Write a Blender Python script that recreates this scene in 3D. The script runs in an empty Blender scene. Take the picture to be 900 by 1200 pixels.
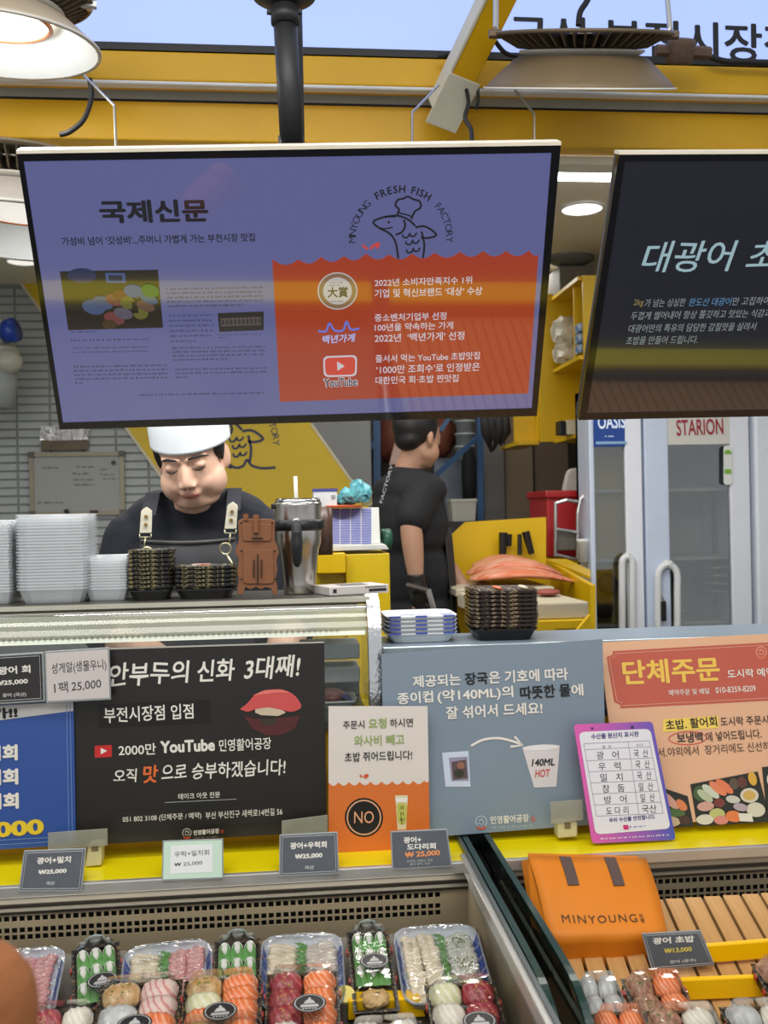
import bpy, bmesh, math, random
from mathutils import Vector, Matrix, Euler
random.seed(7)
SC = bpy.context.scene
COL = SC.collection
R = math.radians
# ------------------------------------------------------------------ camera
YAW, ROLL, FPX = R(5.6), R(1.1), 1150.0
CAMP = Vector((0, 0, 1.55))
FW = Vector((math.sin(YAW), math.cos(YAW), 0))
_r0 = Vector((math.cos(YAW), -math.sin(YAW), 0)); _u0 = Vector((0, 0, 1))
RT = _r0*math.cos(ROLL) - _u0*math.sin(ROLL)
UP = _u0*math.cos(ROLL) + _r0*math.sin(ROLL)
cam = bpy.data.cameras.new('camera'); camo = bpy.data.objects.new('camera', cam); COL.objects.link(camo)
m = Matrix((RT, UP, -FW)).transposed().to_4x4(); m.translation = CAMP
camo.matrix_world = m
cam.sensor_fit = 'VERTICAL'; cam.sensor_height = 36.0; cam.sensor_width = 27.0
cam.lens = FPX/1200*36.0
cam.clip_start = .05; cam.clip_end = 60
cam.dof.use_dof = True; cam.dof.focus_distance = 2.0; cam.dof.aperture_fstop = 7
SC.camera = camo
# ------------------------------------------------------------------ world, lights, exposure
SC.view_settings.view_transform = 'Standard'; SC.view_settings.look = 'None'
SC.view_settings.exposure = 0.0; SC.view_settings.gamma = 1.0; SC.view_settings.use_curve_mapping = False
SC.cycles.transparent_max_bounces = 40; SC.cycles.max_bounces = 8; SC.cycles.glossy_bounces = 3
SC.cycles.transmission_bounces = 6; SC.cycles.sample_clamp_indirect = 6; SC.cycles.caustics_reflective = False; SC.cycles.caustics_refractive = False
W = bpy.data.worlds.new('market_hall'); SC.world = W; W.use_nodes = True
W.node_tree.nodes['Background'].inputs[0].default_value = (.93, .96, 1, 1)
W.node_tree.nodes['Background'].inputs[1].default_value = .62
def area(name, loc, rot, sx, sy, power, col=(1, 1, 1)):
    l = bpy.data.lights.new(name, 'AREA'); l.shape = 'RECTANGLE'; l.size = sx; l.size_y = sy; l.energy = power; l.color = col
    o = bpy.data.objects.new(name, l); COL.objects.link(o); o.location = loc; o.rotation_euler = rot; return o
def spot_down(name, loc, power, size=.15, col=(1, .96, .9), ang=150, aim=None):
    l = bpy.data.lights.new(name, 'SPOT'); l.energy = power; l.shadow_soft_size = size; l.color = col; l.spot_size = R(ang); l.spot_blend = .5
    o = bpy.data.objects.new(name, l); COL.objects.link(o); o.location = loc
    if aim: o.rotation_euler = (Vector(aim)-Vector(loc)).to_track_quat('-Z', 'Y').to_euler()
    return o
area('aisle_fill_light', (-.3, -.6, 3.3), (R(24), 0, 0), 2.6, .8, 40, (1, .97, .93))  # unseen front fill added over the aisle
area('stall_tube_light', (.9, 3.1, 2.78), (0, 0, 0), 1.6, .25, 20, (1, .98, .94))
area('stall_panel_light', (-.9, 3.6, 2.80), (0, 0, 0), 1.4, .4, 20, (1, .98, .96))
area('stall_back_light', (.9, 5.2, 2.80), (0, 0, 0), 1.2, .3, 8, (1, .98, .94))
area('chef_fill_light', (-.1, 2.10, 1.98), (R(58), 0, 0), 1.0, .06, 6.5, (1, .98, .96))  # unseen fill lamp added behind the screen to brighten the chef
# ------------------------------------------------------------------ projection helpers (used to measure places in the photograph)
def ray(x, y): return FW + RT*((x-450)/FPX) + UP*((600-y)/FPX)
def P(x, y, Y):
    d = ray(x, y); return CAMP + d*(Y/d.y)
def Pz(x, y, z):
    d = ray(x, y); return CAMP + d*((z-CAMP.z)/d.z)
class Plane:
    """A flat surface: a point and how far it leans back (degrees; negative = top towards the aisle) and turns."""
    def __init__(s, p, lean=0, yaw=0):
        l, w = R(lean), R(yaw)
        s.p = Vector(p); s.n = Vector((math.sin(w)*math.cos(l), -math.cos(w)*math.cos(l), math.sin(l)))
        s.rt = Vector((math.cos(w), math.sin(w), 0)); s.up = s.n.cross(s.rt)
        if s.up.z < 0 or (abs(s.up.z) < 1e-3 and s.up.y < 0): s.up = -s.up
    def hit(s, x, y, lift=0):
        d = ray(x, y); q = s.p + s.n*lift
        return CAMP + d*((q-CAMP).dot(s.n)/d.dot(s.n))
# ------------------------------------------------------------------ materials
def hexc(c):
    if isinstance(c, str): c = tuple(int(c[i:i+2], 16) for i in (0, 2, 4))
    return tuple(((v/255)/12.92 if v/255 <= .04045 else ((v/255+.055)/1.055)**2.4) for v in c)
_M = {}
def M(name, col, rough=.5, metal=0, noise=.08, scale=14, emit=0, bump=0, bscale=60, spec=.5, coat=0, alpha=1, col2=None, stretch=None, trans=0, detail=3):
    if name in _M: return _M[name]
    mt = bpy.data.materials.new(name); mt.use_nodes = True; nt = mt.node_tree; b = nt.nodes['Principled BSDF']
    c = hexc(col)
    b.inputs['Roughness'].default_value = rough; b.inputs['Metallic'].default_value = metal
    b.inputs['Specular IOR Level'].default_value = spec; b.inputs['Coat Weight'].default_value = coat; b.inputs['Coat Roughness'].default_value = .06
    b.inputs['Transmission Weight'].default_value = trans
    tc = nt.nodes.new('ShaderNodeTexCoord'); mp = nt.nodes.new('ShaderNodeMapping')
    nt.links.new(tc.outputs['Object'], mp.inputs[0])
    if stretch: mp.inputs['Scale'].default_value = stretch
    nz = nt.nodes.new('ShaderNodeTexNoise'); nz.inputs['Scale'].default_value = scale; nz.inputs['Detail'].default_value = detail
    nt.links.new(mp.outputs[0], nz.inputs['Vector'])
    mx = nt.nodes.new('ShaderNodeMix'); mx.data_type = 'RGBA'
    if col2:
        c2 = hexc(col2); a = c; d = c2
        rp = nt.nodes.new('ShaderNodeMapRange'); rp.inputs[1].default_value = .38; rp.inputs[2].default_value = .62
        nt.links.new(nz.outputs[0], rp.inputs[0]); nt.links.new(rp.outputs[0], mx.inputs[0])
    else:
        a = tuple(v*(1-noise*2) for v in c); d = tuple(min(1, v*(1+noise*2)) for v in c)
        nt.links.new(nz.outputs[0], mx.inputs[0])
    mx.inputs[6].default_value = (*a, 1); mx.inputs[7].default_value = (*d, 1)
    nt.links.new(mx.outputs[2], b.inputs['Base Color'])
    if emit:
        nt.links.new(mx.outputs[2], b.inputs['Emission Color']); b.inputs['Emission Strength'].default_value = emit
    if bump:
        n2 = nt.nodes.new('ShaderNodeTexNoise'); n2.inputs['Scale'].default_value = bscale; n2.inputs['Detail'].default_value = 3
        nt.links.new(mp.outputs[0], n2.inputs['Vector'])
        bp = nt.nodes.new('ShaderNodeBump'); bp.inputs['Strength'].default_value = bump; bp.inputs['Distance'].default_value = .004
        nt.links.new(n2.outputs[0], bp.inputs['Height']); nt.links.new(bp.outputs[0], b.inputs['Normal'])
    if alpha < 1: b.inputs['Alpha'].default_value = alpha
    _M[name] = mt; return mt
def clear(name, tint=(1, 1, 1), rough=.05, base=.05, edge=.55, bump=0, bscale=40, gloss=(1, 1, 1)):
    """thin clear sheet: see-through, reflecting more at grazing angles"""
    if name in _M: return _M[name]
    mt = bpy.data.materials.new(name); mt.use_nodes = True; nt = mt.node_tree; nt.nodes.clear()
    out = nt.nodes.new('ShaderNodeOutputMaterial'); tr = nt.nodes.new('ShaderNodeBsdfTransparent'); gl = nt.nodes.new('ShaderNodeBsdfGlossy')
    tr.inputs[0].default_value = (*tint, 1); gl.inputs['Roughness'].default_value = rough; gl.inputs[0].default_value = (*gloss, 1)
    lw = nt.nodes.new('ShaderNodeLayerWeight'); lw.inputs[0].default_value = .35
    mr = nt.nodes.new('ShaderNodeMapRange'); mr.inputs[3].default_value = base; mr.inputs[4].default_value = edge
    mx = nt.nodes.new('ShaderNodeMixShader')
    nt.links.new(lw.outputs['Fresnel'], mr.inputs[0]); nt.links.new(mr.outputs[0], mx.inputs[0])
    nt.links.new(tr.outputs[0], mx.inputs[1]); nt.links.new(gl.outputs[0], mx.inputs[2]); nt.links.new(mx.outputs[0], out.inputs[0])
    if bump:
        tc = nt.nodes.new('ShaderNodeTexCoord'); n2 = nt.nodes.new('ShaderNodeTexNoise'); n2.inputs['Scale'].default_value = bscale
        nt.links.new(tc.outputs['Object'], n2.inputs['Vector'])
        bp = nt.nodes.new('ShaderNodeBump'); bp.inputs['Strength'].default_value = bump; bp.inputs['Distance'].default_value = .01
        nt.links.new(n2.outputs[0], bp.inputs['Height'])
        for n in (gl, lw): nt.links.new(bp.outputs[0], n.inputs['Normal'])
    _M[name] = mt; return mt
def screen(name, col, e=1.0, base=(.01, .01, .012)):
    """a lit display: emits the picture, glossy front"""
    if name in _M: return _M[name]
    mt = bpy.data.materials.new(name); mt.use_nodes = True; b = mt.node_tree.nodes['Principled BSDF']
    b.inputs['Base Color'].default_value = (*base, 1); b.inputs['Roughness'].default_value = .10; b.inputs['Specular IOR Level'].default_value = 1.0
    b.inputs['Coat Weight'].default_value = 1; b.inputs['Coat IOR'].default_value = 1.75; b.inputs['Coat Roughness'].default_value = .03
    b.inputs['Emission Color'].default_value = (*hexc(col), 1); b.inputs['Emission Strength'].default_value = e
    _M[name] = mt; return mt
def ink(col, rough=.4):
    return M('print_%02x%02x%02x' % col, col, rough, noise=.02)
# ------------------------------------------------------------------ mesh builder
OFF = {}
class MB:
    def __init__(s): s.v = []; s.f = []; s.mi = []; s.cur = 0
    def add(s, vs, fs):
        o = len(s.v); s.v += [Vector(v) for v in vs]; s.f += [tuple(i+o for i in f) for f in fs]; s.mi += [s.cur]*len(fs); return s
    def box(s, c, size, rot=None):
        hx, hy, hz = (t/2 for t in size); c = Vector(c)
        vs = [Vector((x, y, z)) for x in (-hx, hx) for y in (-hy, hy) for z in (-hz, hz)]
        if rot is not None:
            rm = rot if isinstance(rot, Matrix) else Euler(rot).to_matrix(); vs = [rm @ v for v in vs]
        return s.add([c+v for v in vs], [(0, 1, 3, 2), (4, 6, 7, 5), (0, 4, 5, 1), (2, 3, 7, 6), (0, 2, 6, 4), (1, 5, 7, 3)])
    def span(s, a, b):
        a, b = Vector(a), Vector(b); return s.box((a+b)/2, [abs(t) for t in (b-a)])
    def prism(s, pts, off):
        """pts: closed outline of points in space, extruded by the vector off"""
        off = Vector(off); n = len(pts); vs = [Vector(p) for p in pts]+[Vector(p)+off for p in pts]
        return s.add(vs, [tuple(range(n)), tuple(reversed(range(n, 2*n)))]+[(i, i+n, (i+1) % n+n, (i+1) % n) for i in range(n)])
    def face(s, pts): return s.add(pts, [tuple(range(len(pts)))])
    def tube(s, pts, r, n=8, cap=True):
        pts = [Vector(p) for p in pts]; rs = r if isinstance(r, (list, tuple)) else [r]*len(pts)
        o = len(s.v); prev = None
        for i, p in enumerate(pts):
            t = (pts[min(i+1, len(pts)-1)]-pts[max(i-1, 0)]).normalized()
            if prev is None:
                a = t.orthogonal().normalized()
            else:
                a = (prev - t*prev.dot(t)).normalized()
            prev = a; b = t.cross(a)
            for k in range(n):
                an = 2*math.pi*k/n; s.v.append(p+(a*math.cos(an)+b*math.sin(an))*rs[i])
        for i in range(len(pts)-1):
            for k in range(n):
                q = o+i*n+k; w = o+i*n+(k+1) % n; s.f.append((q, w, w+n, q+n)); s.mi.append(s.cur)
        if cap:
            s.f.append(tuple(o+k for k in reversed(range(n)))); s.mi.append(s.cur)
            e = o+(len(pts)-1)*n; s.f.append(tuple(e+k for k in range(n))); s.mi.append(s.cur)
        return s
    def lathe(s, prof, c, n=32, ax=None, cap=False):
        """prof: (radius, height) pairs around the axis ax through c"""
        c = Vector(c); q = (Vector(ax).normalized().to_track_quat('Z', 'Y') if ax is not None else None); o = len(s.v)
        for r, h in prof:
            for k in range(n):
                an = 2*math.pi*k/n; v = Vector((r*math.cos(an), r*math.sin(an), h)); s.v.append(c+(q @ v if q else v))
        for i in range(len(prof)-1):
            for k in range(n):
                a = o+i*n+k; b = o+i*n+(k+1) % n; s.f.append((a, b, b+n, a+n)); s.mi.append(s.cur)
        if cap:
            s.f.append(tuple(o+k for k in reversed(range(n)))); e = o+(len(prof)-1)*n; s.f.append(tuple(e+k for k in range(n))); s.mi += [s.cur]*2
        return s
    def ell(s, c, r, rot=None, nu=14, nv=8):
        c = Vector(c); rm = (rot if isinstance(rot, Matrix) else Euler(rot).to_matrix()) if rot is not None else Matrix.Identity(3)
        vs = [c+rm @ Vector((0, 0, -r[2]))]
        for j in range(1, nv):
            t = -math.pi/2+math.pi*j/nv
            for i in range(nu):
                a = 2*math.pi*i/nu; vs.append(c+rm @ Vector((r[0]*math.cos(t)*math.cos(a), r[1]*math.cos(t)*math.sin(a), r[2]*math.sin(t))))
        vs.append(c+rm @ Vector((0, 0, r[2]))); L = len(vs)-1; fs = []
        for i in range(nu):
            k = (i+1) % nu; fs.append((0, 1+k, 1+i)); fs.append((L, L-nu+i, L-nu+k))
            for j in range(nv-2): a = 1+j*nu; fs.append((a+i, a+k, a+nu+k, a+nu+i))
        return s.add(vs, fs)
    def rframe(s, c, w, h, t, d):
        """rectangular frame in the XZ plane, centre c, bar width t, depth d"""
        x, y, z = c
        s.box((x, y, z+h/2-t/2), (w, d, t)); s.box((x, y, z-h/2+t/2), (w, d, t))
        s.box((x-w/2+t/2, y, z), (t, d, h-2*t)); s.box((x+w/2-t/2, y, z), (t, d, h-2*t)); return s
    def mesh(s, name, mats, off=Vector((0, 0, 0)), smooth=False):
        me = bpy.data.meshes.new(name); me.from_pydata([v-off for v in s.v], [], s.f)
        for mt in (mats if isinstance(mats, (list, tuple)) else [mats]): me.materials.append(mt)
        me.polygons.foreach_set('material_index', s.mi)
        if smooth: me.polygons.foreach_set('use_smooth', [True]*len(s.f))
        me.update(); return me
def finish(o, bevel=0, seg=2, solid=0, sub=0, angle=35):
    if solid: md = o.modifiers.new('thickness', 'SOLIDIFY'); md.thickness = solid; md.offset = 0
    if bevel: md = o.modifiers.new('bevel', 'BEVEL'); md.width = bevel; md.segments = seg; md.limit_method = 'ANGLE'; md.angle_limit = R(angle)
    if sub: md = o.modifiers.new('subdivision', 'SUBSURF'); md.levels = sub; md.render_levels = sub
    return o
def root(name, label, cat, loc=(0, 0, 0), group=None):
    o = bpy.data.objects.new(name, None); COL.objects.link(o); o.empty_display_size = .05
    o.location = loc; o['label'] = label; o['category'] = cat
    if group: o['group'] = group
    OFF[o.name] = Vector(loc); return o
def part(name, mb, mat, parent, label=None, smooth=False, kind=None, **k):
    off = OFF[parent.name]; o = bpy.data.objects.new(name, mb.mesh(name, mat, off, smooth) if isinstance(mb, MB) else mb)
    COL.objects.link(o); o.parent = parent; OFF[o.name] = off
    if label: o['label'] = label
    if kind: o['kind'] = kind
    return finish(o, **k)
def thing(name, mb, mat, label, cat, group=None, smooth=False, kind=None, **k):
    xs = [v.x for v in mb.v]; ys = [v.y for v in mb.v]; zs = [v.z for v in mb.v]
    off = Vector(((min(xs)+max(xs))/2, (min(ys)+max(ys))/2, min(zs)))
    o = bpy.data.objects.new(name, mb.mesh(name, mat, off, smooth)); COL.objects.link(o); o.location = off; OFF[o.name] = off
    o['label'] = label; o['category'] = cat
    if group: o['group'] = group
    if kind: o['kind'] = kind
    return finish(o, **k)
def struct(name, mb, mat, label=None, smooth=False, **k):
    o = bpy.data.objects.new(name, mb.mesh(name, mat, Vector((0, 0, 0)), smooth)); COL.objects.link(o); OFF[o.name] = Vector((0, 0, 0))
    o['kind'] = 'structure'
    if label: o['label'] = label
    return finish(o, **k)
KIDS = {}
def copy_tree(o, parent=None):
    c = o.copy(); COL.objects.link(c)
    if parent is not None: c.parent = parent
    for ch in o.children: copy_tree(ch, c)
    return c
# ------------------------------------------------------------------ printing: letters and flat shapes on real surfaces
_T = {}
def glyphs(s, bold=0, shear=0, space=1):
    k = (s, bold, shear, space)
    if k not in _T:
        c = bpy.data.curves.new('lettering', 'FONT'); c.body = s; c.shear = shear; c.resolution_u = 3; c.space_character = space
        o = bpy.data.objects.new('lettering', c); COL.objects.link(o); bpy.context.view_layer.update()
        me = bpy.data.meshes.new_from_object(o.evaluated_get(bpy.context.evaluated_depsgraph_get()))
        vs = [(v.co.x, v.co.y) for v in me.vertices]; fs = [tuple(p.vertices) for p in me.polygons]
        bpy.data.objects.remove(o); bpy.data.meshes.remove(me); bpy.data.curves.remove(c)
        x0 = min(v[0] for v in vs); x1 = max(v[0] for v in vs); y0 = min(v[1] for v in vs); y1 = max(v[1] for v in vs)
        if bold:      # heavier weight: the letters struck several times, slightly apart
            b = bold*.8; ring = [(b*math.cos(t), b*math.sin(t)) for t in [2*math.pi*i/(6 if b < .03 else 8) for i in range(6 if b < .03 else 8)]]+[(0, 0)]
            if b > .035: ring += [(x*.5, y*.5) for x, y in ring[:-1:2]]
            n = len(vs); fs = [tuple(i+n*q for i in f) for q in range(len(ring)) for f in fs]; vs = [(x+a, y+c_, 4e-5*q) for q, (a, c_) in enumerate(ring) for x, y in vs]
            x0 -= b; x1 += b; y0 -= b; y1 += b
        _T[k] = ([((v[0]-x0)/(x1-x0), (v[1]-y0)/(y1-y0), v[2] if len(v) > 2 else 0) for v in vs], fs, (x1-x0)/(y1-y0))
    return _T[k]
def T(parent, pl, s, p0, p1, h, mat, bold=0, shear=0, wob=0, lift=.0012, name='lettering', label=None, space=1, mb=None):
    """letters whose box runs from p0 (bottom left) to p1 (bottom right) in photo pixels, h pixels tall, lying on the surface pl"""
    vs, fs, ar = glyphs(s, bold, shear, space)
    A = pl.hit(*p0, lift); B = pl.hit(*p1, lift); H = (pl.hit(p0[0], p0[1]-h, lift)-A).length
    ex = B-A; n = pl.n; ey = n.cross(ex).normalized()*H
    if ey.z < 0 and abs(ey.z) > .2*H: ey = -ey
    own = mb is None; mb = mb or MB()
    mb.add([A+ex*u+ey*(v+wob*math.sin(u*ar*5.1+s.__len__()))+n*w for u, v, w in vs], fs)
    return part(name, mb, mat, parent, label=label) if own else mb
def TC(pl, s, c, rad, a0, a1, h, mb, bold=0, lift=.0012):
    """letters around a circle; c, rad, h in photo pixels; angles in degrees, clockwise reading from a0 to a1"""
    C0 = pl.hit(*c, lift); k = (pl.hit(c[0]+1, c[1], lift)-C0).length
    ch = [q for q in s]; ws = [(.45 if q == ' ' else glyphs(q, bold)[2])*h for q in ch]; gap = (rad*R(abs(a1-a0))-sum(ws))/(len(ch)-1); at_ = 0
    for i, q in enumerate(ch):
        pos = at_+ws[i]/2; at_ += ws[i]+gap
        if q == ' ': continue
        a = R(a0+(a1-a0)*pos/(rad*R(abs(a1-a0)))); vs, fs, ar = glyphs(q, bold)
        rd = pl.rt*math.cos(a)+pl.up*math.sin(a); tg = pl.rt*math.sin(a)-pl.up*math.cos(a)
        w = ar*h*k
        mb.add([C0+rd*((rad+(v-.5)*h)*k)+tg*((u-.5)*w)+pl.n*lf for u, v, lf in vs], fs)
def Q(parent, pl, pts, mat, name='printed_shape', lift=.0008, label=None, mb=None):
    own = mb is None; mb = mb or MB(); mb.face([pl.hit(x, y, lift) for x, y in pts])
    return part(name, mb, mat, parent, label=label) if own else mb
def oval(cx, cy, rx, ry, rot=0, n=24, a0=0, a1=360):
    c, s = math.cos(R(rot)), math.sin(R(rot)); out = []
    for i in range(n+(1 if a1-a0 < 360 else 0)):
        a = R(a0+(a1-a0)*i/n); x, y = rx*math.cos(a), ry*math.sin(a); out.append((cx+x*c-y*s, cy+x*s+y*c))
    return out
def smoothline(p, k=6):
    out = []; n = len(p)
    for i in range(n-1):
        a, b, c, d = p[max(i-1, 0)], p[i], p[i+1], p[min(i+2, n-1)]
        for j in range(k):
            t = j/k; out.append(tuple(.5*((2*b[q])+(-a[q]+c[q])*t+(2*a[q]-5*b[q]+4*c[q]-d[q])*t*t+(-a[q]+3*b[q]-3*c[q]+d[q])*t**3) for q in range(len(b))))
    return out+[tuple(p[-1])]
def stroke(pl, pts, w, mb, lift=.0012, smooth=True, closed=False):
    if closed: pts = list(pts)+[pts[0]]
    if smooth: pts = smoothline(pts)
    n = len(pts); vs = []
    for i, (x, y) in enumerate(pts):
        ax, ay = pts[max(i-1, 0)]; bx, by = pts[min(i+1, n-1)]
        if closed and i in (0, n-1): ax, ay = pts[n-2]; bx, by = pts[1]
        L = math.hypot(bx-ax, by-ay) or 1; nx, ny = -(by-ay)/L*w/2, (bx-ax)/L*w/2
        vs += [pl.hit(x+nx, y+ny, lift), pl.hit(x-nx, y-ny, lift)]
    mb.add(vs, [(2*i, 2*i+1, 2*i+3, 2*i+2) for i in range(n-1)]); return mb
def board(pl, pts, th):
    """a flat board: outline given in photo pixels on the surface pl, th thick behind it"""
    return MB().prism([pl.hit(x, y) for x, y in pts], -pl.n*th)
def crumple(mb, amt):
    rnd = random.Random(len(mb.v)); mb.v = [v+Vector((rnd.gauss(0, amt), rnd.gauss(0, amt), rnd.gauss(0, amt))) for v in mb.v]; return mb
def roundrect(q, r=.12, n=4):
    """q: four corner points (2-D), corners rounded by the share r of the shorter side"""
    out = []; 
    sh = min(math.dist(q[0], q[1]), math.dist(q[1], q[2]))*r
    for i in range(4):
        p, a, b = q[i], q[i-1], q[(i+1) % 4]
        la, lb = math.dist(p, a), math.dist(p, b)
        s_ = (p[0]+(a[0]-p[0])*sh/la, p[1]+(a[1]-p[1])*sh/la); e_ = (p[0]+(b[0]-p[0])*sh/lb, p[1]+(b[1]-p[1])*sh/lb)
        for k in range(n+1):
            t = k/n; out.append(tuple((1-t)**2*s_[j]+2*t*(1-t)*p[j]+t*t*e_[j] for j in (0, 1)))
    return out
# ------------------------------------------------------------------ soft bodies: shapes fused into one continuous surface
def fuse(mb, name, voxel, smooth=6, mats=None, chooser=None, off=Vector((0, 0, 0))):
    me = mb.mesh(name+'_source', mats or [], Vector((0, 0, 0))); o = bpy.data.objects.new(name, me); COL.objects.link(o)
    r = o.modifiers.new('r', 'REMESH'); r.mode = 'VOXEL'; r.voxel_size = voxel; r.use_smooth_shade = True
    s = o.modifiers.new('s', 'SMOOTH'); s.iterations = smooth; s.factor = .5
    bpy.context.view_layer.update()
    out = bpy.data.meshes.new_from_object(o.evaluated_get(bpy.context.evaluated_depsgraph_get()))
    bpy.data.objects.remove(o); bpy.data.meshes.remove(me); out.name = name
    out.materials.clear()
    for mt in (mats or []): out.materials.append(mt)
    if chooser: out.polygons.foreach_set('material_index', [chooser(p.center) for p in out.polygons])
    out.polygons.foreach_set('use_smooth', [True]*len(out.polygons))
    out.transform(Matrix.Translation(-off)); out.update(); return out
def limb(mb, pts, rs, n=14):
    """tapered chain with round joints"""
    mb.tube(smoothline([tuple(p)+(r,) for p, r in zip(pts, rs)], 4) and [Vector(q[:3]) for q in smoothline([tuple(p)+(r,) for p, r in zip(pts, rs)], 4)], [q[3] for q in smoothline([tuple(p)+(r,) for p, r in zip(pts, rs)], 4)], n)
    mb.ell(pts[0], (rs[0],)*3); mb.ell(pts[-1], (rs[-1],)*3)
    return mb
# ================================================================== MATERIALS
yel_wall = M('yellow_panel_paint', (212, 180, 22), .45, noise=.03)
yel_beam = M('yellow_beam_paint', (216, 166, 0), .45, noise=.07, scale=5, bump=.1)
yel_ledge = M('lemon_yellow_laminate', (246, 226, 16), .22, noise=.02)
yel_board = M('yellow_acrylic_board', (250, 196, 4), .25, noise=.02)
steel = M('brushed_steel', (196, 196, 192), .3, 1, noise=.08, scale=8, stretch=(1, 30, 30))
alu = M('aluminium_profile', (206, 204, 198), .35, .7, noise=.04)
alu_dark = M('dull_aluminium', (140, 134, 122), .4, .5, noise=.06)
chrome = M('chrome_end_trim', (225, 225, 225), .16, 1, noise=.05, scale=40, bump=.3, bscale=120)
black = M('black_plastic', (22, 22, 24), .35, noise=.05)
blackm = M('black_painted_steel', (30, 31, 33), .5, noise=.1, scale=30, bump=.2)
rubber = M('black_cable_rubber', (18, 18, 20), .6)
white = M('white_enamel', (232, 234, 234), .35, noise=.02)
whitepl = M('white_plastic', (228, 228, 222), .4, noise=.03)
cream = M('cream_painted_metal', (214, 210, 190), .5, noise=.05)
# ================================================================== SETTING
struct('floor', MB().box((.4, 2.0, -.02), (9, 10, .04)), M('concrete_floor', (62, 60, 58), .6, noise=.1, scale=4))
struct('floor_platform', MB().box((.4, 4.35, .06), (6.4, 4.5, .12)), M('grey_vinyl_floor', (132, 134, 134), .5, noise=.08), 'raised grey floor inside the stall')
ceil_m = M('stall_ceiling_paint', (232, 226, 206), .6, noise=.05, scale=2)
struct('ceiling', MB().box((.4, 4.55, 2.875), (6.4, 4.1, .05)), ceil_m)
WY = 5.6
tl_m = M('grey_wall_tile', (166, 171, 168), .16, noise=.05, scale=6, spec=.7)
wb = struct('wall_back', MB().box((-1.45, WY+.06, 1.43), (2.7, .1, 2.84)), M('tile_grout', (134, 138, 136), .8, noise=.06))
# tiles in the part of the wall the picture shows; each one a child of the wall
tw, th = .178, .0462
tmesh = None
xa = P(96, 450, WY).x
for i in range(-3, 5):
    for j in range(31):
        z = 2.83-(j+.5)*th
        x = xa+(i-.5)*tw
        if x > P(262, 500, WY).x or (i > 1 and z > P(100, 500, WY).z+.25): continue
        if tmesh is None:
            q = MB(); w2, h2 = (tw-.006)/2, (th-.005)/2
            q.add([(-w2, 0, -h2), (w2, 0, -h2), (w2, 0, h2), (-w2, 0, h2), (-w2+.004, -.007, -h2+.004), (w2-.004, -.007, -h2+.004), (w2-.004, -.007, h2-.004), (-w2+.004, -.007, h2-.004)],
                  [(4, 5, 6, 7), (0, 1, 5, 4), (1, 2, 6, 5), (2, 3, 7, 6), (3, 0, 4, 7)])
            tmesh = q.mesh('tile', tl_m)
        t = bpy.data.objects.new('tile', tmesh); COL.objects.link(t); t.parent = wb
        t.location = (x, WY+.009-random.random()*.0015, z); t.rotation_euler = (random.uniform(-.006, .006), 0, random.uniform(-.004, .004))
# yellow graphic panel on the wall with the fish emblem
pw = Plane((0, WY-.012, 0))
lp = [(12, 315), (235, 312), (432, 592), (440, 760), (330, 760), (190, 560)]
logo_panel = struct('wall_panel', board(pw, lp, .012), yel_wall, 'diagonal yellow panel with navy fish emblem on the tiled wall')
lw = MB()
for (a, b) in [((12, 315), (190, 560)), ((190, 560), (330, 760)), ((365, 497), (432, 592))]:
    stroke(pw, [a, b], 3.2, lw, lift=.002, smooth=False)
part('edge_strip', lw, M('pale_edge_strip', (206, 198, 170), .5), logo_panel)
def emblem(pl, dx, dy, w, mat, parent, wave=True, name='fish_emblem', lift=.0016, letters=True):
    """outlined fish with a chef's hat inside a ring of letters, photo pixels offset by dx, dy"""
    g = MB()
    def c(*p): return [(310+x/2.5+dx, 160+y/2.5+dy) for x, y in p]
    S = lambda pts, ww=w, **k: stroke(pl, c(*pts), ww, g, lift, **k)
    S([(385, 234), (350, 236), (319, 250), (336, 268), (366, 284), (384, 310), (392, 358)])
    S([(350, 236), (390, 232), (422, 244), (442, 262)])
    S([(442, 266), (472, 264), (503, 287), (482, 297), (458, 296)])
    S([(460, 278), (468, 318), (464, 356)])
    S([(336, 268), (352, 270), (376, 266)], w*.7)
    S([(408, 244), (412, 262), (402, 280), (384, 288)])
    for sx, sy in ((415, 286), (436, 282), (424, 306), (444, 302), (426, 330), (446, 326)):
        S([(sx-10, sy), (sx-8, sy+9), (sx+2, sy+10), (sx+8, sy+3), (sx+10, sy)], w*.8)
    S([(388, 230), (394, 214), (384, 202), (390, 186), (406, 182), (420, 176), (436, 184), (454, 190), (457, 208), (440, 220), (430, 242)])
    S([(394, 224), (412, 228), (430, 234)], w*.7)
    g.face([pl.hit(x, y, lift) for x, y in oval(*c((364, 251))[0], 1.6, 1.6, n=10)])
    if wave: S([(395, 356), (420, 372), (444, 368), (456, 350), (470, 366), (500, 374), (540, 372)])
    if wave: S([(330, 372), (360, 360), (372, 344), (388, 362), (412, 374)])
    if letters:
        TC(pl, 'MINYOUNG', (470+dx, 281+dy), 57, 184, 132, 8, g, 0, lift)
        TC(pl, 'FRESH FISH', (470+dx, 281+dy), 57, 123, 56, 8.5, g, .035, lift)
        TC(pl, 'FACTORY', (470+dx, 281+dy), 57, 45, -3, 8, g, 0, lift)
    return part(name, g, mat, parent)
emblem(pw, -203, 239, 3.0, M('navy_print', (34, 46, 78), .5), logo_panel)
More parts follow.
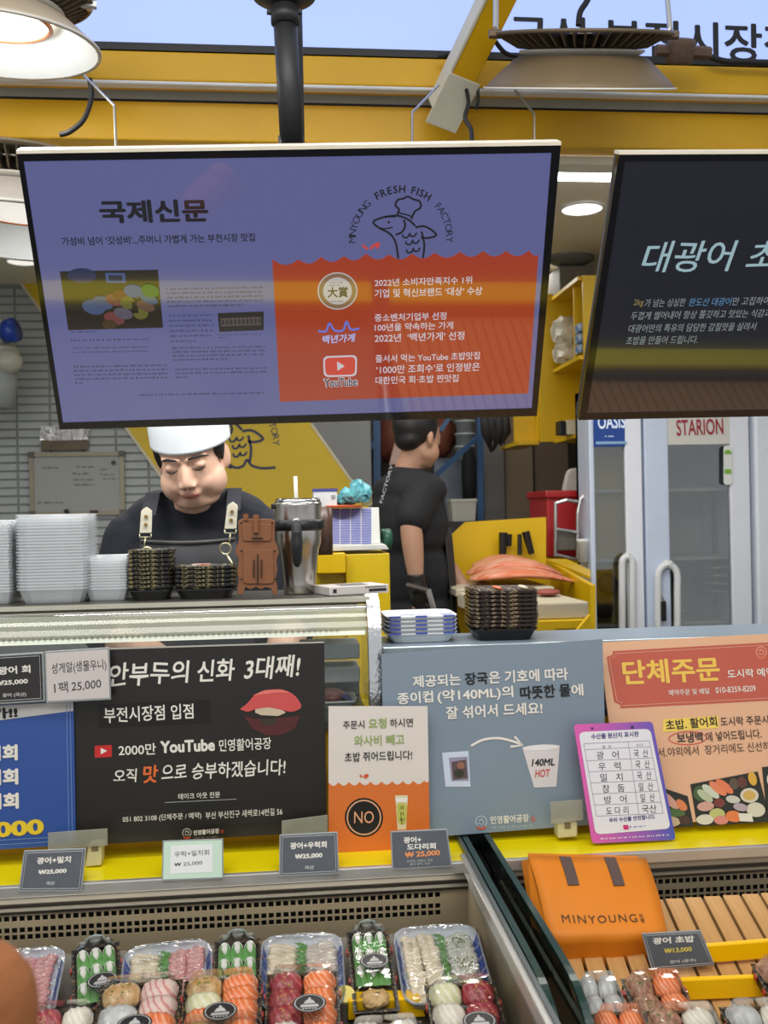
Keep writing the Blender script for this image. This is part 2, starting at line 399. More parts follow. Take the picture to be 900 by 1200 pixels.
# side walls and the store bay behind
grey_wall = M('grey_wall_paint', (128, 130, 130), .6, noise=.05, scale=3)
struct('wall_left', MB().box((-2.75, 4.4, 1.43), (.1, 4.4, 2.84)), M('left_wall_paint', (172, 172, 166), .6))
struct('wall_right', MB().box((3.35, 4.4, 1.43), (.1, 4.4, 2.84)), M('right_wall_paint', (170, 166, 150), .6))
xw = P(432, 600, WY).x
struct('wall_back_grey', MB().span((xa+4.5*tw-.35, WY+.005, 0), (xw+.02, WY+.12, 2.85)), grey_wall, 'plain grey wall beside the yellow panel')
struct('wall_store', MB().box((1.9, 6.55, 1.43), (3.2, .1, 2.84)), M('store_wall_paint', (112, 104, 94), .7, noise=.12, scale=4))
struct('wall_store_side', MB().box((xw+.0, 6.1, 1.43), (.04, .9, 2.84)), grey_wall)
# hanging brown sheets at the back of the store bay
for i, (x0, x1, c, l) in enumerate([(566, 592, (112, 110, 108), 'grey sheet panel hung beside the blue rack post'), (592, 626, (128, 112, 92), 'brown cardboard sheet standing behind the yellow counter'), (628, 668, (110, 94, 78), 'darker brown cardboard sheet next to the red crate')]):
    a, b = P(x0, 490, 6.0), P(x1, 612, 6.0+.02*i); mb = MB().span((a.x, 6.0+.03*i, .0), (b.x, 6.02+.03*i, 2.5))
    thing('cardboard_sheet', mb, M('sheet_%d' % i, c, .7, noise=.1, scale=5), l, 'sheet')
# ---------------------------------------------------------------- fascia beams and signboard
def beam(n, mb, mat, label): return struct('trim_%d' % n, mb, mat, label, bevel=.004)
xl, xr = -2.4, 3.2
def zat(y, Y, x=337): return P(x, y, Y).z
YB = 2.5
z0, z1 = zat(167, YB), zat(121, YB)
beam(1, MB().box(((xl+xr)/2, YB+.03, (z0+z1)/2), (xr-xl, .06, z1-z0)), yel_beam, 'lower yellow steel beam running above the screens')
z2 = zat(98, YB)
beam(2, MB().box(((xl+xr)/2, YB+.017, (z1+z2)/2+.003), (xr-xl, .03, z2-z1+.02)), M('grey_fascia', (176, 182, 172), .5), 'pale grey fascia strip between the two yellow beams')
beam(3, MB().box(((xl+xr)/2, YB+.025, z1-.002), (xr-xl, .05, .012)), black, 'dark gap line on top of the lower yellow beam')
YU = 2.42
z3, z4 = zat(98, YU), zat(64, YU)
beam(4, MB().box(((xl+xr)/2, YU+.03, (z3+z4)/2), (xr-xl, .06, z4-z3)), yel_beam, 'upper yellow steel beam under the signboard')
beam(5, MB().box(((xl+xr)/2, YU+.015, z3-.004), (xr-xl, .03, .009)), M('white_flashing', (222, 224, 226), .4), 'thin white flashing along the bottom of the upper beam')
beam(6, MB().box(((xl+xr)/2, YB+.085, z0-.014), (xr-xl, .07, .022)), cream, 'cream underside board below the lower yellow beam')
for px in (181, 441):
    a = P(px, 112, YB+.03); thing('junction_clip', MB().box((a.x, YB+.026, a.z), (.028, .02, .03)), alu_dark, 'small square metal clip on the grey fascia, %s' % ('nearer the lit lamp' if px < 200 else 'beside the black pole'), 'clip', bevel=.002)
sign = root('signboard', 'glowing pale blue fascia signboard with black Korean lettering above the yellow beams', 'sign', (.4, YU+.06, z4))
ps = Plane((0, YU+.03, 0)); zb = zat(62, YU+.03)
part('light_panel', MB().span((xl, YU+.03, zb), (xr, YU+.12, zb+.75)), M('backlit_sign_face', (154, 174, 232), .5, noise=.015, scale=2, emit=.86), sign)
part('frame_edge', MB().span((xl, YU+.0, zb-.016), (xr, YU+.05, zb+.002)), black, sign)
T(sign, ps, '국식 부전시장점', (597, 65), (935, 76), 48, black, bold=.028)
# black cables lying on the fascia
def cable(pts, r, label, mat=rubber, name='cable', cat='cable'):
    return thing(name, MB().tube(smoothline([tuple(p) for p in pts], 6), r, 8), mat, label, cat, smooth=True)
cable([P(515, 66, 2.38), P(530, 62, 2.36), P(545, 48, 2.34), P(553, 44, 2.30)], .006, 'black cable looping up to the diagonal yellow brace')
cable([P(580, 48, 2.35), P(592, 62, 2.36), P(606, 66, 2.37)], .006, 'black cable curling out of the right side of the yellow brace')
cable([P(546, 103, 2.34), P(549, 120, 2.3), P(545, 138, 2.2), P(552, 152, 2.1), P(553, 174, 2.02)], .005, 'black cable dropping behind the fish screen from the yellow brace')
cable([P(560, 104, 2.34), P(560, 118, 2.34), P(558, 128, 2.34)], .004, 'short black cable stub hanging by the yellow brace')
cable([P(105, 92, 2.3), P(107, 115, 2.3), P(98, 140, 2.28), P(82, 154, 2.27), P(70, 158, 2.27)], .006, 'black cable hanging in a curve under the lit lamp')
cable([P(678, 30, 2.25), P(680, 14, 2.25), P(690, -4, 2.25), P(690, -30, 2.25)], .007, 'black power cable rising from the brown lamp')
cable([P(830, 66, 2.38), P(850, 72, 2.38), P(880, 73, 2.38), P(930, 76, 2.38)], .008, 'black cable lying along the beam beside the junction box')
# wire hangers
def hanger(pts, label): thing('wire_hanger', MB().tube(pts, .003, 6), steel, label, 'hanger', group='wire hangers above the screens')
hanger([P(66, 88, 2.3), P(98, 88, 2.3), P(134, 124, 2.2), P(136, 172, 2.15)], 'bent wire hanger dropping beside the lit lamp')
hanger([P(514, 100, 2.3), P(483, 132, 2.2), P(483, 172, 2.1)], 'bent wire hanger left of the yellow brace')
hanger([P(604, 106, 2.3), P(626, 134, 2.2), P(626, 170, 2.1)], 'bent wire hanger under the brown lamp')
# diagonal brace
br = root('diagonal_brace', 'yellow steel brace slanting up across the signboard', 'brace', P(540, 100, 2.36))
a, b = P(521, 128, 2.40), P(598, -30, 2.18)
d = (b-a).normalized(); sx = Vector((1, .1, 0)); sx = (sx-d*sx.dot(d)).normalized(); sy = d.cross(sx)
rot = Matrix((sx, sy, d)).transposed()
part('channel', MB().box((a+b)/2, (.066, .05, (b-a).length), rot), yel_beam, br, bevel=.003)
part('flange', MB().box((a+b)/2+sx*-.037, (.008, .055, (b-a).length), rot), cream, br, bevel=.002)
part('end_plate', MB().box(a+d*.03+sy*-.03, (.085, .006, .13), rot), cream, br, bevel=.002)
# black pole that carries the screen
pole = root('ceiling_pole', 'black steel pole with round flange carrying the fish screen', 'pole', P(337, 172, 1.86))
pa, pb = P(343, 190, 1.84), P(333, 6, 1.80)
part('tube', MB().tube([pa, pb], .0215, 24), blackm, pole, smooth=True)
part('collar', MB().tube([P(334, 28, 1.80), P(333.5, 12, 1.80)], .0255, 24), blackm, pole, smooth=True)
part('flange', MB().lathe([(.0, .03), (.05, .03), (.058, .022), (.058, .016), (.02, .0), (0, 0)], P(333, 6, 1.80), 32), blackm, pole, smooth=True)
for s_ in (-1, 1): part('bolt', MB().tube([P(333+s_*14, 14, 1.80), P(333+s_*20, 13, 1.80)], .006, 6), blackm, pole)
part('lower_sleeve', MB().tube([P(342, 178, 1.84), P(341, 160, 1.84)], .024, 24), blackm, pole, smooth=True)
# ---------------------------------------------------------------- high-bay lamps
HS = .70      # how squat the lamps are
def highbay(label, px, py, Y, r, axis, shade_m, lit, fin_n=46):
    c = P(px, py, Y); ax = Vector(axis).normalized()*1.0; o = root('pendant_lamp', label, 'lamp', c)
    k = r/.22
    pr = [(.22, .0), (.222, .004), (.212, .02), (.185, .055), (.158, .088), (.143, .10)]
    pin = [(.218, .001), (.20, .02), (.16, .065), (.125, .095), (.0, .097)]
    part('shade', MB().lathe([(a*k, h*k*HS) for a, h in pr], c, 48, ax), shade_m, o, smooth=True)
    part('reflector', MB().lathe([(a*k, h*k*HS) for a, h in pin], c, 48, ax), M('white_reflector', (236, 240, 238), .4, noise=.01), o, smooth=True)
    part('rim', MB().lathe([(.217*k, -.002*k*HS), (.225*k, -.002*k*HS), (.226*k, .005*k*HS), (.217*k, .005*k*HS)], c, 48, ax), M('lamp_rim', (226, 224, 216), .4), o, smooth=True)
    part('diffuser', MB().lathe([(.0, .07*k*HS), (.105*k, .07*k*HS), (.11*k, .085*k*HS)], c, 40, ax), M('lamp_diffuser_lit', (255, 246, 232), .4, noise=0, emit=(2.6 if lit else .9)) if lit else M('lamp_diffuser_dim', (240, 236, 226), .4, noise=0, emit=.8), o, smooth=True)
    part('ring', MB().lathe([(.113*k, .084*k*HS), (.118*k, .07*k*HS), (.108*k, .066*k*HS)], c, 40, ax), M('copper_ring', (188, 112, 66), .4, .5), o, smooth=True)
    hs = MB(); hs.lathe([(.13*k, .10*k*HS), (.145*k, .112*k*HS), (.145*k, .118*k*HS), (.12*k, .12*k*HS)], c, 40, ax)
    part('collar', hs, M('lamp_collar', (206, 200, 186), .45, .2), o, smooth=True)
    part('heat_sink_core', MB().lathe([(.0, .12*k*HS), (.125*k, .12*k*HS), (.135*k, .16*k*HS), (.0, .165*k*HS)], c, 32, ax), M('heat_sink_dark', (62, 56, 48), .6), o, smooth=True)
    part('heat_sink_ring', MB().lathe([(.20*k, .160*k*HS), (.208*k, .163*k*HS), (.208*k, .172*k*HS), (.12*k, .178*k*HS), (.12*k, .172*k*HS)], c, 48, ax), M('heat_sink_brown', (112, 98, 78), .5, .2), o, smooth=True)
    q = ax.to_track_quat('Z', 'Y').to_matrix() @ Matrix.Diagonal((1, 1, HS)); fin = MB()
    for i in range(fin_n):
        a = 2*math.pi*i/fin_n; rr = Vector((math.cos(a), math.sin(a), 0)); tt = Vector((-math.sin(a), math.cos(a), 0))
        pts = [rr*.128*k+Vector((0, 0, .122*k)), rr*.150*k+Vector((0, 0, .124*k)), rr*.200*k+Vector((0, 0, .162*k)), rr*.128*k+Vector((0, 0, .164*k))]
        fin.prism([c+q @ (v-tt*.0012) for v in pts], q @ (tt*.0036))
    f = part('heat_sink_fins', fin, M('heat_sink_brown', (112, 98, 78), .5, .2), o, kind='stuff')
    return o, c, q, k
shade_brown = M('dusty_brown_shade', (122, 104, 76), .55, .1, noise=.08, scale=9, bump=.15)
shade_pale = M('beige_shade', (196, 180, 156), .5, .1, noise=.06, scale=9)
o, c, q, k = highbay('large brown pendant lamp with finned heat sink over the right screen', 678, 104, 2.15, .208, (-.02, -.44, 1), shade_brown, False)
for s_ in (-1, 1):
    part('bracket', MB().tube([c+q @ Vector((s_*.2*k, 0, .168*k)), c+q @ Vector((s_*.205*k, 0, .185*k)), c+Vector((s_*.19*k, -.02, .5))], .006, 8), steel, o)
    part('bracket_bolt', MB().tube([c+q @ Vector((s_*.195*k, -.012, .165*k)), c+q @ Vector((s_*.222*k, -.012, .165*k))], .010, 6), M('bolt_rust', (120, 100, 80), .5, .6), o)
o, c, q, k = highbay('lit beige pendant lamp at the top left corner of the stall front', 0, 55, 2.12, .200, (.02, -.10, 1), shade_pale, True)
part('bracket', MB().tube([c+q @ Vector((.2*k, 0, .15*k)), c+q @ Vector((.205*k, 0, .24*k)), c+q @ Vector((.18*k, 0, .5*k))], .007, 8), steel, o)
part('bracket_bolt', MB().tube([c+q @ Vector((.18*k, -.01, .165*k)), c+q @ Vector((.215*k, -.01, .165*k))], .010, 6), steel, o)
spot_down('high_bay_left', c+Vector((0, -.01, .02)), 16, .1)
lq = bpy.data.lights.new('lamp_bulb', 'POINT'); lq.energy = 2.2; lq.shadow_soft_size = .05; lo = bpy.data.objects.new('lamp_bulb', lq); COL.objects.link(lo); lo.location = c+Vector((0, -.0, .02))
o, c, q, k = highbay('dark finned pendant lamp half hidden behind the left edge of the fish screen', 24, 274, 2.16, .23, (.03, .0, 1), M('grey_shade', (188, 180, 170), .5), False, 60)
jb = root('junction_box', 'rusty cast junction box on the conduit beside the brown lamp', 'junction box', P(795, 62, 2.3))
cc = P(797, 60, 2.3)
rust = M('rusty_cast_iron', (104, 84, 68), .7, .4, noise=.15, scale=40, bump=.4)
part('housing', MB().lathe([(0, -.028), (.03, -.028), (.034, -.02), (.034, .02), (.03, .028), (0, .028)], cc, 24, (0, -.6, 1)), rust, jb, smooth=True)
part('conduit_nut', MB().tube([cc+Vector((.03, 0, -.002)), cc+Vector((.075, 0, -.004))], .016, 6), rust, jb)
part('conduit_nut', MB().tube([cc+Vector((-.03, 0, 0)), cc+Vector((-.06, 0, 0))], .014, 6), rust, jb)
# ---------------------------------------------------------------- ceiling lights inside
def downlight(px, py, label, e=2.4, r=.075):
    c = Pz(px, py, 2.848); o = root('downlight', label, 'ceiling light', c, 'round ceiling downlights')
    part('trim_ring', MB().lathe([(r*1.12, .002), (r*1.14, -.006), (r*.98, -.008), (r*.96, .002)], c, 36), white, o, smooth=True)
    part('lens', MB().lathe([(0, -.004), (r*.97, -.004)], c, 36), M('downlight_lens_%d' % (e*10), (255, 252, 244), .4, noise=0, emit=e), o)
downlight(682, 244, 'bright round downlight between the two screens', 2.6, .088)
downlight(12, 274, 'round downlight beside the upper left edge of the fish screen', .95)
downlight(26, 306, 'round downlight just above the tip of the yellow panel', .8)
tb = root('tube_light', 'white fluorescent batten light on the ceiling between the two screens', 'ceiling light', Pz(700, 206, 2.83))
c = Pz(720, 206, 2.83)
part('housing', MB().box(c+Vector((0, 0, .012)), (1.2, .07, .022)), white, tb, bevel=.003)
part('tube', MB().box(c+Vector((0, 0, -.008)), (1.18, .045, .02)), M('tube_lit', (250, 252, 255), .4, noise=0, emit=6), tb, bevel=.008, seg=3)
# ================================================================== SCREENS
def television(label, corners, inner, plane, back_off):
    """corners, inner: outlines of the casing and of the lit area in photo pixels"""
    cs = [plane.hit(*c) for c in corners]; ce = sum(cs, Vector())/4
    o = root('television', label, 'screen', ce, 'hanging menu screens')
    ins = [plane.hit(*c) for c in inner]; n = plane.n
    mb = MB()
    for i in range(4):
        j = (i+1) % 4; mb.add([cs[i]+n*.002, cs[j]+n*.002, ins[j]+n*.002, ins[i]+n*.002, cs[i]-n*.012, cs[j]-n*.012, ins[j]-n*.004, ins[i]-n*.004],
               [(0, 1, 2, 3), (0, 4, 5, 1), (3, 2, 6, 7), (4, 7, 6, 5)])
    part('bezel', mb, M('glossy_bezel', (16, 16, 20), .1, noise=.02, coat=.5), o)
    ex = (cs[1]-cs[0]).normalized(); ey = (cs[0]-cs[3]).normalized()
    W_, H_ = (cs[1]-cs[0]).length, (cs[0]-cs[3]).length
    part('casing', MB().prism([cs[0]-n*.012, cs[1]-n*.012, cs[2]-n*.012, cs[3]-n*.012], -n*.018), M('tv_casing', (44, 44, 46), .5), o, bevel=.004)
    m1 = MB().prism([cs[0]+ey*.006+n*.003, cs[1]+ey*.006+n*.003, cs[1]+n*.003, cs[0]+n*.003], -n*.032)
    part('top_rail', m1, M('ivory_top_rail', (226, 220, 202), .4), o)
    part('back_housing', MB().prism([ce+ex*a*W_*.33+ey*(b*H_*.3-.04)-n*.03 for a, b in ((-1, 1), (1, 1), (1, -1), (-1, -1))], -n*.035), black, o, bevel=.01)
    part('wall_bracket', MB().tube([ce-n*.06, ce+Vector((0, back_off, .12)), ce+Vector((0, back_off, .75))], .018, 10), blackm, o)
    return o
pt = Plane(P(70, 503, 1.96), -28, 0)
tv = television('large lit screen with newspaper article and orange fish panel hanging over the counter', [(20, 180), (657, 170), (629, 487), (70, 503)], [(28, 189), (646, 179), (623, 478), (74, 495)], pt, .1)
scr_bg = screen('screen_lavender', (88, 92, 140), 1)
def grid_face(pl, q, nx, ny, mat, parent, name, lift):
    return Q(parent, pl, q, mat, name, lift)
sp = Q(tv, pt, [(28, 189), (646, 179), (623, 478), (74, 495)], scr_bg, 'display', .0)
s_blk = screen('screen_black', (14, 14, 22)); s_dk = screen('screen_navy_text', (34, 36, 62)); s_or = screen('screen_orange', (154, 50, 22)); s_wh = screen('screen_white', (196, 190, 200)); s_red = screen('screen_red', (196, 60, 44))
T(tv, pt, '국제신문', (118, 262), (245, 260), 27, s_blk, bold=.045, lift=.001)
T(tv, pt, '가성비 넘어 ‘갓성비’...주머니 가볍게 가는 부전시장 맛집', (73, 288), (299, 283), 10, s_blk, bold=.022, lift=.001)
def ph(x, y, quad):
    a, b, c, d = quad; return tuple((1-y)*((1-x)*a[k]+x*b[k])+y*((1-x)*d[k]+x*c[k]) for k in (0, 1))
def picture(parent, pl, quad, base, items, lift, prefix, maker):
    Q(parent, pl, quad, maker(base), 'printed_picture', lift)
    by = {}
    for kind, x, y, rx, ry, rot, col in items:
        mb = by.setdefault(col, MB())
        if kind == 'o': pts = [ph(x+rx*math.cos(t)*math.cos(rot)-ry*math.sin(t)*math.sin(rot), y+rx*1.6*math.cos(t)*math.sin(rot)+ry*math.sin(t)*math.cos(rot), quad) for t in [2*math.pi*i/16 for i in range(16)]]
        else: pts = [ph(x+a*rx, y+b*ry, quad) for a, b in ((-1, -1), (1, -1+rot), (1, 1), (-1, 1-rot))]
        mb.face([pl.hit(*p, lift+.0003+.0001*len(by)+.00001*len(mb.v)) for p in pts])
    for col, mb in by.items(): part('picture_detail', mb, maker(col), parent)
mk = lambda c: screen('scr_%02x%02x%02x' % c, tuple(int(v*.64) for v in c))
picture(tv, pt, [(70, 318), (185, 316), (191, 384), (80, 387)], (24, 22, 36), [
    ('q', .5, .86, .5, .14, 0, (44, 34, 34)), ('o', .22, .08, .15, .13, 0, (38, 52, 116)), ('q', .56, .13, .10, .09, .1, (84, 120, 196)), ('q', .56, .13, .07, .05, .1, (30, 44, 90)),
    ('o', .30, .62, .12, .12, .35, (86, 116, 176)), ('o', .40, .55, .11, .11, .35, (84, 112, 170)), ('o', .53, .50, .10, .10, .4, (150, 74, 88)), ('o', .61, .44, .10, .10, .4, (124, 44, 60)),
    ('o', .73, .36, .10, .11, .3, (72, 112, 186)), ('o', .66, .56, .08, .11, 0, (130, 132, 70)), ('o', .78, .74, .08, .11, 0, (142, 140, 60)), ('q', .73, .64, .03, .10, .0, (20, 20, 30)),
    ('o', .84, .62, .10, .08, .5, (136, 96, 88)), ('o', .88, .50, .10, .07, .5, (76, 116, 168)), ('o', .90, .36, .09, .10, .6, (40, 140, 72)), ('o', .50, .82, .11, .10, .4, (158, 84, 86)), ('o', .60, .74, .10, .09, .4, (126, 116, 140)), ('o', .44, .92, .08, .08, 0, (96, 66, 44))], .001, 'scr', mk)
picture(tv, pt, [(255, 367), (309, 365), (309, 387), (257, 389)], (46, 44, 50), [('q', .5, .5, .45, .22, 0, (128, 116, 112))]+[('o', .1+.09*i, .5, .03, .16, 0, (80, 70, 76)) for i in range(10)], .001, 'scr', mk)
def tiny_lines(parent, pl, x0, x1, y0, dy, n, h, mat, slope=0, last=.6, shear=0, name='small_print', lift=.001):
    """blocks of print too small to read: broken dashes of the right size and spacing"""
    mb = MB()
    for i in range(n):
        x = x0+shear*i; e = x1 if i < n-1 else x0+(x1-x0)*last; y = y0+dy*i; xs = x
        while x < e:
            w = random.uniform(2.2, 8); w = min(w, e-x+.5); hh = h*random.uniform(.7, 1)
            q = [(x, y-hh+slope*(x-xs)), (x+w, y-hh+slope*(x+w-xs)), (x+w, y+slope*(x+w-xs)), (x, y+slope*(x-xs))]
            nn = max(1, int(w/1.6))
            for k in range(nn):
                a = x+w*k/nn; b = a+w/nn*.62; mb.face([pl.hit(u, v+slope*(u-xs), lift) for u, v in ((a, y-hh), (b, y-hh+random.uniform(0, .8)), (b, y), (a, y-random.uniform(0, .6)))])
            x += w+random.uniform(.9, 2)
    return part(name, mb, mat, parent)
tiny_lines(tv, pt, 195, 308, 340, 5, 5, 2.4, s_dk, -.018, .8, .4)
tiny_lines(tv, pt, 198, 250, 371, 6, 6, 2.2, s_dk, -.018, .6, .4)
tiny_lines(tv, pt, 202, 311, 409, 4.6, 4, 2.2, s_dk, -.018, .6, .4)
tiny_lines(tv, pt, 205, 312, 434, 4.6, 3, 2.2, s_dk, -.018, .15, .4)
tiny_lines(tv, pt, 83, 114, 390, 4, 1, 1.6, s_dk, -.018, 1)
tiny_lines(tv, pt, 83, 174, 400, 5, 1, 2.2, s_dk, -.018, 1)
tiny_lines(tv, pt, 86, 174, 409, 4.8, 2, 1.8, s_dk, -.018, 1)
tiny_lines(tv, pt, 86, 196, 431, 4.8, 5, 2.4, s_dk, -.018, .1, .6)
tiny_lines(tv, pt, 164, 310, 464, 4.8, 1, 2.2, s_dk, -.018, 1)
tiny_lines(tv, pt, 256, 306, 393, 3.4, 2, 1.4, s_dk, -.018, .2)
emblem(pt, 0, 0, 2.4, s_blk, tv, wave=False, lift=.0012)
cusp = [(319, 304), (350, 304), (376, 301), (403, 300), (429, 297), (456, 298), (483, 297), (509, 296), (539, 295), (566, 294), (593, 294), (620, 293.5), (631, 299)]
pts = []
for a, b in zip(cusp, cusp[1:]):
    for k in range(8):
        t = k/8; pts.append((a[0]+(b[0]-a[0])*t, a[1]+(b[1]-a[1])*t+6.5*math.sin(math.pi*t)*min(1, (b[0]-a[0])/24)))
pts += [cusp[-1], (619, 461), (328, 471)]
Q(tv, pt, pts, s_or, 'orange_wave_panel', .0016)
g = MB(); stroke(pt, [(425, 287), (428, 290), (431, 292)], 2.6, g, .002); stroke(pt, [(434, 292), (439, 287), (444, 286), (441, 291)], 2.8, g, .002); part('water_drops', g, s_red, tv)
Q(tv, pt, oval(395.5, 341, 23.5, 22), screen('scr_silver', (176, 170, 172)), 'medal', .002); Q(tv, pt, oval(395.5, 341, 22, 20.5), screen('scr_goldbrown', (122, 92, 72)), 'medal', .0023)
Q(tv, pt, oval(395.5, 341, 17, 16), screen('scr_silver', (176, 170, 172)), 'medal', .0026); T(tv, pt, '大賞', (384, 349), (408, 348.3), 12.5, s_blk, bold=.03, lift=.003)
tiny_lines(tv, pt, 386, 404, 332, 3, 2, 1.4, s_dk, -.02, .7, lift=.003); tiny_lines(tv, pt, 388, 402, 354, 3, 1, 1.5, s_dk, -.02, 1, lift=.003)
for s, p0, p1, h in [('2022년 소비자만족지수 1위', (439, 336), (553, 332.5), 9), ('기업 및 혁신브랜드 ‘대상’ 수상', (439, 349), (565, 345.5), 10), ('중소벤처기업부 선정', (439, 377), (523, 374.5), 9),
                     ('100년을 약속하는 가게', (439, 388.5), (531, 385.5), 9), ('2022년  ‘백년가게’ 선정', (439, 401.5), (544, 398), 10), ('줄서서 먹는 YouTube 초밥맛집', (440, 425), (562, 421), 9),
                     ('‘1000만 조회수’로 인정받은', (441, 438.5), (562, 434.5), 10), ('대한민국 회·초밥 찐맛집', (440, 450.5), (537, 447.5), 9)]:
    T(tv, pt, s, p0, p1, h, s_wh, bold=.015, lift=.002)
g = MB(); stroke(pt, [(373, 388), (382, 388), (386, 379), (392, 387), (402, 387), (406, 377), (411, 386), (421, 385)], 2.4, g, .002); part('wave_logo', g, screen('scr_blue', (96, 112, 206)), tv)
T(tv, pt, '백년가게', (378, 403), (417, 400.5), 10, screen('scr_paleblue', (168, 176, 226)), bold=.03, shear=.2, lift=.002)
Q(tv, pt, roundrect([(378.5, 417.5), (418.5, 416), (418, 441), (379.5, 442)], .25), s_wh, 'play_badge', .0018); Q(tv, pt, roundrect([(380.5, 419.5), (416.5, 418), (416, 439), (381.5, 440)], .25), s_red, 'play_badge', .0021)
Q(tv, pt, [(395, 423.5), (404, 429), (395.5, 434.5)], s_wh, 'play_arrow', .0024)
T(tv, pt, 'YouTube', (379, 454.5), (419.5, 452.5), 11, s_wh, bold=.09, lift=.0019); T(tv, pt, 'YouTube', (380, 453.8), (418.5, 452), 9.6, s_blk, bold=.02, lift=.0023)
# dark screen, the one on the right
pt2 = Plane(P(678, 492, 1.96), -24, -1)
tv2 = television('dark screen with pale Korean calligraphy at the right edge of the picture', [(725, 181), (1400, 178), (1322, 479), (678, 492)], [(732, 189), (1392, 186), (1312, 471), (688, 484)], pt2, .1)
Q(tv2, pt2, [(732, 189), (1392, 186), (1312, 471), (688, 484)], screen('screen_midnight', (11, 15, 27), 1), 'display', .0)
s_pale = screen('screen_pale_teal', (150, 178, 186)); s_gr = screen('screen_grey_text', (132, 140, 142))
T(tv2, pt2, '대광어', (751, 320), (861, 317), 36, s_pale, shear=.22, bold=.01, wob=.02, lift=.001)
T(tv2, pt2, '초밥', (873, 316.5), (948, 314), 34, s_pale, shear=.22, bold=.01, lift=.001)
T(tv2, pt2, '2kg', (742, 360), (754, 359.7), 9, screen('scr_gold', (136, 122, 70)), shear=.2, lift=.001)
T(tv2, pt2, '가 넘는 싱싱한', (755, 360), (803, 359), 9.5, s_gr, shear=.2, lift=.001)
T(tv2, pt2, '완도산 대광어', (807, 359), (857, 358), 9.5, screen('scr_skyblue', (86, 128, 166)), shear=.2, lift=.001)
T(tv2, pt2, '만 고집하여', (858, 358), (902, 357), 9.5, s_gr, shear=.2, lift=.001)
T(tv2, pt2, '두껍게 썰어내어 항상 쫄깃하고 맛있는 식감과', (739, 375), (903, 371.5), 9.5, s_gr, shear=.2, lift=.001)
T(tv2, pt2, '대광어만의 특유의 담담한 감칠맛을 살려서', (736, 390), (886, 387), 9.5, s_gr, shear=.2, lift=.001)
T(tv2, pt2, '초밥을 만들어 드립니다.', (733, 404), (817, 402.5), 9.5, s_gr, shear=.2, lift=.001)
# ================================================================== BACK OF THE STALL
# whiteboard and plaque on the tiled wall
def pxbox(x0, y0, x1, y1, Y, dy, mb=None):
    """box whose front face covers the given photo rectangle at depth Y"""
    a, b, c = P(x0, (y0+y1)/2, Y), P(x1, (y0+y1)/2, Y), P((x0+x1)/2, y0, Y); d = P((x0+x1)/2, y1, Y)
    mb = mb or MB(); return mb.box(((a.x+b.x)/2, Y+dy/2, (c.z+d.z)/2), (b.x-a.x, dy, c.z-d.z))
wbo = root('whiteboard', 'small whiteboard with aluminium frame and faint handwriting on the tiled wall', 'whiteboard', P(90, 603, WY-.01))
pwb = Plane((0, WY-.022, 0))
a, b = P(35, 566, WY-.02), P(146, 566, WY-.02); zt, zb_ = P(90, 530, WY-.02).z, P(90, 604, WY-.02).z
part('board', MB().span((a.x, WY-.02, zb_), (b.x, WY-.006, zt)), M('whiteboard_face', (158, 160, 154), .25, noise=.03, scale=3), wbo)
part('frame', MB().rframe(((a.x+b.x)/2, WY-.022, (zt+zb_)/2), b.x-a.x, zt-zb_, .022, .02), M('champagne_frame', (150, 142, 122), .4, .4), wbo)
g = MB()
for x_ in (a.x+.012, b.x-.012):
    for z_ in (zt-.012, zb_+.012): g.box((x_, WY-.022, z_), (.034, .026, .034))
part('corner_caps', g, M('grey_corner_cap', (92, 90, 86), .5), wbo, bevel=.003)
pen = M('faded_marker', (96, 98, 100), .5)
for x, y, w in ((50, 549, 18), (90, 548, 22), (118, 551, 9), (118, 557, 16), (121, 562, 17), (85, 556, 20), (86, 563, 24), (88, 569, 22), (44, 590, 6), (52, 590, 24)): tiny_lines(wbo, pwb, x, x+w, y, 3, 1, 2.4, pen, 0, 1, name='handwriting', lift=.002)
part('magnet', MB().tube([P(133, 542, WY-.022), P(133, 542, WY-.034)], .012, 12), black, wbo)
thing('marker_pen', MB().tube([P(77, 597, WY-.06), P(83, 612, WY-.05)], .012, 8), black, 'black marker sticking up below the whiteboard', 'pen')
mbx = pxbox(105, 598, 114, 601, WY-.05, .03); thing('board_eraser', mbx, M('eraser_brown', (66, 52, 40), .7), 'small dark eraser on the lower edge of the whiteboard', 'eraser', bevel=.003)
pq = root('wall_plaque', 'brown plaque wrapped in crinkled clear film above the whiteboard', 'plaque', P(75, 527, WY-.01))
part('panel', pxbox(48, 500, 103, 528, WY-.03, .025), M('brown_plaque', (98, 84, 62), .5, noise=.2, scale=20), pq, bevel=.003)
part('film', pxbox(47, 499, 104, 516, WY-.036, .004), clear('crinkled_film', rough=.15, base=.25, edge=.8, bump=1, bscale=60), pq)
# tub and bottle at the far left
sh = root('hanging_dispenser', 'grey wall dispenser with rolled white bag at the left edge of the tiled wall', 'dispenser', P(-6, 480, 5.3))
part('body', MB().tube([P(-6, 478, 5.3), P(-5, 434, 5.3)], [.10, .11], 24), M('frosted_grey_plastic', (150, 156, 158), .4), sh, smooth=True)
g = MB(); g.ell(P(-4, 418, 5.3), (.12, .10, .10)); g.ell(P(6, 424, 5.25), (.09, .07, .07))
part('bag', g, M('crumpled_white_bag', (178, 178, 164), .5, noise=.15, scale=18, bump=1, bscale=30), sh, smooth=True)
jg = root('capped_jug', 'white jug with bright blue cap lying at the left edge above the dispenser', 'jug', P(0, 398, 5.2))
part('body', MB().tube([P(-30, 384, 5.2), P(-6, 388, 5.2), P(6, 389, 5.2)], [.09, .075, .05], 20), M('jug_white', (206, 206, 206), .4), jg, smooth=True)
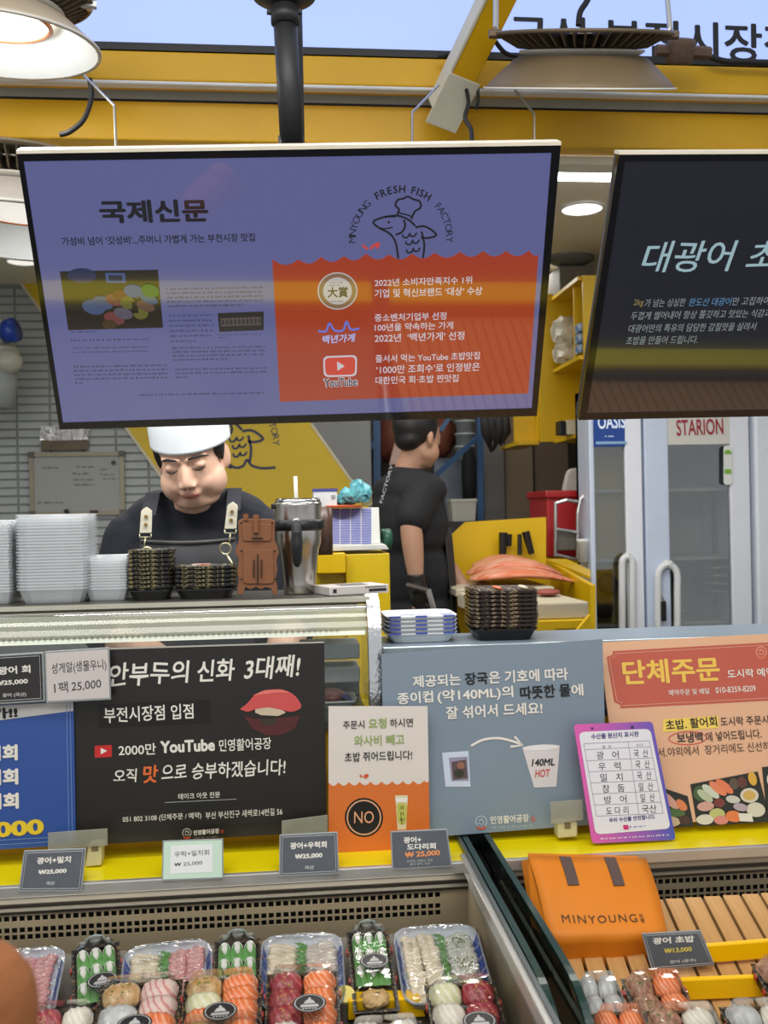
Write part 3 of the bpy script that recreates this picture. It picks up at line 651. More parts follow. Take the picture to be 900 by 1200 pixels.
part('cap', MB().tube([P(5, 390, 5.2), P(18, 386, 5.18)], [.058, .062], 20), M('blue_cap', (20, 62, 158), .35), jg, smooth=True)
# yellow wall cupboard over the fridges
yc = M('yellow_cupboard', (218, 178, 20), .4, noise=.03)
X0 = P(650, 430, 5.0).x; XB = X0+.42
zt1, zm, zbt = P(650, 347, 5.0).z, P(650, 432, 5.0).z, P(650, 517, 5.0).z
cb = root('wall_cupboard', 'open yellow wall cupboard with shelves behind the gap between the screens', 'cupboard', (XB, 4.75, zbt))
part('back_panel', MB().span((XB, 4.57, zbt), (XB+.02, 5.06, zt1)), yc, cb)
part('end_panel', MB().span((X0-.07, 5.04, zbt), (XB, 5.06, zt1+.02)), yc, cb)
part('end_panel', MB().span((X0+.02, 4.55, zbt), (XB, 4.57, zt1)), yc, cb)
for z in (zt1, zm, zbt+.009): part('shelf', MB().span((X0, 4.57, z-.018), (XB, 5.04, z)), yc, cb)
part('divider', MB().span((X0+.02, 4.70, zm), (XB, 4.72, zt1-.018)), yc, cb)
c2 = root('corner_cupboard', 'small yellow corner cupboard hanging below the right end of the fish screen', 'cupboard', P(620, 518, 5.2))
a, b = P(603, 518, 5.15), P(637, 440, 5.15)
part('side_panel', MB().span((a.x, 5.15, a.z), (b.x-.01, 5.17, b.z)), yc, c2)
part('side_panel', MB().span((b.x-.05, 5.08, a.z), (b.x-.03, 5.15, b.z)), yc, c2)
part('bottom_board', MB().span((a.x, 5.08, a.z-.02), (X0-.07, 5.5, a.z)), yc, c2)
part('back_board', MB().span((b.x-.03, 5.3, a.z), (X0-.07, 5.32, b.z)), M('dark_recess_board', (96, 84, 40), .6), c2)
bagm = M('translucent_bag', (206, 202, 184), .25, noise=.12, scale=16, bump=1, bscale=26)
for x, y, rx, rz, l in ((664, 388, .085, .075, 'upper crumpled clear bag of lids on the yellow cupboard shelf'), (666, 414, .085, .06, 'lower crumpled clear bag of lids on the yellow cupboard shelf')):
    c = P(x, y, 4.92); thing('plastic_bag', crumple(MB().ell(c, (rx, .09, rz)), .007), bagm, l, 'bag')
for k in range(3):
    thing('blue_carton', pxbox(679, 378+k*12.4, 693, 388+k*12.4, 4.60, .08), M('blue_label_carton', (70, 112, 168), .4, col2=(190, 204, 220), scale=30), ['top', 'middle', 'bottom'][k]+' blue and white carton of the stack beside the crumpled bags', 'carton', group='blue cartons on the yellow shelf', bevel=.004)
thing('storage_box', pxbox(656, 311, 697, 344, 4.9, .3), M('grey_storage_box', (104, 98, 86), .6), 'grey brown box on top of the yellow wall cupboard', 'box', bevel=.006)
thing('plastic_bag', MB().ell(P(668, 300, 4.95), (.13, .1, .06)), M('grey_bag', (98, 100, 96), .4, bump=1, bscale=20), 'dark grey bag lying on the box above the yellow cupboard', 'bag', smooth=True)
thing('white_carton', pxbox(664, 492, 690, 509, 4.7, .12), M('white_carton', (196, 190, 170), .5), 'white carton with black print on the cupboard bottom board', 'carton', bevel=.003)
thing('black_device', pxbox(656, 493, 663, 509, 4.7, .08), black, 'small black device next to the white carton on the cupboard', 'device', bevel=.003)
# blue rack frame with tubs in the store bay
rk = root('blue_rack', 'blue painted steel rack frame behind the second worker', 'rack', P(500, 610, 5.75))
blue = M('blue_rack_paint', (48, 82, 120), .5, noise=.08)
def bar(x0, y0, x1, y1, Y, w, nm='bar'): part(nm, MB().tube([P(x0, y0, Y), P(x1, y1, Y)], w, 4), blue, rk)
bar(441, 480, 442, 640, 5.75, .03, 'post'); bar(562, 480, 563, 612, 5.75, .026, 'post')
bar(418, 492, 438, 526, 5.7, .018, 'diagonal_bar'); bar(560, 512, 512, 556, 5.65, .018, 'diagonal_bar'); bar(526, 490, 516, 505, 5.8, .018, 'diagonal_bar')
bar(446, 590, 560, 586, 5.85, .014, 'shelf_bar'); bar(446, 640, 640, 634, 5.75, .02, 'shelf_bar')
tub = M('milky_tub', (188, 188, 176), .4, noise=.05)
def bucket(x0, x1, yt, yb, Y, label, mat=tub, name='tub', square=False):
    a, b = P(x0, yt, Y), P(x1, yt, Y); c = P((x0+x1)/2, yb, Y); r = (b.x-a.x)/2; ce = Vector(((a.x+b.x)/2, Y+r, c.z)); h = a.z-c.z
    o = root(name, label, 'tub', ce)
    n = 4 if square else 28
    k = 1.30 if square else 1
    pr = [(r*.84*k, 0), (r*.94*k, h*.86), (r*k, h*.87), (r*1.0*k, h), (r*.95*k, h), (r*.82*k, h*.06), (0, h*.05)]
    mb = MB().lathe([(0, 0)]+pr, (0, 0, 0), n)
    if square: mb.v = [Matrix.Rotation(R(45), 3, 'Z') @ v for v in mb.v]
    mb.v = [v+ce for v in mb.v]
    part('body', mb, mat, o, smooth=not square, bevel=.012 if square else 0); return o
bucket(527, 561, 585, 611, 5.3, 'square milky tub on the dark ledge behind the second worker', square=True)
thing('dark_ledge', MB().span((P(500, 612, 5.2).x, 5.2, .12), (P(600, 612, 5.2).x, 5.7, P(545, 611, 5.3).z)), M('dark_ledge', (44, 46, 50), .6), 'dark ledge under the square milky tub', 'ledge')
for k in range(3): bucket(535, 559, 492+k*15, 508+k*15, 5.95+.002*k, ['upper', 'middle', 'lower'][k]+' white bucket of the stack beside the blue post', M('white_bucket', (176, 184, 186), .4), name='bucket')
thing('grey_cabinet', pxbox(512, 536, 545, 900, 6.2, .1), M('grey_cabinet', (118, 128, 140), .5, noise=.15, scale=12), 'pale grey cabinet with blue trim behind the diagonal bar', 'cabinet', bevel=.006)
thing('dark_coat', MB().ell(P(550, 556, 5.95), (.05, .05, .18)), M('dark_cloth', (24, 24, 28), .8), 'black cloth hanging under the blue diagonal bar', 'cloth', smooth=True)
thing('red_storage_bag', crumple(MB().ell(P(458, 512, 6.2), (.12, .1, .16)).ell(P(515, 510, 6.2), (.10, .1, .14)), .01), M('rust_bag', (112, 58, 40), .7, noise=.2, scale=12, bump=.6), 'rust coloured bags seen behind the second worker head', 'bag', smooth=True)
thing('pink_cloth', MB().prism([P(468, 498, 5.6), P(474, 500, 5.6), P(470, 545, 5.6), P(456, 545, 5.6)], (0, .03, 0)), M('pale_pink_cloth', (188, 158, 150), .8), 'pale pink cloth hanging behind the second worker neck', 'cloth', bevel=.008)
g = MB()
for pts in ([(566, 480), (570, 508), (576, 530)], [(572, 480), (578, 512), (588, 520)], [(584, 480), (586, 505), (578, 528)], [(592, 480), (593, 506), (586, 522)]):
    g.tube([P(x, y, 5.4) for x, y in pts], [.02, .03, .006], 8)
thing('hanging_net', g, M('black_net', (30, 30, 30), .8), 'black nets hanging from hooks beside the blue post', 'net', smooth=True)
# yellow prep counter
pc = M('prep_yellow', (218, 178, 8), .4, noise=.05, scale=5)
pr_ = root('prep_counter', 'yellow prep counter with chamfered back panel where salmon is laid out', 'counter', P(610, 750, 3.8))
pl_ = Plane((0, 4.25, 0)); pts = [(513, 642), (546, 612), (640, 606), (640, 664), (693, 682), (693, 800), (513, 800)]
part('back_panel', board(pl_, pts, .03), pc, pr_)
zt_ = 1.19; xa_, xb_ = P(530, 720, 3.4).x, P(692, 720, 3.1).x
part('worktop', MB().span((xa_+.13, 3.1, zt_-.03), (xb_, 4.24, zt_)), pc, pr_, bevel=.004)
part('front_panel', MB().span((xa_+.15, 3.13, .12), (xb_, 3.16, zt_-.03)), pc, pr_)
part('side_panel', MB().prism([P(646, 660, 4.2), P(692, 686, 3.6), P(692, 740, 3.6), P(646, 705, 4.2)], (.02, 0, 0)), pc, pr_)
part('side_shelf', MB().prism([P(640, 655, 4.25), P(664, 655, 4.25), P(692, 668, 4.0), P(692, 676, 3.8)], (0, 0, -.012)), pc, pr_)
for a_, b_, c_ in (((622, 724), (668, 746), (575, 746)), ((692, 720), (692, 744), (672, 744))):
    part('front_brace', MB().prism([P(*a_, 3.0), P(*b_, 3.0), P(*c_, 3.0)], (0, .02, 0)), pc, pr_)
for k, (x0, y0, x1, y1, l) in enumerate([(587, 624, 599, 652, 'thicker black knife handle standing in the yellow counter'), (610, 622, 622, 650, 'tilted black knife handle nearer the red crate')]):
    o = root('knife', l, 'knife', P((x0+x1)/2, y1, 4.2), 'knives in the yellow counter')
    if k == 0: part('handle', MB().tube([P(590, 624, 4.2), P(589, 651, 4.2)], [.02, .016], 8), black, o); part('guard', MB().tube([P(596, 626, 4.2), P(597, 640, 4.2)], [.016, .01], 8), black, o)
    else: part('handle', MB().tube([P(616, 623, 4.2), P(623, 649, 4.2)], [.018, .014], 8), black, o); part('guard', MB().tube([P(609, 626, 4.2), P(609, 650, 4.2)], .01, 8), black, o)
bd = M('cutting_board', (196, 186, 160), .45, noise=.06, scale=6)
def slab_px(x0, x1, Y0, Y1, z, t, mat, label, name='cutting_board', cat='cutting board', sk=0):
    a, b = P(x0, 700, Y0).x, P(x1, 700, Y0).x
    return thing(name, MB().prism([(a, Y0, z-t), (b, Y0, z-t), (b+sk, Y1, z-t), (a+sk, Y1, z-t)], (0, 0, t)), mat, label, cat, bevel=.006)
slab_px(574, 690, 3.12, 3.62, 1.245, .054, bd, 'thick white cutting board with blood stains in front of the salmon', sk=-.02)
slab_px(534, 650, 3.70, 4.15, 1.25, .03, bd, 'white cutting board under the salmon fillets')
sal = M('salmon_flesh', (214, 112, 70), .35, noise=.0, scale=5, col2=(236, 170, 140), stretch=(2, 9, 9), bump=.5, bscale=30)
def fillet(pts, Y, w, h, label):
    mb = MB(); cen = [P(x, y, Y) for x, y in pts]; n = len(cen); prof = [.25, .75, 1, 1, .85, .5, .15][:n]
    o = len(mb.v); K = 12
    for i, c in enumerate(cen):
        for k in range(K):
            a = 2*math.pi*k/K; mb.v.append(c+Vector((0, math.cos(a)*w*prof[i], math.sin(a)*h*prof[i]*(1 if math.sin(a) > 0 else .5))))
    for i in range(n-1):
        for k in range(K): a = i*K+k; b = i*K+(k+1) % K; mb.f.append((a, b, b+K, a+K)); mb.mi.append(0)
    mb.f.append(tuple(reversed(range(K)))); mb.f.append(tuple(range((n-1)*K, n*K))); mb.mi += [0, 0]
    return thing('salmon_fillet', mb, sal, label, 'salmon fillet', group='salmon fillets on the board', smooth=True, sub=2)
fillet([(545, 674), (562, 667), (582, 662), (604, 661), (626, 664), (645, 669), (660, 675)], 4.0, .15, .036, 'rear salmon fillet of the pile on the white board')
fillet([(548, 680), (566, 676), (588, 673), (612, 672), (636, 674), (658, 679), (674, 682)], 3.85, .14, .032, 'front salmon fillet of the pile on the white board')
fillet([(552, 664), (566, 660), (582, 657), (598, 657), (614, 659), (628, 663), (640, 667)], 4.1, .12, .028, 'topmost pale salmon fillet at the back of the pile')
thing('salmon_scrap', MB().ell(P(642, 694, 3.35), (.045, .05, .012)), M('dark_salmon_scrap', (142, 66, 60), .4), 'dark red salmon scrap on the thick cutting board', 'fish scrap', smooth=True)
rc = root('red_crate', 'red plastic crate at the back corner beside the fridge', 'crate', P(666, 655, 4.7))
redp = M('red_plastic', (172, 30, 34), .4)
a, b = P(641, 575, 4.55), P(694, 652, 4.55)
part('body', MB().span((a.x, 4.56, b.z), (b.x+.0, 4.9, a.z)), redp, rc, bevel=.01)
part('crate_base', MB().span((a.x, 4.58, .12), (b.x, 4.9, b.z-.002)), pc, pr_)
part('rim', MB().span((a.x-.01, 4.54, a.z-.035), (b.x+.01, 4.92, a.z)), redp, rc, bevel=.008)
thing('ivory_basin', MB().prism([P(x, y, 4.7) for x, y in roundrect([(666, 549), (696, 547), (694, 577), (659, 579)], .25)], (0, .04, 0)), M('ivory_plastic', (204, 196, 184), .4), 'ivory plastic basin standing on edge on the red crate', 'basin', bevel=.008)
wr = root('wire_rack', 'chrome wire rack with bowls in front of the red crate', 'rack', P(668, 655, 4.4))
st2 = M('wire_chrome', (180, 180, 180), .3, .9)
for pts in ([(651, 588), (651, 652)], [(677, 656), (677, 600), (680, 586), (688, 577), (698, 575)], [(651, 590), (664, 586), (677, 588)], [(651, 620), (677, 624)], [(651, 650), (677, 656)]):
    part('wire', MB().tube([P(x, y, 4.4) for x, y in pts], .008, 8), st2, wr)
part('tray', pxbox(653, 623, 677, 645, 4.42, .06), M('smoky_tray', (104, 98, 92), .3, noise=.2, scale=30), wr, bevel=.005)
bucket(678, 693, 632, 659, 4.32, 'small white pail beside the wire rack', whitepl, name='pail')
# ================================================================== FRIDGES
fw = M('fridge_bluish_white', (208, 220, 240), .3, noise=.02); fww = M('fridge_white', (240, 244, 252), .3, noise=.01)
fin_ = M('fridge_interior', (196, 196, 190), .5, noise=.03); glassm = clear('fridge_glass', (.86, .88, .86), .03, .10, .7)
def fridge(label, x0, x1, gx0, gx1, header, hy, htop=455, inner=fin_, Y=4.3, shelfm=None, D=.55):
    o = root('display_fridge', label, 'fridge', (P((x0+x1)/2, 700, Y).x, Y+.1, .12), 'upright fridges in the back row')
    xa, xb, ga, gb = (P(x, 620, Y).x for x in (x0, x1, gx0, gx1)); zT = P(800, htop, Y).z; zH = P(800, hy, Y).z
    part('shell', MB().span((xa, Y+.04, .12), (xa+.03, Y+D, zT)).span((xb-.03, Y+.04, .12), (xb, Y+D, zT)).span((xa, Y+D-.03, .12), (xb, Y+D, zT)).span((xa, Y+.04, zT-.04), (xb, Y+D, zT)).span((xa, Y+.04, .12), (xb, Y+D, .3)), fw, o)
    part('liner', MB().span((xa+.03, Y+D-.05, .3), (xb-.03, Y+D-.03, zH)), inner, o)
    part('door_stile', MB().span((xa, Y, .3), (ga, Y+.04, zT)), fw, o, bevel=.006); part('door_stile', MB().span((gb, Y, .3), (xb-.004, Y+.04, zT)), fww, o, bevel=.006)
    part('door_rail', MB().span((ga, Y, .3), (gb, Y+.04, .5)), fww, o)
    part('header', MB().span((ga, Y-.003, zH), (gb, Y+.04, zT)), header, o)
    part('door_glass', MB().span((ga, Y+.018, .5), (gb, Y+.022, zH)), glassm, o)
    for z in (1.0, 1.30, 1.62, 1.95): 
        if z < zH: part('shelf', MB().span((xa+.04, Y+.1, z), (xb-.04, Y+D-.06, z+.014)), shelfm or M('fridge_shelf', (176, 180, 178), .4), o)
    return o
o1 = fridge('narrow fridge with blue header and yellow wall reflection coloured into its liner', 692, 755, 698, 734, M('blue_header', (28, 66, 140), .3, noise=0, emit=.12), 522, inner=M('reflection_yellow_liner', (170, 150, 70), .5), D=.2)  # liner coloured yellow to imitate the wall reflected in the door glass
pf = Plane((0, 4.3-.004, 0))
T(o1, pf, 'OASIS', (701, 503), (733, 501.5), 16, M('header_pale_letters', (214, 226, 240), .4, emit=.3, noise=0), bold=.02)
tiny_lines(o1, pf, 709, 721, 512, 3, 1, 2, M('header_pale_letters', (214, 226, 240)), 0, 1)
part('header_strip', MB().box(((P(698, 520, 4.3).x+P(734, 520, 4.3).x)/2, 4.295, P(716, 519, 4.3).z), (P(734, 520, 4.3).x-P(698, 520, 4.3).x, .004, .012)), M('light_blue_strip', (140, 180, 214), .4), o1)
def handle(o, x0, x1, y0, y1, Y=4.3):
    a = [P(x, y, Y-.02) for x, y in roundrect([(x0, y0), (x1, y0), (x1, y1), (x0, y1)], .7, 6)]
    part('handle', MB().tube(a+[a[0]], .016, 8, cap=False), white, o, smooth=True)
handle(o1, 729, 741, 652, 752)
o2 = fridge('tall fridge with grey header and maker lettering in red over a clear glass door', 757, 881, 785, 857, M('grey_header', (196, 194, 186), .3, noise=0, emit=.15), 521)
T(o2, pf, 'STARION', (793, 511), (848, 509), 19, M('red_letters', (162, 28, 44), .4, noise=0), bold=.02, lift=.002)
handle(o2, 771, 794, 661, 750)
part('lock', MB().box(P(777, 716, 4.27), (.022, .03, .09)), black, o2, bevel=.004); part('lock_shackle', MB().tube([P(775, 706, 4.27), P(776, 699, 4.27), P(779, 706, 4.27)], .004, 6), steel, o2)
el = part('energy_label', MB().prism([P(x, y, 4.294) for x, y in roundrect([(848, 522), (858, 522), (858, 568), (848, 568)], .4)], (0, .002, 0)), M('label_white', (232, 236, 228), .4), o2, label='white and green energy label')
pe = Plane((0, 4.292, 0)); Q(o2, pe, oval(853, 532, 4.4, 5, a0=180, a1=360, n=10), M('label_green', (130, 190, 60), .4), 'label_print', .001); Q(o2, pe, [(849, 550), (857, 550), (857, 555), (849, 555)], M('label_green', (130, 190, 60)), 'label_print', .001)
for k in range(4):
    c = P(842, 668+k*9, 4.55); thing('stainless_tray', MB().lathe([(0, 0), (.10, 0), (.125, .022), (.13, .022), (.10, .004), (0, .004)], c, 28), M('dull_steel_tray', (150, 150, 146), .35, .7), ['top', 'second', 'third', 'lowest'][k]+' steel dish of the stack inside the clear glass fridge', 'dish', group='steel dishes in the fridge', smooth=True)
thing('shelf_upright', MB().box(P(838, 650, 4.6), (.02, .02, .6)), M('perforated_upright', (120, 122, 120), .4, .5), 'slotted shelf upright seen through the clear fridge door', 'shelf upright')
for k, (x, y) in enumerate(((712, 684), (708, 712))):
    thing('dark_packet', MB().ell(P(x, y, 4.40), (.05, .03, .05)), M('dark_packet', (60, 52, 50), .6, bump=.5), ['upper', 'lower'][k]+' dark packet inside the narrow fridge', 'packet', smooth=True)
o3 = root('display_fridge', 'plain white fridge door at the right edge of the picture', 'fridge', (P(950, 700, 4.3).x, 4.6, .12), 'upright fridges in the back row')
a, b = P(886, 620, 4.3).x, P(1030, 620, 4.3).x; zT = P(800, 455, 4.3).z
part('shell', MB().span((a, 4.34, .12), (b, 4.9, zT)), fww, o3); part('door', MB().span((a, 4.29, .2), (b, 4.34, zT)), M('fridge_bright_white', (238, 244, 252), .3, noise=.01), o3, bevel=.01)

# ================================================================== PEOPLE
skin = M('skin', (226, 182, 156), .5, noise=.03, scale=12); skin2 = M('skin_tan', (176, 134, 108), .55, noise=.04)
lip = M('lip_pink', (206, 138, 122), .45, noise=.02); hair = M('black_hair', (20, 18, 18), .5, noise=.2, scale=60, stretch=(1, 1, .2))
tee = M('black_tshirt', (30, 33, 42), .85, noise=.10, scale=8, bump=.25, bscale=10); apr = M('charcoal_apron', (58, 59, 62), .75, noise=.08, scale=30, bump=.1)
pants = M('dark_trousers', (34, 35, 40), .85, noise=.08)
def V(*a): return Vector(a)
def head_shape(mb, X):
    """X maps head space (x across, y forward, z up; origin between the ears) to the world"""
    r3 = X.to_3x3()
    def e(c, r, rot=None): mb.ell(X @ V(*c), r, (r3 @ Euler(rot).to_matrix()) if rot else r3, 20, 12)
    def l(a, b, ra, rb): mb.tube([X @ V(*a), X @ V(*b)], [ra, rb], 12); mb.ell(X @ V(*a), (ra,)*3); mb.ell(X @ V(*b), (rb,)*3)
    e((0, -.012, .040), (.077, .096, .088)); e((0, .030, -.022), (.070, .066, .088)); e((0, .030, .035), (.068, .062, .062))
    for s in (-1, 1):
        e((s*.042, .034, -.050), (.039, .048, .046)); e((s*.031, .064, -.044), (.030, .026, .028))
        e((s*.032, .082, .006), (.018, .012, .011)); l((s*.012, .090, .024), (s*.050, .074, .026), .009, .007)
        e((s*.013, .102, -.038), (.010, .010, .008)); e((s*.080, -.004, -.008), (.010, .020, .033), (0, 0, s*.35))
    e((0, .064, -.082), (.034, .024, .020)); e((0, .040, -.092), (.058, .044, .024))
    l((0, .086, .012), (0, .103, -.028), .009, .013); e((0, .107, -.033), (.013, .010, .010))
    e((0, .083, -.060), (.028, .016, .016)); e((-.008, .097, -.0612), (.012, .006, .004)); e((.008, .097, -.0612), (.012, .006, .004)); e((0, .0935, -.0695), (.015, .006, .0045))
def hand_shape(mb, wrist, d, side, palm_n, curl=.5, k=1.0):
    """palm and five bent fingers; d: direction of the fingers, side: towards the thumb, palm_n: the way the palm faces"""
    d = d.normalized(); side = (side-d*side.dot(d)).normalized(); pn = palm_n.normalized()
    pc_ = wrist+d*.05*k; rot = Matrix((side, pn, d)).transposed()
    mb.ell(pc_, (.042*k, .016*k, .052*k), rot)
    for i, L in enumerate((.070, .078, .073, .058)):
        p = wrist+d*.088*k+side*(.030-.020*i)*k; pts = [p]; dd = d.copy()
        for s_, f in enumerate((.45, .32, .23)):
            dd = (dd+pn*curl*(.5+.5*s_)).normalized(); pts.append(pts[-1]+dd*L*f*k)
        mb.tube(pts, [.0095*k, .0088*k, .0080*k, .0068*k], 8); mb.ell(pts[-1], (.0068*k,)*3)
    p = wrist+d*.028*k+side*.034*k; q = p+(side*.6+d*.7+pn*.3).normalized()*.035*k; r = q+(side*.15+d+pn*.5).normalized()*.028*k
    mb.tube([wrist+d*.02*k+side*.02*k, p, q, r], [.013*k, .013*k, .0105*k, .008*k], 8); mb.ell(r, (.008*k,)*3)
# ---- the sushi chef behind the glass counter
ch = root('person', 'chef in white cap, black t-shirt and charcoal apron looking down behind the glass counter', 'person', P(215, 1100, 2.5).xy.to_3d()+V(0, 0, .12))
Yc = 2.50
hc = P(225, 535, 2.42); BZ = P(225, 531, 2.42).z
HX = Matrix.Translation(hc) @ Matrix.Rotation(math.pi+R(-6), 4, 'Z') @ Matrix.Rotation(R(-23), 4, 'X') @ Matrix.Rotation(R(7), 4, 'Y')
b = MB(); head_shape(b, HX)
cx = hc.x
neck0 = V(cx-.005, Yc+.03, BZ-.13)
b.tube([hc+V(0, .05, -.02), neck0, neck0+V(0, .02, -.08)], [.058, .066, .08], 16)
sh_l, sh_r = V(cx-.165, Yc+.06, BZ-.215), V(cx+.160, Yc+.06, BZ-.21)
def torso(mb, g=0):
    mb.ell(V(cx, Yc+.07, BZ-.20), (.19+g, .115+g, .09+g)); mb.ell(V(cx, Yc+.04, BZ-.34), (.195+g, .14+g, .19+g)); mb.ell(V(cx, Yc+.06, BZ-.53), (.185+g, .14+g, .18+g))
    mb.ell(V(cx, Yc+.08, BZ-.70), (.19+g, .145+g, .16+g))
    mb.ell(V(cx-.10, Yc+.07, BZ-.150), (.09+g, .075+g, .05+g), (0, R(-22), 0)); mb.ell(V(cx+.10, Yc+.07, BZ-.150), (.09+g, .075+g, .05+g), (0, R(22), 0))
torso(b)
el_l, el_r = P(128, 716, 2.46), P(342, 712, 2.48); el_l = V(cx-.215, Yc+.0, BZ-.44); el_r = V(cx+.235, Yc+.0, BZ-.43)
hd_l, hd_r = P(212, 790, 2.30), P(322, 790, 2.28)
for s_, e_, h_ in ((sh_l, el_l, hd_l), (sh_r, el_r, hd_r)):
    limb(b, [s_, (s_+e_)/2, e_], [.062, .055, .046]); limb(b, [e_, (e_*.6+h_*.4), h_], [.046, .046, .030])
hand_shape(b, hd_l, (V(cx+.03, 2.2, hd_l.z-.06)-hd_l), V(0, 0, 1), V(1, 0, 0), .45); hand_shape(b, hd_r, (V(cx+.10, 2.18, hd_r.z-.06)-hd_r), V(0, 0, 1), V(-1, 0, 0), .6)
hipz = BZ-.78
for s in (-1, 1):
    limb(b, [V(cx+s*.10, Yc+.08, hipz), V(cx+s*.11, Yc+.06, hipz-.38), V(cx+s*.12, Yc+.08, .22)], [.105, .07, .045]); b.ell(V(cx+s*.12, Yc+.0, .165), (.045, .12, .045))
HI = HX.inverted()
def lipsel(c):
    q = HI @ c
    if q.y > .088 and abs(q.x) < .021-.6*abs(q.z+.0652) and -.0745 < q.z < -.0575: return 1
    return 0
me = fuse(b, 'skin_body', .0042, 5, [skin, lip], lipsel, OFF[ch.name]); part('body', me, None, ch)
# shirt, trousers, apron
s = MB(); torso(s, .012)
s.ell(V(cx, Yc+.045, BZ-.115), (.095, .085, .045))
for s_, e_ in ((sh_l, el_l), (sh_r, el_r)):
    limb(s, [s_, (s_+e_)/2, e_+(s_-e_)*.02], [.078, .074, .070])
me = fuse(s, 't_shirt', .006, 5, [tee], None, OFF[ch.name]); part('t_shirt', me, None, ch, label='plain black crew-neck t-shirt')
s = MB()
for q in (-1, 1): limb(s, [V(cx+q*.10, Yc+.08, hipz+.02), V(cx+q*.11, Yc+.06, hipz-.38), V(cx+q*.12, Yc+.08, .22)], [.125, .088, .07])
me = fuse(s, 'trousers', .012, 4, [pants], None, OFF[ch.name]); part('trousers', me, None, ch)
s = MB()
for q in (-1, 1): s.ell(V(cx+q*.12, Yc-.02, .16), (.055, .14, .04))
part('shoes', s, black, ch, smooth=True)
# apron: bib wrapped on the chest
ax0, ax1 = P(163, 650, 2.36).x, P(275, 650, 2.36).x
g = MB(); nx, nz = 16, 12; ztop = P(220, 634, 2.34).z
for j in range(nz+1):
    for i in range(nx+1):
        u = i/nx; v = j/nz; wd = .5+.12*v
        x = (ax0+ax1)/2+(u-.5)*(ax1-ax0)*(1+.55*min(1, v*2.2)); z = ztop-v*.85+.006*(abs(u-.5)*2)**2
        y = Yc-.128+.25*(abs(x-cx))**2/.19+.02*v+(.006*math.sin(u*9+v*5)); g.v.append(V(x, y, z))
for j in range(nz):
    for i in range(nx): a = j*(nx+1)+i; g.f.append((a, a+1, a+nx+2, a+nx+1)); g.mi.append(0)
ap = part('apron', g, apr, ch, label='charcoal bib apron', smooth=True, solid=.004)
hem = MB().tube([g.v[i]+V(0, -.003, -.004) for i in range(nx+1)], .0035, 6); part('apron_hem', hem, M('apron_hem', (96, 94, 90), .7), ap)
for sgn, xs in ((-1, ((173, 599), (172, 612), (171, 640))), (1, ((273, 593), (272, 608), (269, 636)))):
    p_top, p_mid, p_low = [P(x, y, 2.33) for x, y in xs]
    sh_top = V(p_top.x+(.01 if sgn < 0 else -.01), Yc+.05, BZ-.085)
    st = MB(); w = .017
    chn = [sh_top, V(p_top.x, Yc-.065, p_top.z+.045), V(p_top.x, 2.345, p_top.z-.01)]
    for a_, c_ in zip(chn, chn[1:]): st.prism([a_+V(-w, -.01, 0), a_+V(w, -.01, 0), c_+V(w, -.01, 0), c_+V(-w, -.01, 0)], (0, .004, 0))
    part('shoulder_strap', st, tee, ap)
    o_ = p_top+V(0, -.018, .0); q_ = o_+(p_low-p_top)*.62
    dx = (q_-o_); px_ = V(1, 0, 0)*.0125
    lt = MB().prism([o_+px_*.7+V(0, 0, .004), o_+px_*.0+V(0, 0, .010), o_-px_*.7+V(0, 0, .004), o_-px_, q_-px_*1.1, q_+px_*1.1, o_+px_], (0, .004, 0))
    tab = part('leather_tab', lt, M('ivory_leather', (226, 220, 196), .5), ap, label='ivory leather tab with two studs', bevel=.001)
    sd = MB()
    for f in (.25, .62): c_ = o_+dx*f+V(0, -.001, 0); sd.tube([c_, c_+V(0, -.003, 0)], .0042, 10)
    part('stud', sd, M('brass_stud', (176, 140, 84), .3, .9), ap)
    rg = MB().tube([q_+V(-.013, -.002, -.002), q_+V(-.013, -.002, -.010), q_+V(.013, -.002, -.010), q_+V(.013, -.002, -.002)], .002, 6)
    rg.tube([q_+V(0, -.002, -.010), q_+V(-.003, -.006, -.035)], .0022, 6)
    cc_ = q_+V(-.012 if sgn > 0 else .004, -.008, -.046)
    rg.tube([cc_+V(math.cos(t)*.013, 0, math.sin(t)*.013) for t in [2*math.pi*i/16 for i in range(17)]], .0026, 6, cap=False)
    if sgn > 0: rg.tube([cc_+V(.003, -.004, -.013), cc_+V(.016, -.008, -.036), cc_+V(.030, -.01, -.066)], .003, 6)
    part('strap_ring', rg, M('dull_brass', (190, 184, 150), .3, .8), ap, smooth=True)
# hair, brows, lashes and cap
hr = MB(); r3 = HX.to_3x3()
hr.ell(HX @ V(0, -.022, .040), (.085, .096, .090), r3, 24, 14)
for q in (-1, 1): hr.ell(HX @ V(q*.074, .012, .030), (.012, .030, .040), r3); hr.ell(HX @ V(q*.077, .020, .010), (.006, .010, .026), r3)
me = fuse(hr, 'hair', .005, 4, [hair], None, OFF[ch.name]); part('hair', me, None, ch, label='short black hair with sideburns')
bw = MB()
for q in (-1, 1):
    bw.tube([HX @ V(*p) for p in ((q*.014, .0980, .0262), (q*.028, .0950, .0285), (q*.042, .0872, .0278), (q*.057, .0730, .0215))], [.0018, .0032, .0030, .0012], 6)
part('eyebrows', bw, hair, ch, smooth=True)
ls = MB()
for q in (-1, 1): ls.tube([HX @ V(*p) for p in ((q*.017, .0905, .0005), (q*.026, .0950, -.0035), (q*.036, .0935, -.0040), (q*.047, .0850, -.001))], [.0008, .0016, .0018, .001], 6)
part('eyelashes', ls, hair, ch)
ns = MB()
for q in (-1, 1): ns.ell(HX @ V(q*.0065, .1100, -.0425), (.0035, .003, .0018), r3)
ns.tube([HX @ V(*p) for p in ((-.019, .0955, -.0645), (-.008, .1030, -.0650), (0, .1035, -.0655), (.008, .1030, -.0650), (.019, .0955, -.0645))], .0011, 6)
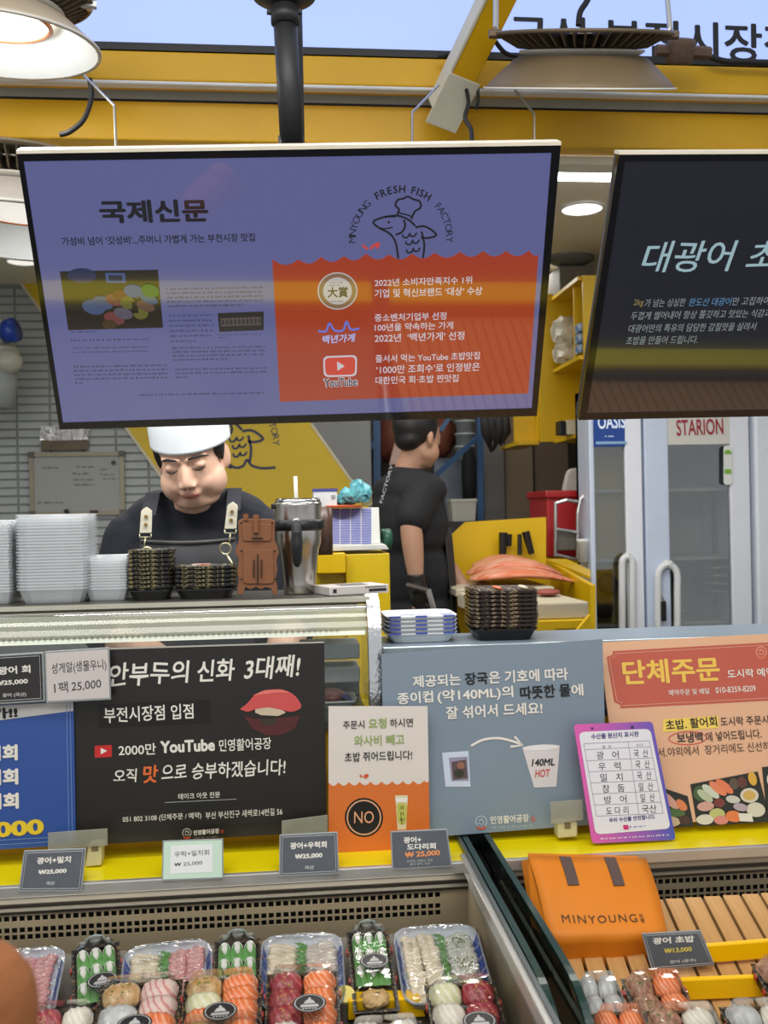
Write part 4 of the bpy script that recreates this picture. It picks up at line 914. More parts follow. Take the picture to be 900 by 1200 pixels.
part('mouth_line', ns, M('mouth_shadow', (120, 60, 54), .7), ch)
HC = HX @ Matrix.Rotation(R(-3.5), 4, 'Y') @ Matrix.Rotation(R(5), 4, 'X'); cp = MB(); KN = 40; prof = [(1.0, .050), (1.02, .085), (1.03, .120), (.96, .124), (.3, .126), (0, .126)]
rows = [(1.035, 0.034, .0), (1.03, .040, 0), (1.03, .07, 0), (1.03, .115, 0), (1.03, .150, 0), (.98, .152, 0), (.3, .140, 0), (0, .140, 0)]
for a, z, _ in rows:
    for k in range(KN):
        t = 2*math.pi*k/KN; cp.v.append(HC @ V(.0925*a*math.cos(t), -.010+.108*a*math.sin(t), z+(.004*math.cos(2*t) if z < .06 else 0)))
for i in range(len(rows)-1):
    for k in range(KN): a = i*KN+k; c_ = i*KN+(k+1) % KN; cp.f.append((a, c_, c_+KN, a+KN)); cp.mi.append(0)
part('cap', cp, M('white_paper_cap', (222, 230, 234), .6, noise=.01), ch, label='white paper chef cap', smooth=True, solid=.0015, angle=60)
# ---- the second worker, seen from behind and the side
w2 = root('person', 'worker in black t-shirt and glove, back turned, beside the yellow prep counter', 'person', V(P(488, 700, 3.9).x, 3.9, .12))
hc2 = P(489, 514, 3.9)
HX2 = Matrix.Translation(hc2) @ Matrix.Rotation(R(-52), 4, 'Z') @ Matrix.Rotation(R(-14), 4, 'X')
b = MB(); head_shape(b, HX2)
f2 = (HX2.to_3x3() @ V(0, 1, 0)); f2.z = 0; f2.normalize(); rt2 = V(f2.y, -f2.x, 0)   # facing and right-hand directions
bx, by = P(484, 600, 3.9).x, 3.92
b.tube([hc2+V(0, 0, -.03), V(hc2.x-.035, by, hc2.z-.12), V(bx, by, hc2.z-.20)], [.056, .058, .075], 14)
def torso2(mb, g=0):
    rr = Matrix.Rotation(math.atan2(rt2.y, rt2.x), 3, 'Z')
    mb.ell(V(bx-.012, by, hc2.z-.21), (.17+g, .105+g, .075+g), rr); mb.ell(V(bx-.015, by, hc2.z-.34), (.165+g, .13+g, .18+g), rr)
    mb.ell(V(bx-.0, by, hc2.z-.55), (.15+g, .125+g, .18+g), rr); mb.ell(V(bx+.01, by, hc2.z-.74), (.165+g, .135+g, .16+g), rr)
torso2(b)
sr = V(bx+.02, by-.13, hc2.z-.23); er = P(481, 612, 3.72); wr_ = P(488, 682, 3.70)
limb(b, [sr, (sr+er)/2, er], [.058, .052, .042]); limb(b, [er, er*.6+wr_*.4, wr_], [.042, .042, .028]); hand_shape(b, wr_, V(.1, .0, -1), f2, V(-.3, 1, 0), .35)
sl = V(bx+.05, by+.13, hc2.z-.23); e2 = V(bx+.12, by+.16, hc2.z-.47); h2_ = V(bx+.22, by+.05, hc2.z-.62)
limb(b, [sl, (sl+e2)/2, e2], [.056, .05, .042]); limb(b, [e2, e2*.6+h2_*.4, h2_], [.042, .04, .028]); hand_shape(b, h2_, V(1, -.3, -.4), V(0, 0, 1), V(0, 1, 0), .4)
for s in (-1, 1): limb(b, [V(bx, by, hc2.z-.82)+rt2*.09*s, V(bx, by, hc2.z-1.22)+rt2*.10*s+f2*.02, V(bx, by, .22)+rt2*.11*s], [.10, .065, .042]); b.ell(V(bx, by, .165)+rt2*.11*s+f2*.06, (.06, .10, .045))
me = fuse(b, 'skin_body', .007, 4, [skin2], None, OFF[w2.name]); part('body', me, None, w2)
s = MB(); torso2(s, .014); s.ell(V(hc2.x-.04, by, hc2.z-.15), (.085, .08, .05))
limb(s, [sr, sr+(er-sr)*.5, sr+(er-sr)*.82], [.070, .069, .066]); limb(s, [sl, sl+(e2-sl)*.5, sl+(e2-sl)*.9], [.078, .076, .072])
part('t_shirt', fuse(s, 't_shirt', .009, 4, [M('black_tshirt_worker', (20, 21, 25), .85, bump=.2, bscale=10)], None, OFF[w2.name]), None, w2)
s = MB()
for q in (-1, 1): limb(s, [V(bx, by, hc2.z-.80)+rt2*.09*q, V(bx, by, hc2.z-1.22)+rt2*.10*q, V(bx, by, .22)+rt2*.11*q], [.125, .09, .075])
part('trousers', fuse(s, 'trousers', .012, 4, [pants], None, OFF[w2.name]), None, w2)
s = MB()
for q in (-1, 1): s.ell(V(bx, by, .165)+rt2*.11*q+f2*.05, (.07, .12, .05))
part('shoes', s, black, w2, smooth=True)
s = MB(); n = 18; rows = 12
for j in range(rows+1):
    for i in range(n+1):
        t = R(-75+150*i/n); v = j/rows; rad = .150+.03*v; fd = f2*math.cos(t)+rt2*math.sin(t)
        s.v.append(V(bx, by, hc2.z-.36-v*.66)+V(fd.x*rad, fd.y*rad, 0)+fd*.008*math.sin(i*1.7+v*4))
for j in range(rows):
    for i in range(n): a = j*(n+1)+i; s.f.append((a, a+1, a+n+2, a+n+1)); s.mi.append(0)
part('apron', s, M('worker_apron', (44, 42, 42), .8, bump=.2), w2, smooth=True, solid=.005)
s = MB(); s.ell(HX2 @ V(0, -.024, .048), (.088, .100, .095), HX2.to_3x3(), 22, 14); s.ell(HX2 @ V(0, -.050, -.014), (.066, .050, .052), HX2.to_3x3()); 
s.ell(HX2 @ V(.074, .006, .02), (.012, .02, .04), HX2.to_3x3()); s.ell(HX2 @ V(-.074, .006, .02), (.012, .02, .04), HX2.to_3x3())
part('hair', fuse(s, 'hair', .007, 4, [hair], None, OFF[w2.name]), None, w2)
s = MB(); s.tube([wr_+V(0, 0, .03), wr_, wr_+V(.006, 0, -.035)], [.034, .034, .04], 14); hand_shape(s, wr_, V(.1, .0, -1), f2, V(-.3, 1, 0), .35, 1.12)
part('glove', fuse(s, 'glove', .005, 4, [black], None, OFF[w2.name]), None, w2, label='black rubber glove')
px2 = Plane(P(450, 570, 3.78), 0, -28); g = MB()
T(w2, px2, 'FACTORY', (448, 590), (461, 545), 4, M('shirt_print_white', (170, 172, 174), .7), bold=.02, name='shirt_print', lift=.004)
thing('kitchen_knife', MB().prism([P(498, 690, 3.62), P(505, 690, 3.62), P(514, 722, 3.55), P(508, 724, 3.55)], (0, .003, 0)).tube([P(476, 686, 3.64), P(500, 692, 3.62)], .012, 8), M('dark_knife', (60, 52, 44), .4), 'dark handled knife held in the gloved hand', 'knife')
# ---- a passer-by's sleeve close to the camera
sv = MB(); limb(sv, [P(-170, 1300, .62), P(-78, 1230, .60), P(-40, 1188, .58)], [.05, .05, .040]); sv.ell(P(-42, 1186, .58), (.042, .04, .042)); limb(sv, [P(-40, 1190, .58), P(-5, 1300, .56), P(25, 1430, .54)], [.038, .028, .026])
me = fuse(sv, 'sleeve', .004, 6, [M('rust_brown_knit', (146, 90, 50), .9, noise=.12, scale=20, bump=.4, bscale=90)])
o = root('person', 'blurred rust brown sleeve of a bent arm in the lower left foreground', 'person'); part('sleeve', me, None, o)
# ================================================================== COUNTER WITH CURVED GLASS, POSTERS, LEDGE
XL = -1.15
ZL = .902; YF = 1.795; YR = 1.96
ZS = 1.378; YS = 2.0; xe = P(440, 700, YS).x
gc = root('glass_counter', 'curved glass display counter with steel top in front of the chef', 'display counter', ((XL+xe)/2, 2.15, .12))
part('top_slab', MB().span((XL, YS, ZS-.014), (xe-.012, 2.24, ZS)), M('counter_top_steel', (108, 106, 98), .35, .6, noise=.08), gc, bevel=.004)
part('top_edge', MB().span((XL, YS-.004, ZS-.010), (xe-.012, YS+.002, ZS-.001)), M('top_edge_light', (196, 192, 176), .4, .3), gc)
# curved glass: bends from the slab down to the base
zg = 1.135
prof = [(YS, ZS-.012), (YS-.018, ZS-.020), (YS-.032, ZS-.040), (YS-.042, ZS-.065), (YS-.048, ZS-.10), (YS-.052, ZS-.16), (YS-.054, zg)]
prof = smoothline(prof, 4)
g = MB()
for i, (y, z) in enumerate(prof): g.v += [Vector((XL, y, z)), Vector((xe-.02, y, z))]
for i in range(len(prof)-1): g.f.append((2*i, 2*i+1, 2*i+3, 2*i+2)); g.mi.append(0)
part('curved_glass', g, clear('counter_glass', (.92, .95, .92), .06, .035, .4), gc, smooth=True)
# frosted band along the top of the glass and the dotted strip under it
g = MB(); bandn = [p for p in prof if p[1] > ZS-.066]
for i, (y, z) in enumerate(bandn): g.v += [Vector((XL, y+.006, z-.005)), Vector((xe-.022, y+.006, z-.005))]
for i in range(len(bandn)-1): g.f.append((2*i, 2*i+1, 2*i+3, 2*i+2)); g.mi.append(0)
part('frosted_band', g, M('frosted_olive_band', (168, 166, 146), .6, 0, noise=.10, scale=5, stretch=(.6, 3, 3), alpha=.8), gc, smooth=True)
y_, z_ = bandn[-1]
part('light_strip', MB().box(((XL+xe)/2, y_+.008, z_-.004), (xe-XL-.05, .006, .008)), M('led_strip', (240, 240, 226), .4, emit=.5, noise=.02), gc)
g = MB(); nl = 110
for i in range(nl): g.box((XL+.03+(xe-XL-.1)*i/nl, y_+.003, z_+.003), (.0045, .004, .005))
part('light_strip_cells', g, M('led_cells', (150, 148, 134), .4), gc, kind='stuff')
# chrome end cap following the curve
g = MB(); outer = [(y-.006, z+.006) for y, z in prof]; inner = [(y+.024, z-.022 if i < 14 else z) for i, (y, z) in enumerate(prof)]
outline = [Vector((xe-.020, YS+.02, ZS+.004))]+[Vector((xe-.020, y, z)) for y, z in outer]+[Vector((xe-.020, y, z)) for y, z in reversed(inner)]+[Vector((xe-.020, YS+.02, ZS-.03))]
part('end_trim', g.prism(outline, (.026, 0, 0)), chrome, gc)
part('end_glass', MB().span((xe-.014, YS-.03, zg), (xe-.008, 2.24, ZS-.014)), clear('counter_glass', (.90, .93, .90), .04, .10, .75), gc)
part('inner_shelf', MB().span((XL, YS-.05, zg-.014), (xe-.02, 2.26, zg)), M('inner_shelf_steel', (96, 104, 104), .35, .5, noise=.08), gc)
part('rear_frame', MB().span((XL, 2.235, ZS-.05), (xe-.02, 2.255, ZS-.014)).span((XL, 2.235, zg), (xe-.02, 2.255, zg+.03)), M('rear_rail', (160, 164, 160), .4, .4), gc)
part('body', MB().span((XL, YR+.022, .12), (xe, 2.26, zg-.014)), yel_wall, gc)
# things inside the glass counter
thing('foam_box', MB().box(P(396, 772, 2.17)+Vector((-.02, 0, -.028)), (.13, .10, .034)), M('white_foam', (206, 214, 214), .6), 'lower white foam box behind the counter glass near its chrome end', 'box', group='foam boxes in the counter', bevel=.004)
thing('foam_box', MB().box(P(396, 760, 2.17)+Vector((-.02, 0, 0)), (.13, .10, .034)), M('white_foam', (206, 214, 214), .6), 'upper white foam box behind the counter glass near its chrome end', 'box', group='foam boxes in the counter', bevel=.004)
# ---- blue grey worktop to its right
zw = 1.272; xw0, xw1 = xe+.01, 1.75
wt = root('service_worktop', 'blue grey worktop with steel edge behind the grey poster', 'worktop', ((xw0+xw1)/2, 2.2, .12))
part('top', MB().span((xw0, 1.985, zw-.02), (xw1, 2.20, zw)), M('blue_grey_top', (136, 152, 166), .35, noise=.05, scale=5), wt, bevel=.003)
part('steel_edge', MB().span((xw0, 1.975, zw-.03), (xw1, 1.987, zw+.004)), M('edge_blue_steel', (176, 190, 196), .3, .5), wt, bevel=.002)
part('body', MB().span((xw0, 2.0, .12), (xw1, 2.19, zw-.02)), M('blue_grey_body', (120, 132, 142), .5), wt)
# ---- low showcases with the yellow ledge
xgl, xgr = P(553, 1000, YF).x, P(583, 1000, YF).x
xcl = P(549, 1040, YF).x
well = M('well_metal', (142, 130, 106), .4, .4, noise=.08)
def ledge(n_label, x0, x1, holes0, holes1, name):
    o = root(name, n_label, 'showcase', ((x0+x1)/2, 1.5, 0))
    part('ledge_top', MB().span((x0, YF, ZL-.012), (x1, YR, ZL)), yel_ledge, o, bevel=.002)
    part('riser', MB().span((x0, YR, ZL-.02), (x1, YR+.015, 1.12)), M('riser_shaded_yellow', (226, 176, 10), .4, noise=.03), o)  # darker yellow carries the shadow beneath the posters
    part('edge_trim', MB().span((x0, YF-.012, ZL-.020), (x1, YF, ZL+.001)), alu, o, bevel=.002)
    part('lower_trim', MB().span((x0, YF-.004, ZL-.034), (x1, YF+.004, ZL-.020)), alu_dark, o, bevel=.002)
    part('recess', MB().span((x0, YF+.010, ZL-.056), (x1, YF+.02, ZL-.034)), M('recess_brown', (88, 80, 68), .5, .3), o)
    part('trim_line', MB().span((x0, YF+.0, ZL-.048), (x1, YF+.010, ZL-.044)), alu_dark, o)
    # perforated plate: real square holes, one row on top and two below
    zt_, zb_ = ZL-.056, ZL-.175; g = MB(); pitch = .01335; hs = .0092; y0 = YF+.008
    rows = [ZL-.0635, ZL-.084, ZL-.0965]
    edges = []
    zc = zt_
    for r_ in rows:
        g.span((x0, y0, r_+hs/2), (x1, y0+.002, zc)); nn = int((holes1-holes0)/pitch); x = holes0
        g.span((x0, y0, r_-hs/2), (holes0, y0+.002, r_+hs/2))
        for i in range(nn): g.span((x+hs, y0, r_-hs/2), (x+pitch, y0+.002, r_+hs/2)); x += pitch
        g.span((x, y0, r_-hs/2), (x1, y0+.002, r_+hs/2)); zc = r_-hs/2
    g.span((x0, y0, zb_-.15), (x1, y0+.002, zc))
    part('perforated_plate', g, well, o, kind='stuff')
    part('hole_shade_sheet', MB().span((x0, y0+.012, zb_), (x1, y0+.02, zt_)), M('hole_shade_black', (14, 13, 12), .8), o)  # near-black sheet paints the shade behind the holes
    part('well_floor', MB().span((x0, .56, .66), (x1, YF+.01, .67)), M('well_floor_steel', (120, 112, 96), .35, .5), o)
    part('body', MB().span((x0, .52, .0), (x1, YR+.01, .655)), M('case_body_grey', (150, 150, 146), .4, .3), o)
    part('front_wall', MB().span((x0, .52, .655), (x1, .56, .74)), M('case_body_grey', (150, 150, 146), .4, .3), o); part('front_rail', MB().span((x0, .50, .74), (x1, .60, .76)), yel_ledge, o, bevel=.003)
    return o
ca = ledge('long refrigerated showcase with yellow ledge and sushi packs, below the black poster', XL, xcl, XL+.02, P(527, 1040, YF).x, 'refrigerated_showcase')
cb_ = ledge('refrigerated showcase with wooden slats under the peach poster', xgr+.004, 2.5, xgr+.03, 1.7, 'refrigerated_showcase')
# well end wall and rail of the nearer showcase
xr0, xr1 = P(543, 1004, YF).x, P(553, 1000, YF).x
part('end_wall', MB().span((xcl, 1.1, .66), (xcl+.004, YF+.01, ZL-.03)), well, ca)
part('end_rail', MB().span((P(541, 1003, YF).x, 1.1, ZL-.018), (xgl-.004, YF+.02, ZL+.006)), alu, ca, bevel=.002)
part('end_rail_lower', MB().span((xcl-.004, 1.1, ZL-.045), (xcl+.002, YF-.02, ZL-.034)), alu_dark, ca, bevel=.002)
part('ledge_end', MB().span((min(xcl, P(541, 1003, YF).x), YF, ZL-.012), (xgl-.006, YR, ZL-.0005)), yel_ledge, ca)
part('end_rail_edge', MB().span((xgl-.010, 1.1, ZL-.01), (xgl-.004, YR, ZL+.012)), M('dark_rail_edge', (96, 104, 104), .4, .4), ca)
edge_m = M('green_glass_edge', (26, 52, 46), .15, noise=.08, spec=.8); gp = clear('side_glass', (.80, .88, .85), .03, .16, .8)
def side_glass(x, label, hi):
    o = root('glass_partition', label, 'glass panel', (x, 1.5, .66), 'glass partitions between the showcases')
    a, t = ZL+hi, .012
    top = [(1.955, a), (1.50, a), (1.33, a-.002), (1.27, a-.012), (1.225, a-.035), (1.20, a-.075), (1.19, .68)]
    top = [top[0]]+smoothline(top[1:], 4)
    out = [Vector((x, y, z)) for y, z in top]+[Vector((x, 1.955, .68))]
    part('pane', MB().prism(out, (.006, 0, 0)), gp, o)
    g = MB()
    for (y0, z0), (y1, z1) in zip(top, top[1:]): g.add([(x-.0015, y0, z0+.0015), (x+t-.003, y0, z0+.0015), (x+t-.003, y1, z1+.0015), (x-.0015, y1, z1+.0015), (x-.0015, y0, z0-.005), (x+t-.003, y0, z0-.005), (x+t-.003, y1, z1-.005), (x-.0015, y1, z1-.005)], [(0, 1, 2, 3), (0, 3, 7, 4), (1, 5, 6, 2), (4, 7, 6, 5)])
    part('green_edge', g, edge_m, o); return o
side_glass(xgl-.001, 'dark edged glass partition on the aluminium rail of the nearer showcase', .014)
side_glass(xgr-.006, 'dark edged glass partition standing close to the orange bag', .016)
gap = struct('trim_8', MB().span((xgl+.006, YF+.02, .66), (xgr-.008, YR+.01, ZL-.03)), black, 'black filler put in for the shade between the two showcases')  # solid black strip stands in for the shade of the gap
struct('trim_9', MB().span((xgl+.008, 1.12, .64), (xgr-.008, YF+.02, .665)), M('gap_brown', (120, 92, 62), .5), 'brown sill at the bottom of the gap between the glass partitions')
part('inner_rail', MB().span((xgr+.001, 1.15, ZL-.050), (xgr+.008, YF, ZL-.040)), M('pale_seal', (188, 190, 170), .4), cb_)
# ================================================================== POSTERS
def poster(label, pl, outline, mat, th=.004, cat='poster', name='poster', **k):
    cs = [pl.hit(*p) for p in outline]; o = root(name, label, cat, sum(cs, Vector())/len(cs))
    part('sheet', MB().prism(cs, -pl.n*th), mat, o, **k); return o
K = lambda r, g_, b_: ink((r, g_, b_))
pwh, pyl, pbk = K(232, 228, 218), K(232, 200, 50), K(24, 24, 26)
YP = 1.885
# blue poster at the left edge
pl = Plane((0, YP, 0)); bo = poster('blue poster with white and yellow Korean lettering at the left edge', pl, [(-140, 834), (86, 822), (89, 990), (-140, 1004)], M('blue_poster', (52, 84, 156), .25, noise=.04, scale=3))
Q(bo, pl, [(-140, 834), (85.5, 822.5), (86, 833), (-140, 862)], K(206, 204, 202), 'pale_wedge'); T(bo, pl, '특가!!', (-30, 845), (21, 841), 13, pbk, bold=.06)
for k in range(3): T(bo, pl, '광어회', (-38, 893.5+k*28.3), (21+k*.6, 891+k*28.3), 19, pwh, bold=.06)
T(bo, pl, '25,000', (-52, 988), (52, 980), 21, pyl, bold=.06)
g = MB()
for dx in (78, 82): stroke(pl, [(dx, 824), (dx+3, 988)], .8, g, smooth=False)
stroke(pl, [(-140, 992), (86, 980)], .8, g, smooth=False); stroke(pl, [(-140, 998), (86, 985)], .8, g, smooth=False)
part('edge_lines', g, K(110, 142, 196), bo)
# black poster
pl = Plane((0, YP+.006, 0)); bp = poster('large black poster with white brush lettering and a red tuna sushi picture', pl, [(86, 761), (380, 752), (383, 975), (89, 991)], M('black_poster', (38, 36, 35), .3, noise=.12, scale=5))
part('edge_strip', MB().prism([pl.hit(86, 761, .001), pl.hit(380, 752, .001), pl.hit(380, 753.5, .001), pl.hit(86, 762.5, .001)], (0, .002, 0)), K(180, 176, 166), bp)
Q(bp, pl, [(115, 826), (246, 820), (247, 847), (116, 853)], K(24, 22, 22), 'dark_band'); Q(bp, pl, [(123, 951), (350, 940), (350, 962), (123, 974)], K(34, 32, 32), 'dark_band')
T(bp, pl, '연안부두의', (104, 806), (223, 800), 27, pwh, bold=.022, shear=.12, wob=.03); T(bp, pl, '신화', (232, 800), (276, 797), 26, pwh, bold=.022, shear=.15, wob=.02); T(bp, pl, '3대째!', (286, 797), (353, 793), 27, pwh, bold=.022, shear=.18, wob=.03)
T(bp, pl, '부전시장점 입점', (122, 847.5), (227, 842), 18, pwh, bold=.018, wob=.02)
Q(bp, pl, [(111, 874), (131, 873), (131, 887), (111, 888)], K(200, 44, 46), 'play_badge'); Q(bp, pl, [(118, 876.5), (125.5, 880), (118, 884)], pwh, 'play_arrow', .0012)
T(bp, pl, '2000만', (139, 886), (183, 884), 13.5, pwh, bold=.018); T(bp, pl, 'YouTube', (188, 883), (252, 880), 14.5, pwh, bold=.05); T(bp, pl, '민영활어공장', (257, 881), (318, 878), 14.5, pwh, bold=.015, wob=.02)
T(bp, pl, '오직', (133, 917.5), (161, 916), 16, pwh, bold=.02, shear=.1, wob=.03); T(bp, pl, '맛', (168, 918), (186, 917), 21, K(226, 112, 56), bold=.03, shear=.1); T(bp, pl, '으로 승부하겠습니다!', (189, 915), (335, 908), 19, pwh, bold=.018, shear=.08, wob=.03)
T(bp, pl, '테이크 아웃 전문', (209, 937), (258, 934.5), 7, pwh, bold=.01); g = MB(); stroke(pl, [(193, 940.5), (277, 936.5)], .8, g, smooth=False); part('rule_line', g, K(150, 160, 156), bp)
T(bp, pl, '051 802 3108 (단체주문 / 예약)', (144, 965), (236, 960), 8.5, pwh, bold=.005); T(bp, pl, '부산 부산진구 새싹로14번길 56', (241, 960), (331, 955), 8.5, pwh, bold=.005)
def mark(o, pl, x, y, r, mat, matd):
    g = MB(); stroke(pl, oval(x, y, r, r, n=16), r*.22, g, closed=True, smooth=False); stroke(pl, [(x-r*.4, y-r*.1), (x, y-r*.5), (x+r*.5, y+.1*r)], r*.25, g); stroke(pl, [(x-r*.5, y+r*.2), (x, y+.5*r), (x+r*.6, y+r*.3)], r*.2, g)
    part('round_mark', g, mat, o)
    if matd: g = MB(); stroke(pl, [(x-r*.8, y+r*.9), (x, y+r*1.2), (x+r*.8, y+r*.9)], r*.5, g); part('round_mark_wave', g, matd, o)
mark(bp, pl, 219, 976, 5, K(170, 168, 164), K(200, 70, 40)); T(bp, pl, '민영활어공장', (227, 979), (257, 976.5), 6, pwh, bold=.03); T(bp, pl, '점', (258, 976.4), (262, 976.2), 4, K(200, 70, 40)); tiny_lines(bp, pl, 228, 257, 982.5, 3, 1, 1.5, K(140, 138, 134), -.06, 1)
tun = [(281, 831), (290, 824), (298, 815), (310, 809), (330, 808), (344, 814), (352, 824), (352, 830), (342, 834), (330, 832), (315, 829), (300, 831), (290, 834)]
Q(bp, pl, smoothline(tun+[tun[0]], 4)[:-1], K(206, 84, 82), 'tuna_print', .0014); Q(bp, pl, [(296, 814.8), (310, 809), (330, 808), (340, 812), (324, 811.5), (306, 814)], K(228, 122, 112), 'tuna_print', .0018)
Q(bp, pl, [(299, 829), (312, 827), (328, 830), (335, 835), (326, 839), (306, 838), (299, 835)], K(204, 186, 160), 'rice_print', .0011)
Q(bp, pl, [(285, 838), (298, 842), (318, 842), (340, 840), (352, 838), (346, 853), (332, 861), (312, 862), (296, 854)], K(84, 38, 40), 'tuna_reflection_print', .0010); Q(bp, pl, [(303, 842), (326, 842), (323, 850), (308, 850)], K(58, 48, 40), 'rice_reflection_print', .0012)
# orange and white poster
pl = Plane((0, YP-.012, 0)); op = poster('small poster, white above and orange below, with a black NO disc', pl, [(385, 828), (501, 828), (504, 997), (385, 999)], M('pale_poster', (226, 218, 210), .35, noise=.02))
pts = []; cus = [385, 396.5, 409, 421.5, 434, 447, 459.5, 472, 484.5, 497, 503]
for a, b in zip(cus, cus[1:]):
    for k in range(6): t = k/6; pts.append((a+(b-a)*t, 917-(a-385)*.02+4*math.sin(math.pi*t)*min(1, (b-a)/11)))
pts += [(502.6, 915), (503.9, 996.8), (385.2, 998.8)]
Q(op, pl, pts, K(218, 116, 50), 'orange_wave')
gm = K(150, 174, 96)
T(op, pl, '주문시', (402, 854.5), (427, 853.5), 9.5, pbk, bold=.01); T(op, pl, '요청', (432, 854), (453, 853), 12, gm, bold=.02); T(op, pl, '하시면', (457, 852.5), (484, 851.5), 10, pbk, bold=.01)
T(op, pl, '와사비 빼고', (415, 874.5), (474, 872.5), 12.5, gm, bold=.015); T(op, pl, '초밥 쥐어드립니다!', (404, 893), (483, 890), 11, pbk, bold=.012)
g = MB(); stroke(pl, [(422, 908), (424, 911)], 2, g, smooth=False); stroke(pl, [(426, 911), (429, 908), (431, 909), (428, 912)], 2, g); part('water_drops', g, K(214, 92, 50), op)
Q(op, pl, oval(426.5, 958, 22.5, 23), pbk, 'black_disc', .0012); g = MB(); stroke(pl, oval(426.5, 958, 19.5, 20, n=30), 1.6, g, .0018, closed=True, smooth=False); part('disc_ring', g, K(222, 170, 136), op)
T(op, pl, 'NO', (415, 965), (438, 964.5), 14, K(232, 168, 128), lift=.002)
Q(op, pl, [(463, 932), (478, 932), (476, 972), (466, 972.5)], K(226, 214, 176), 'tube_print', .0012); Q(op, pl, [(463, 935), (478, 935), (477, 940), (464, 940)], K(240, 238, 230), 'tube_print', .0015)
Q(op, pl, roundrect([(464.5, 941), (477.5, 941), (476, 966), (466.5, 966)], .4), K(196, 196, 96), 'tube_print', .0018)
for k, q in enumerate('와사비'): T(op, pl, q, (468.7, 949+k*7), (473.7, 949+k*7), 5, K(70, 90, 50), lift=.0022)
# grey poster
pl = Plane(P(560, 975, YP), 4, 0); gp_ = poster('grey poster with white lettering, soup pouch and paper cup pictures', pl, [(447, 767), (706, 749), (712, 965), (452, 985)], M('grey_poster', (126, 142, 156), .32, noise=.03, scale=3))
for s, p0, p1, h, c in [('제공되는', (484, 806), (540, 803), 14, pwh), ('장국', (545, 803), (572, 801.5), 14.5, pbk), ('은 기호에 따라', (573, 801.5), (666, 797), 15, pwh),
                        ('종이컵', (466, 826), (508, 823), 14, pwh), ('(약140ML)의', (513, 825), (602, 819), 16, pwh), ('따뜻한 물', (610, 820), (669, 816), 15.5, pbk), ('에', (670, 816), (684, 815), 14, pwh),
                        ('잘 섞어서 드세요!', (523, 843), (636, 837), 15, pwh)]:
    T(gp_, pl, s, p0, p1, h, c, bold=.03)
g = MB(); stroke(pl, [(552, 874), (566, 867), (584, 865), (602, 869), (612, 873)], 2.8, g, .0012); stroke(pl, [(603, 863), (612.5, 873.5), (598, 875)], 2.8, g, .0012, smooth=False); part('arrow', g, pwh, gp_)
Q(gp_, pl, [(518, 882), (549, 880), (551.5, 922), (522, 922)], K(202, 214, 230), 'pouch_print'); Q(gp_, pl, [(526, 888), (548, 886.5), (549.5, 915), (529, 915.5)], K(150, 146, 170), 'pouch_print', .0011)
Q(gp_, pl, [(529, 893), (546, 890), (548, 912), (531, 914)], K(92, 76, 78), 'pouch_print', .0014); Q(gp_, pl, oval(538, 906, 6, 5), K(52, 56, 44), 'pouch_print', .0017); Q(gp_, pl, oval(540, 897, 4.5, 4), K(150, 104, 84), 'pouch_print', .0017)
Q(gp_, pl, [(612, 876), (656, 873.5), (652, 922), (626, 923)], K(216, 212, 212), 'cup_print'); Q(gp_, pl, oval(634, 876, 22, 3.4, -3), K(232, 230, 230), 'cup_print', .0012)
T(gp_, pl, '140ML', (623, 898), (650, 897), 8.5, pbk, shear=.2, bold=.03, lift=.0016); T(gp_, pl, 'HOT', (627, 911), (645, 910), 9, K(206, 84, 60), shear=.2, bold=.02, lift=.0016)
mark(gp_, pl, 564, 963, 6.5, K(176, 188, 198), K(214, 92, 60)); T(gp_, pl, '민영활어공장', (575, 966), (620, 963), 9.5, pwh, bold=.03); T(gp_, pl, '점', (622, 963), (627, 962.6), 6, K(214, 92, 60)); T(gp_, pl, 'M I N Y O U N G', (577, 971.5), (624, 969), 3, K(180, 190, 198))
# peach poster
pl = Plane(P(800, 962, YP-.004), 12, -1); pp = poster('peach poster with red title panel and bento pictures at the right edge', pl, [(702, 753), (1010, 737), (1036, 951), (729, 968)], M('peach_poster', (226, 178, 142), .35, noise=.02, scale=3))
def notch(q, n_=7):
    (a, b), (c, d), (e, f), (g_, h) = q; return [(a+n_, b), (c-n_, d), (c-n_, d+n_*.6), (c, d+n_), (e, f-n_), (e-n_, f-n_*.6), (e-n_, f), (g_+n_, h), (g_+n_, h-n_*.6), (g_, h-n_), (a, b+n_), (a+n_, b+n_*.6)]
Q(pp, pl, notch([(711, 763), (994, 748), (1002, 816), (720, 830)]), K(190, 92, 74), 'title_panel')
g = MB(); stroke(pl, notch([(714, 766), (991, 751), (999, 813), (723, 827)], 6), .9, g, .0012, closed=True, smooth=False); part('title_border', g, K(214, 150, 120), pp)
T(pp, pl, '단체주문', (731, 803), (845, 798), 29, K(236, 196, 84), bold=.035, lift=.0014); T(pp, pl, '도시락 예약', (853, 795), (908, 792), 10, pwh, bold=.02, lift=.0014)
T(pp, pl, '예약주문 및 배달', (784, 815.5), (832, 813), 7, pwh, bold=.01, lift=.0014); T(pp, pl, '010-8359-8209', (839, 812.5), (886, 810), 7, pwh, bold=.01, lift=.0014); mark(pp, pl, 892, 764, 6, K(224, 150, 124), K(224, 110, 80))
Q(pp, pl, [(777, 843), (842, 839), (842, 853), (777, 858)], K(238, 208, 92), 'highlight')
ikk = K(44, 38, 36)
T(pp, pl, '초밥. 활어회', (781, 856), (841, 851), 12, ikk, bold=.022, lift=.0013); T(pp, pl, '도시락 주문시', (845, 851), (901, 848.5), 10.5, ikk, bold=.008, lift=.0013)
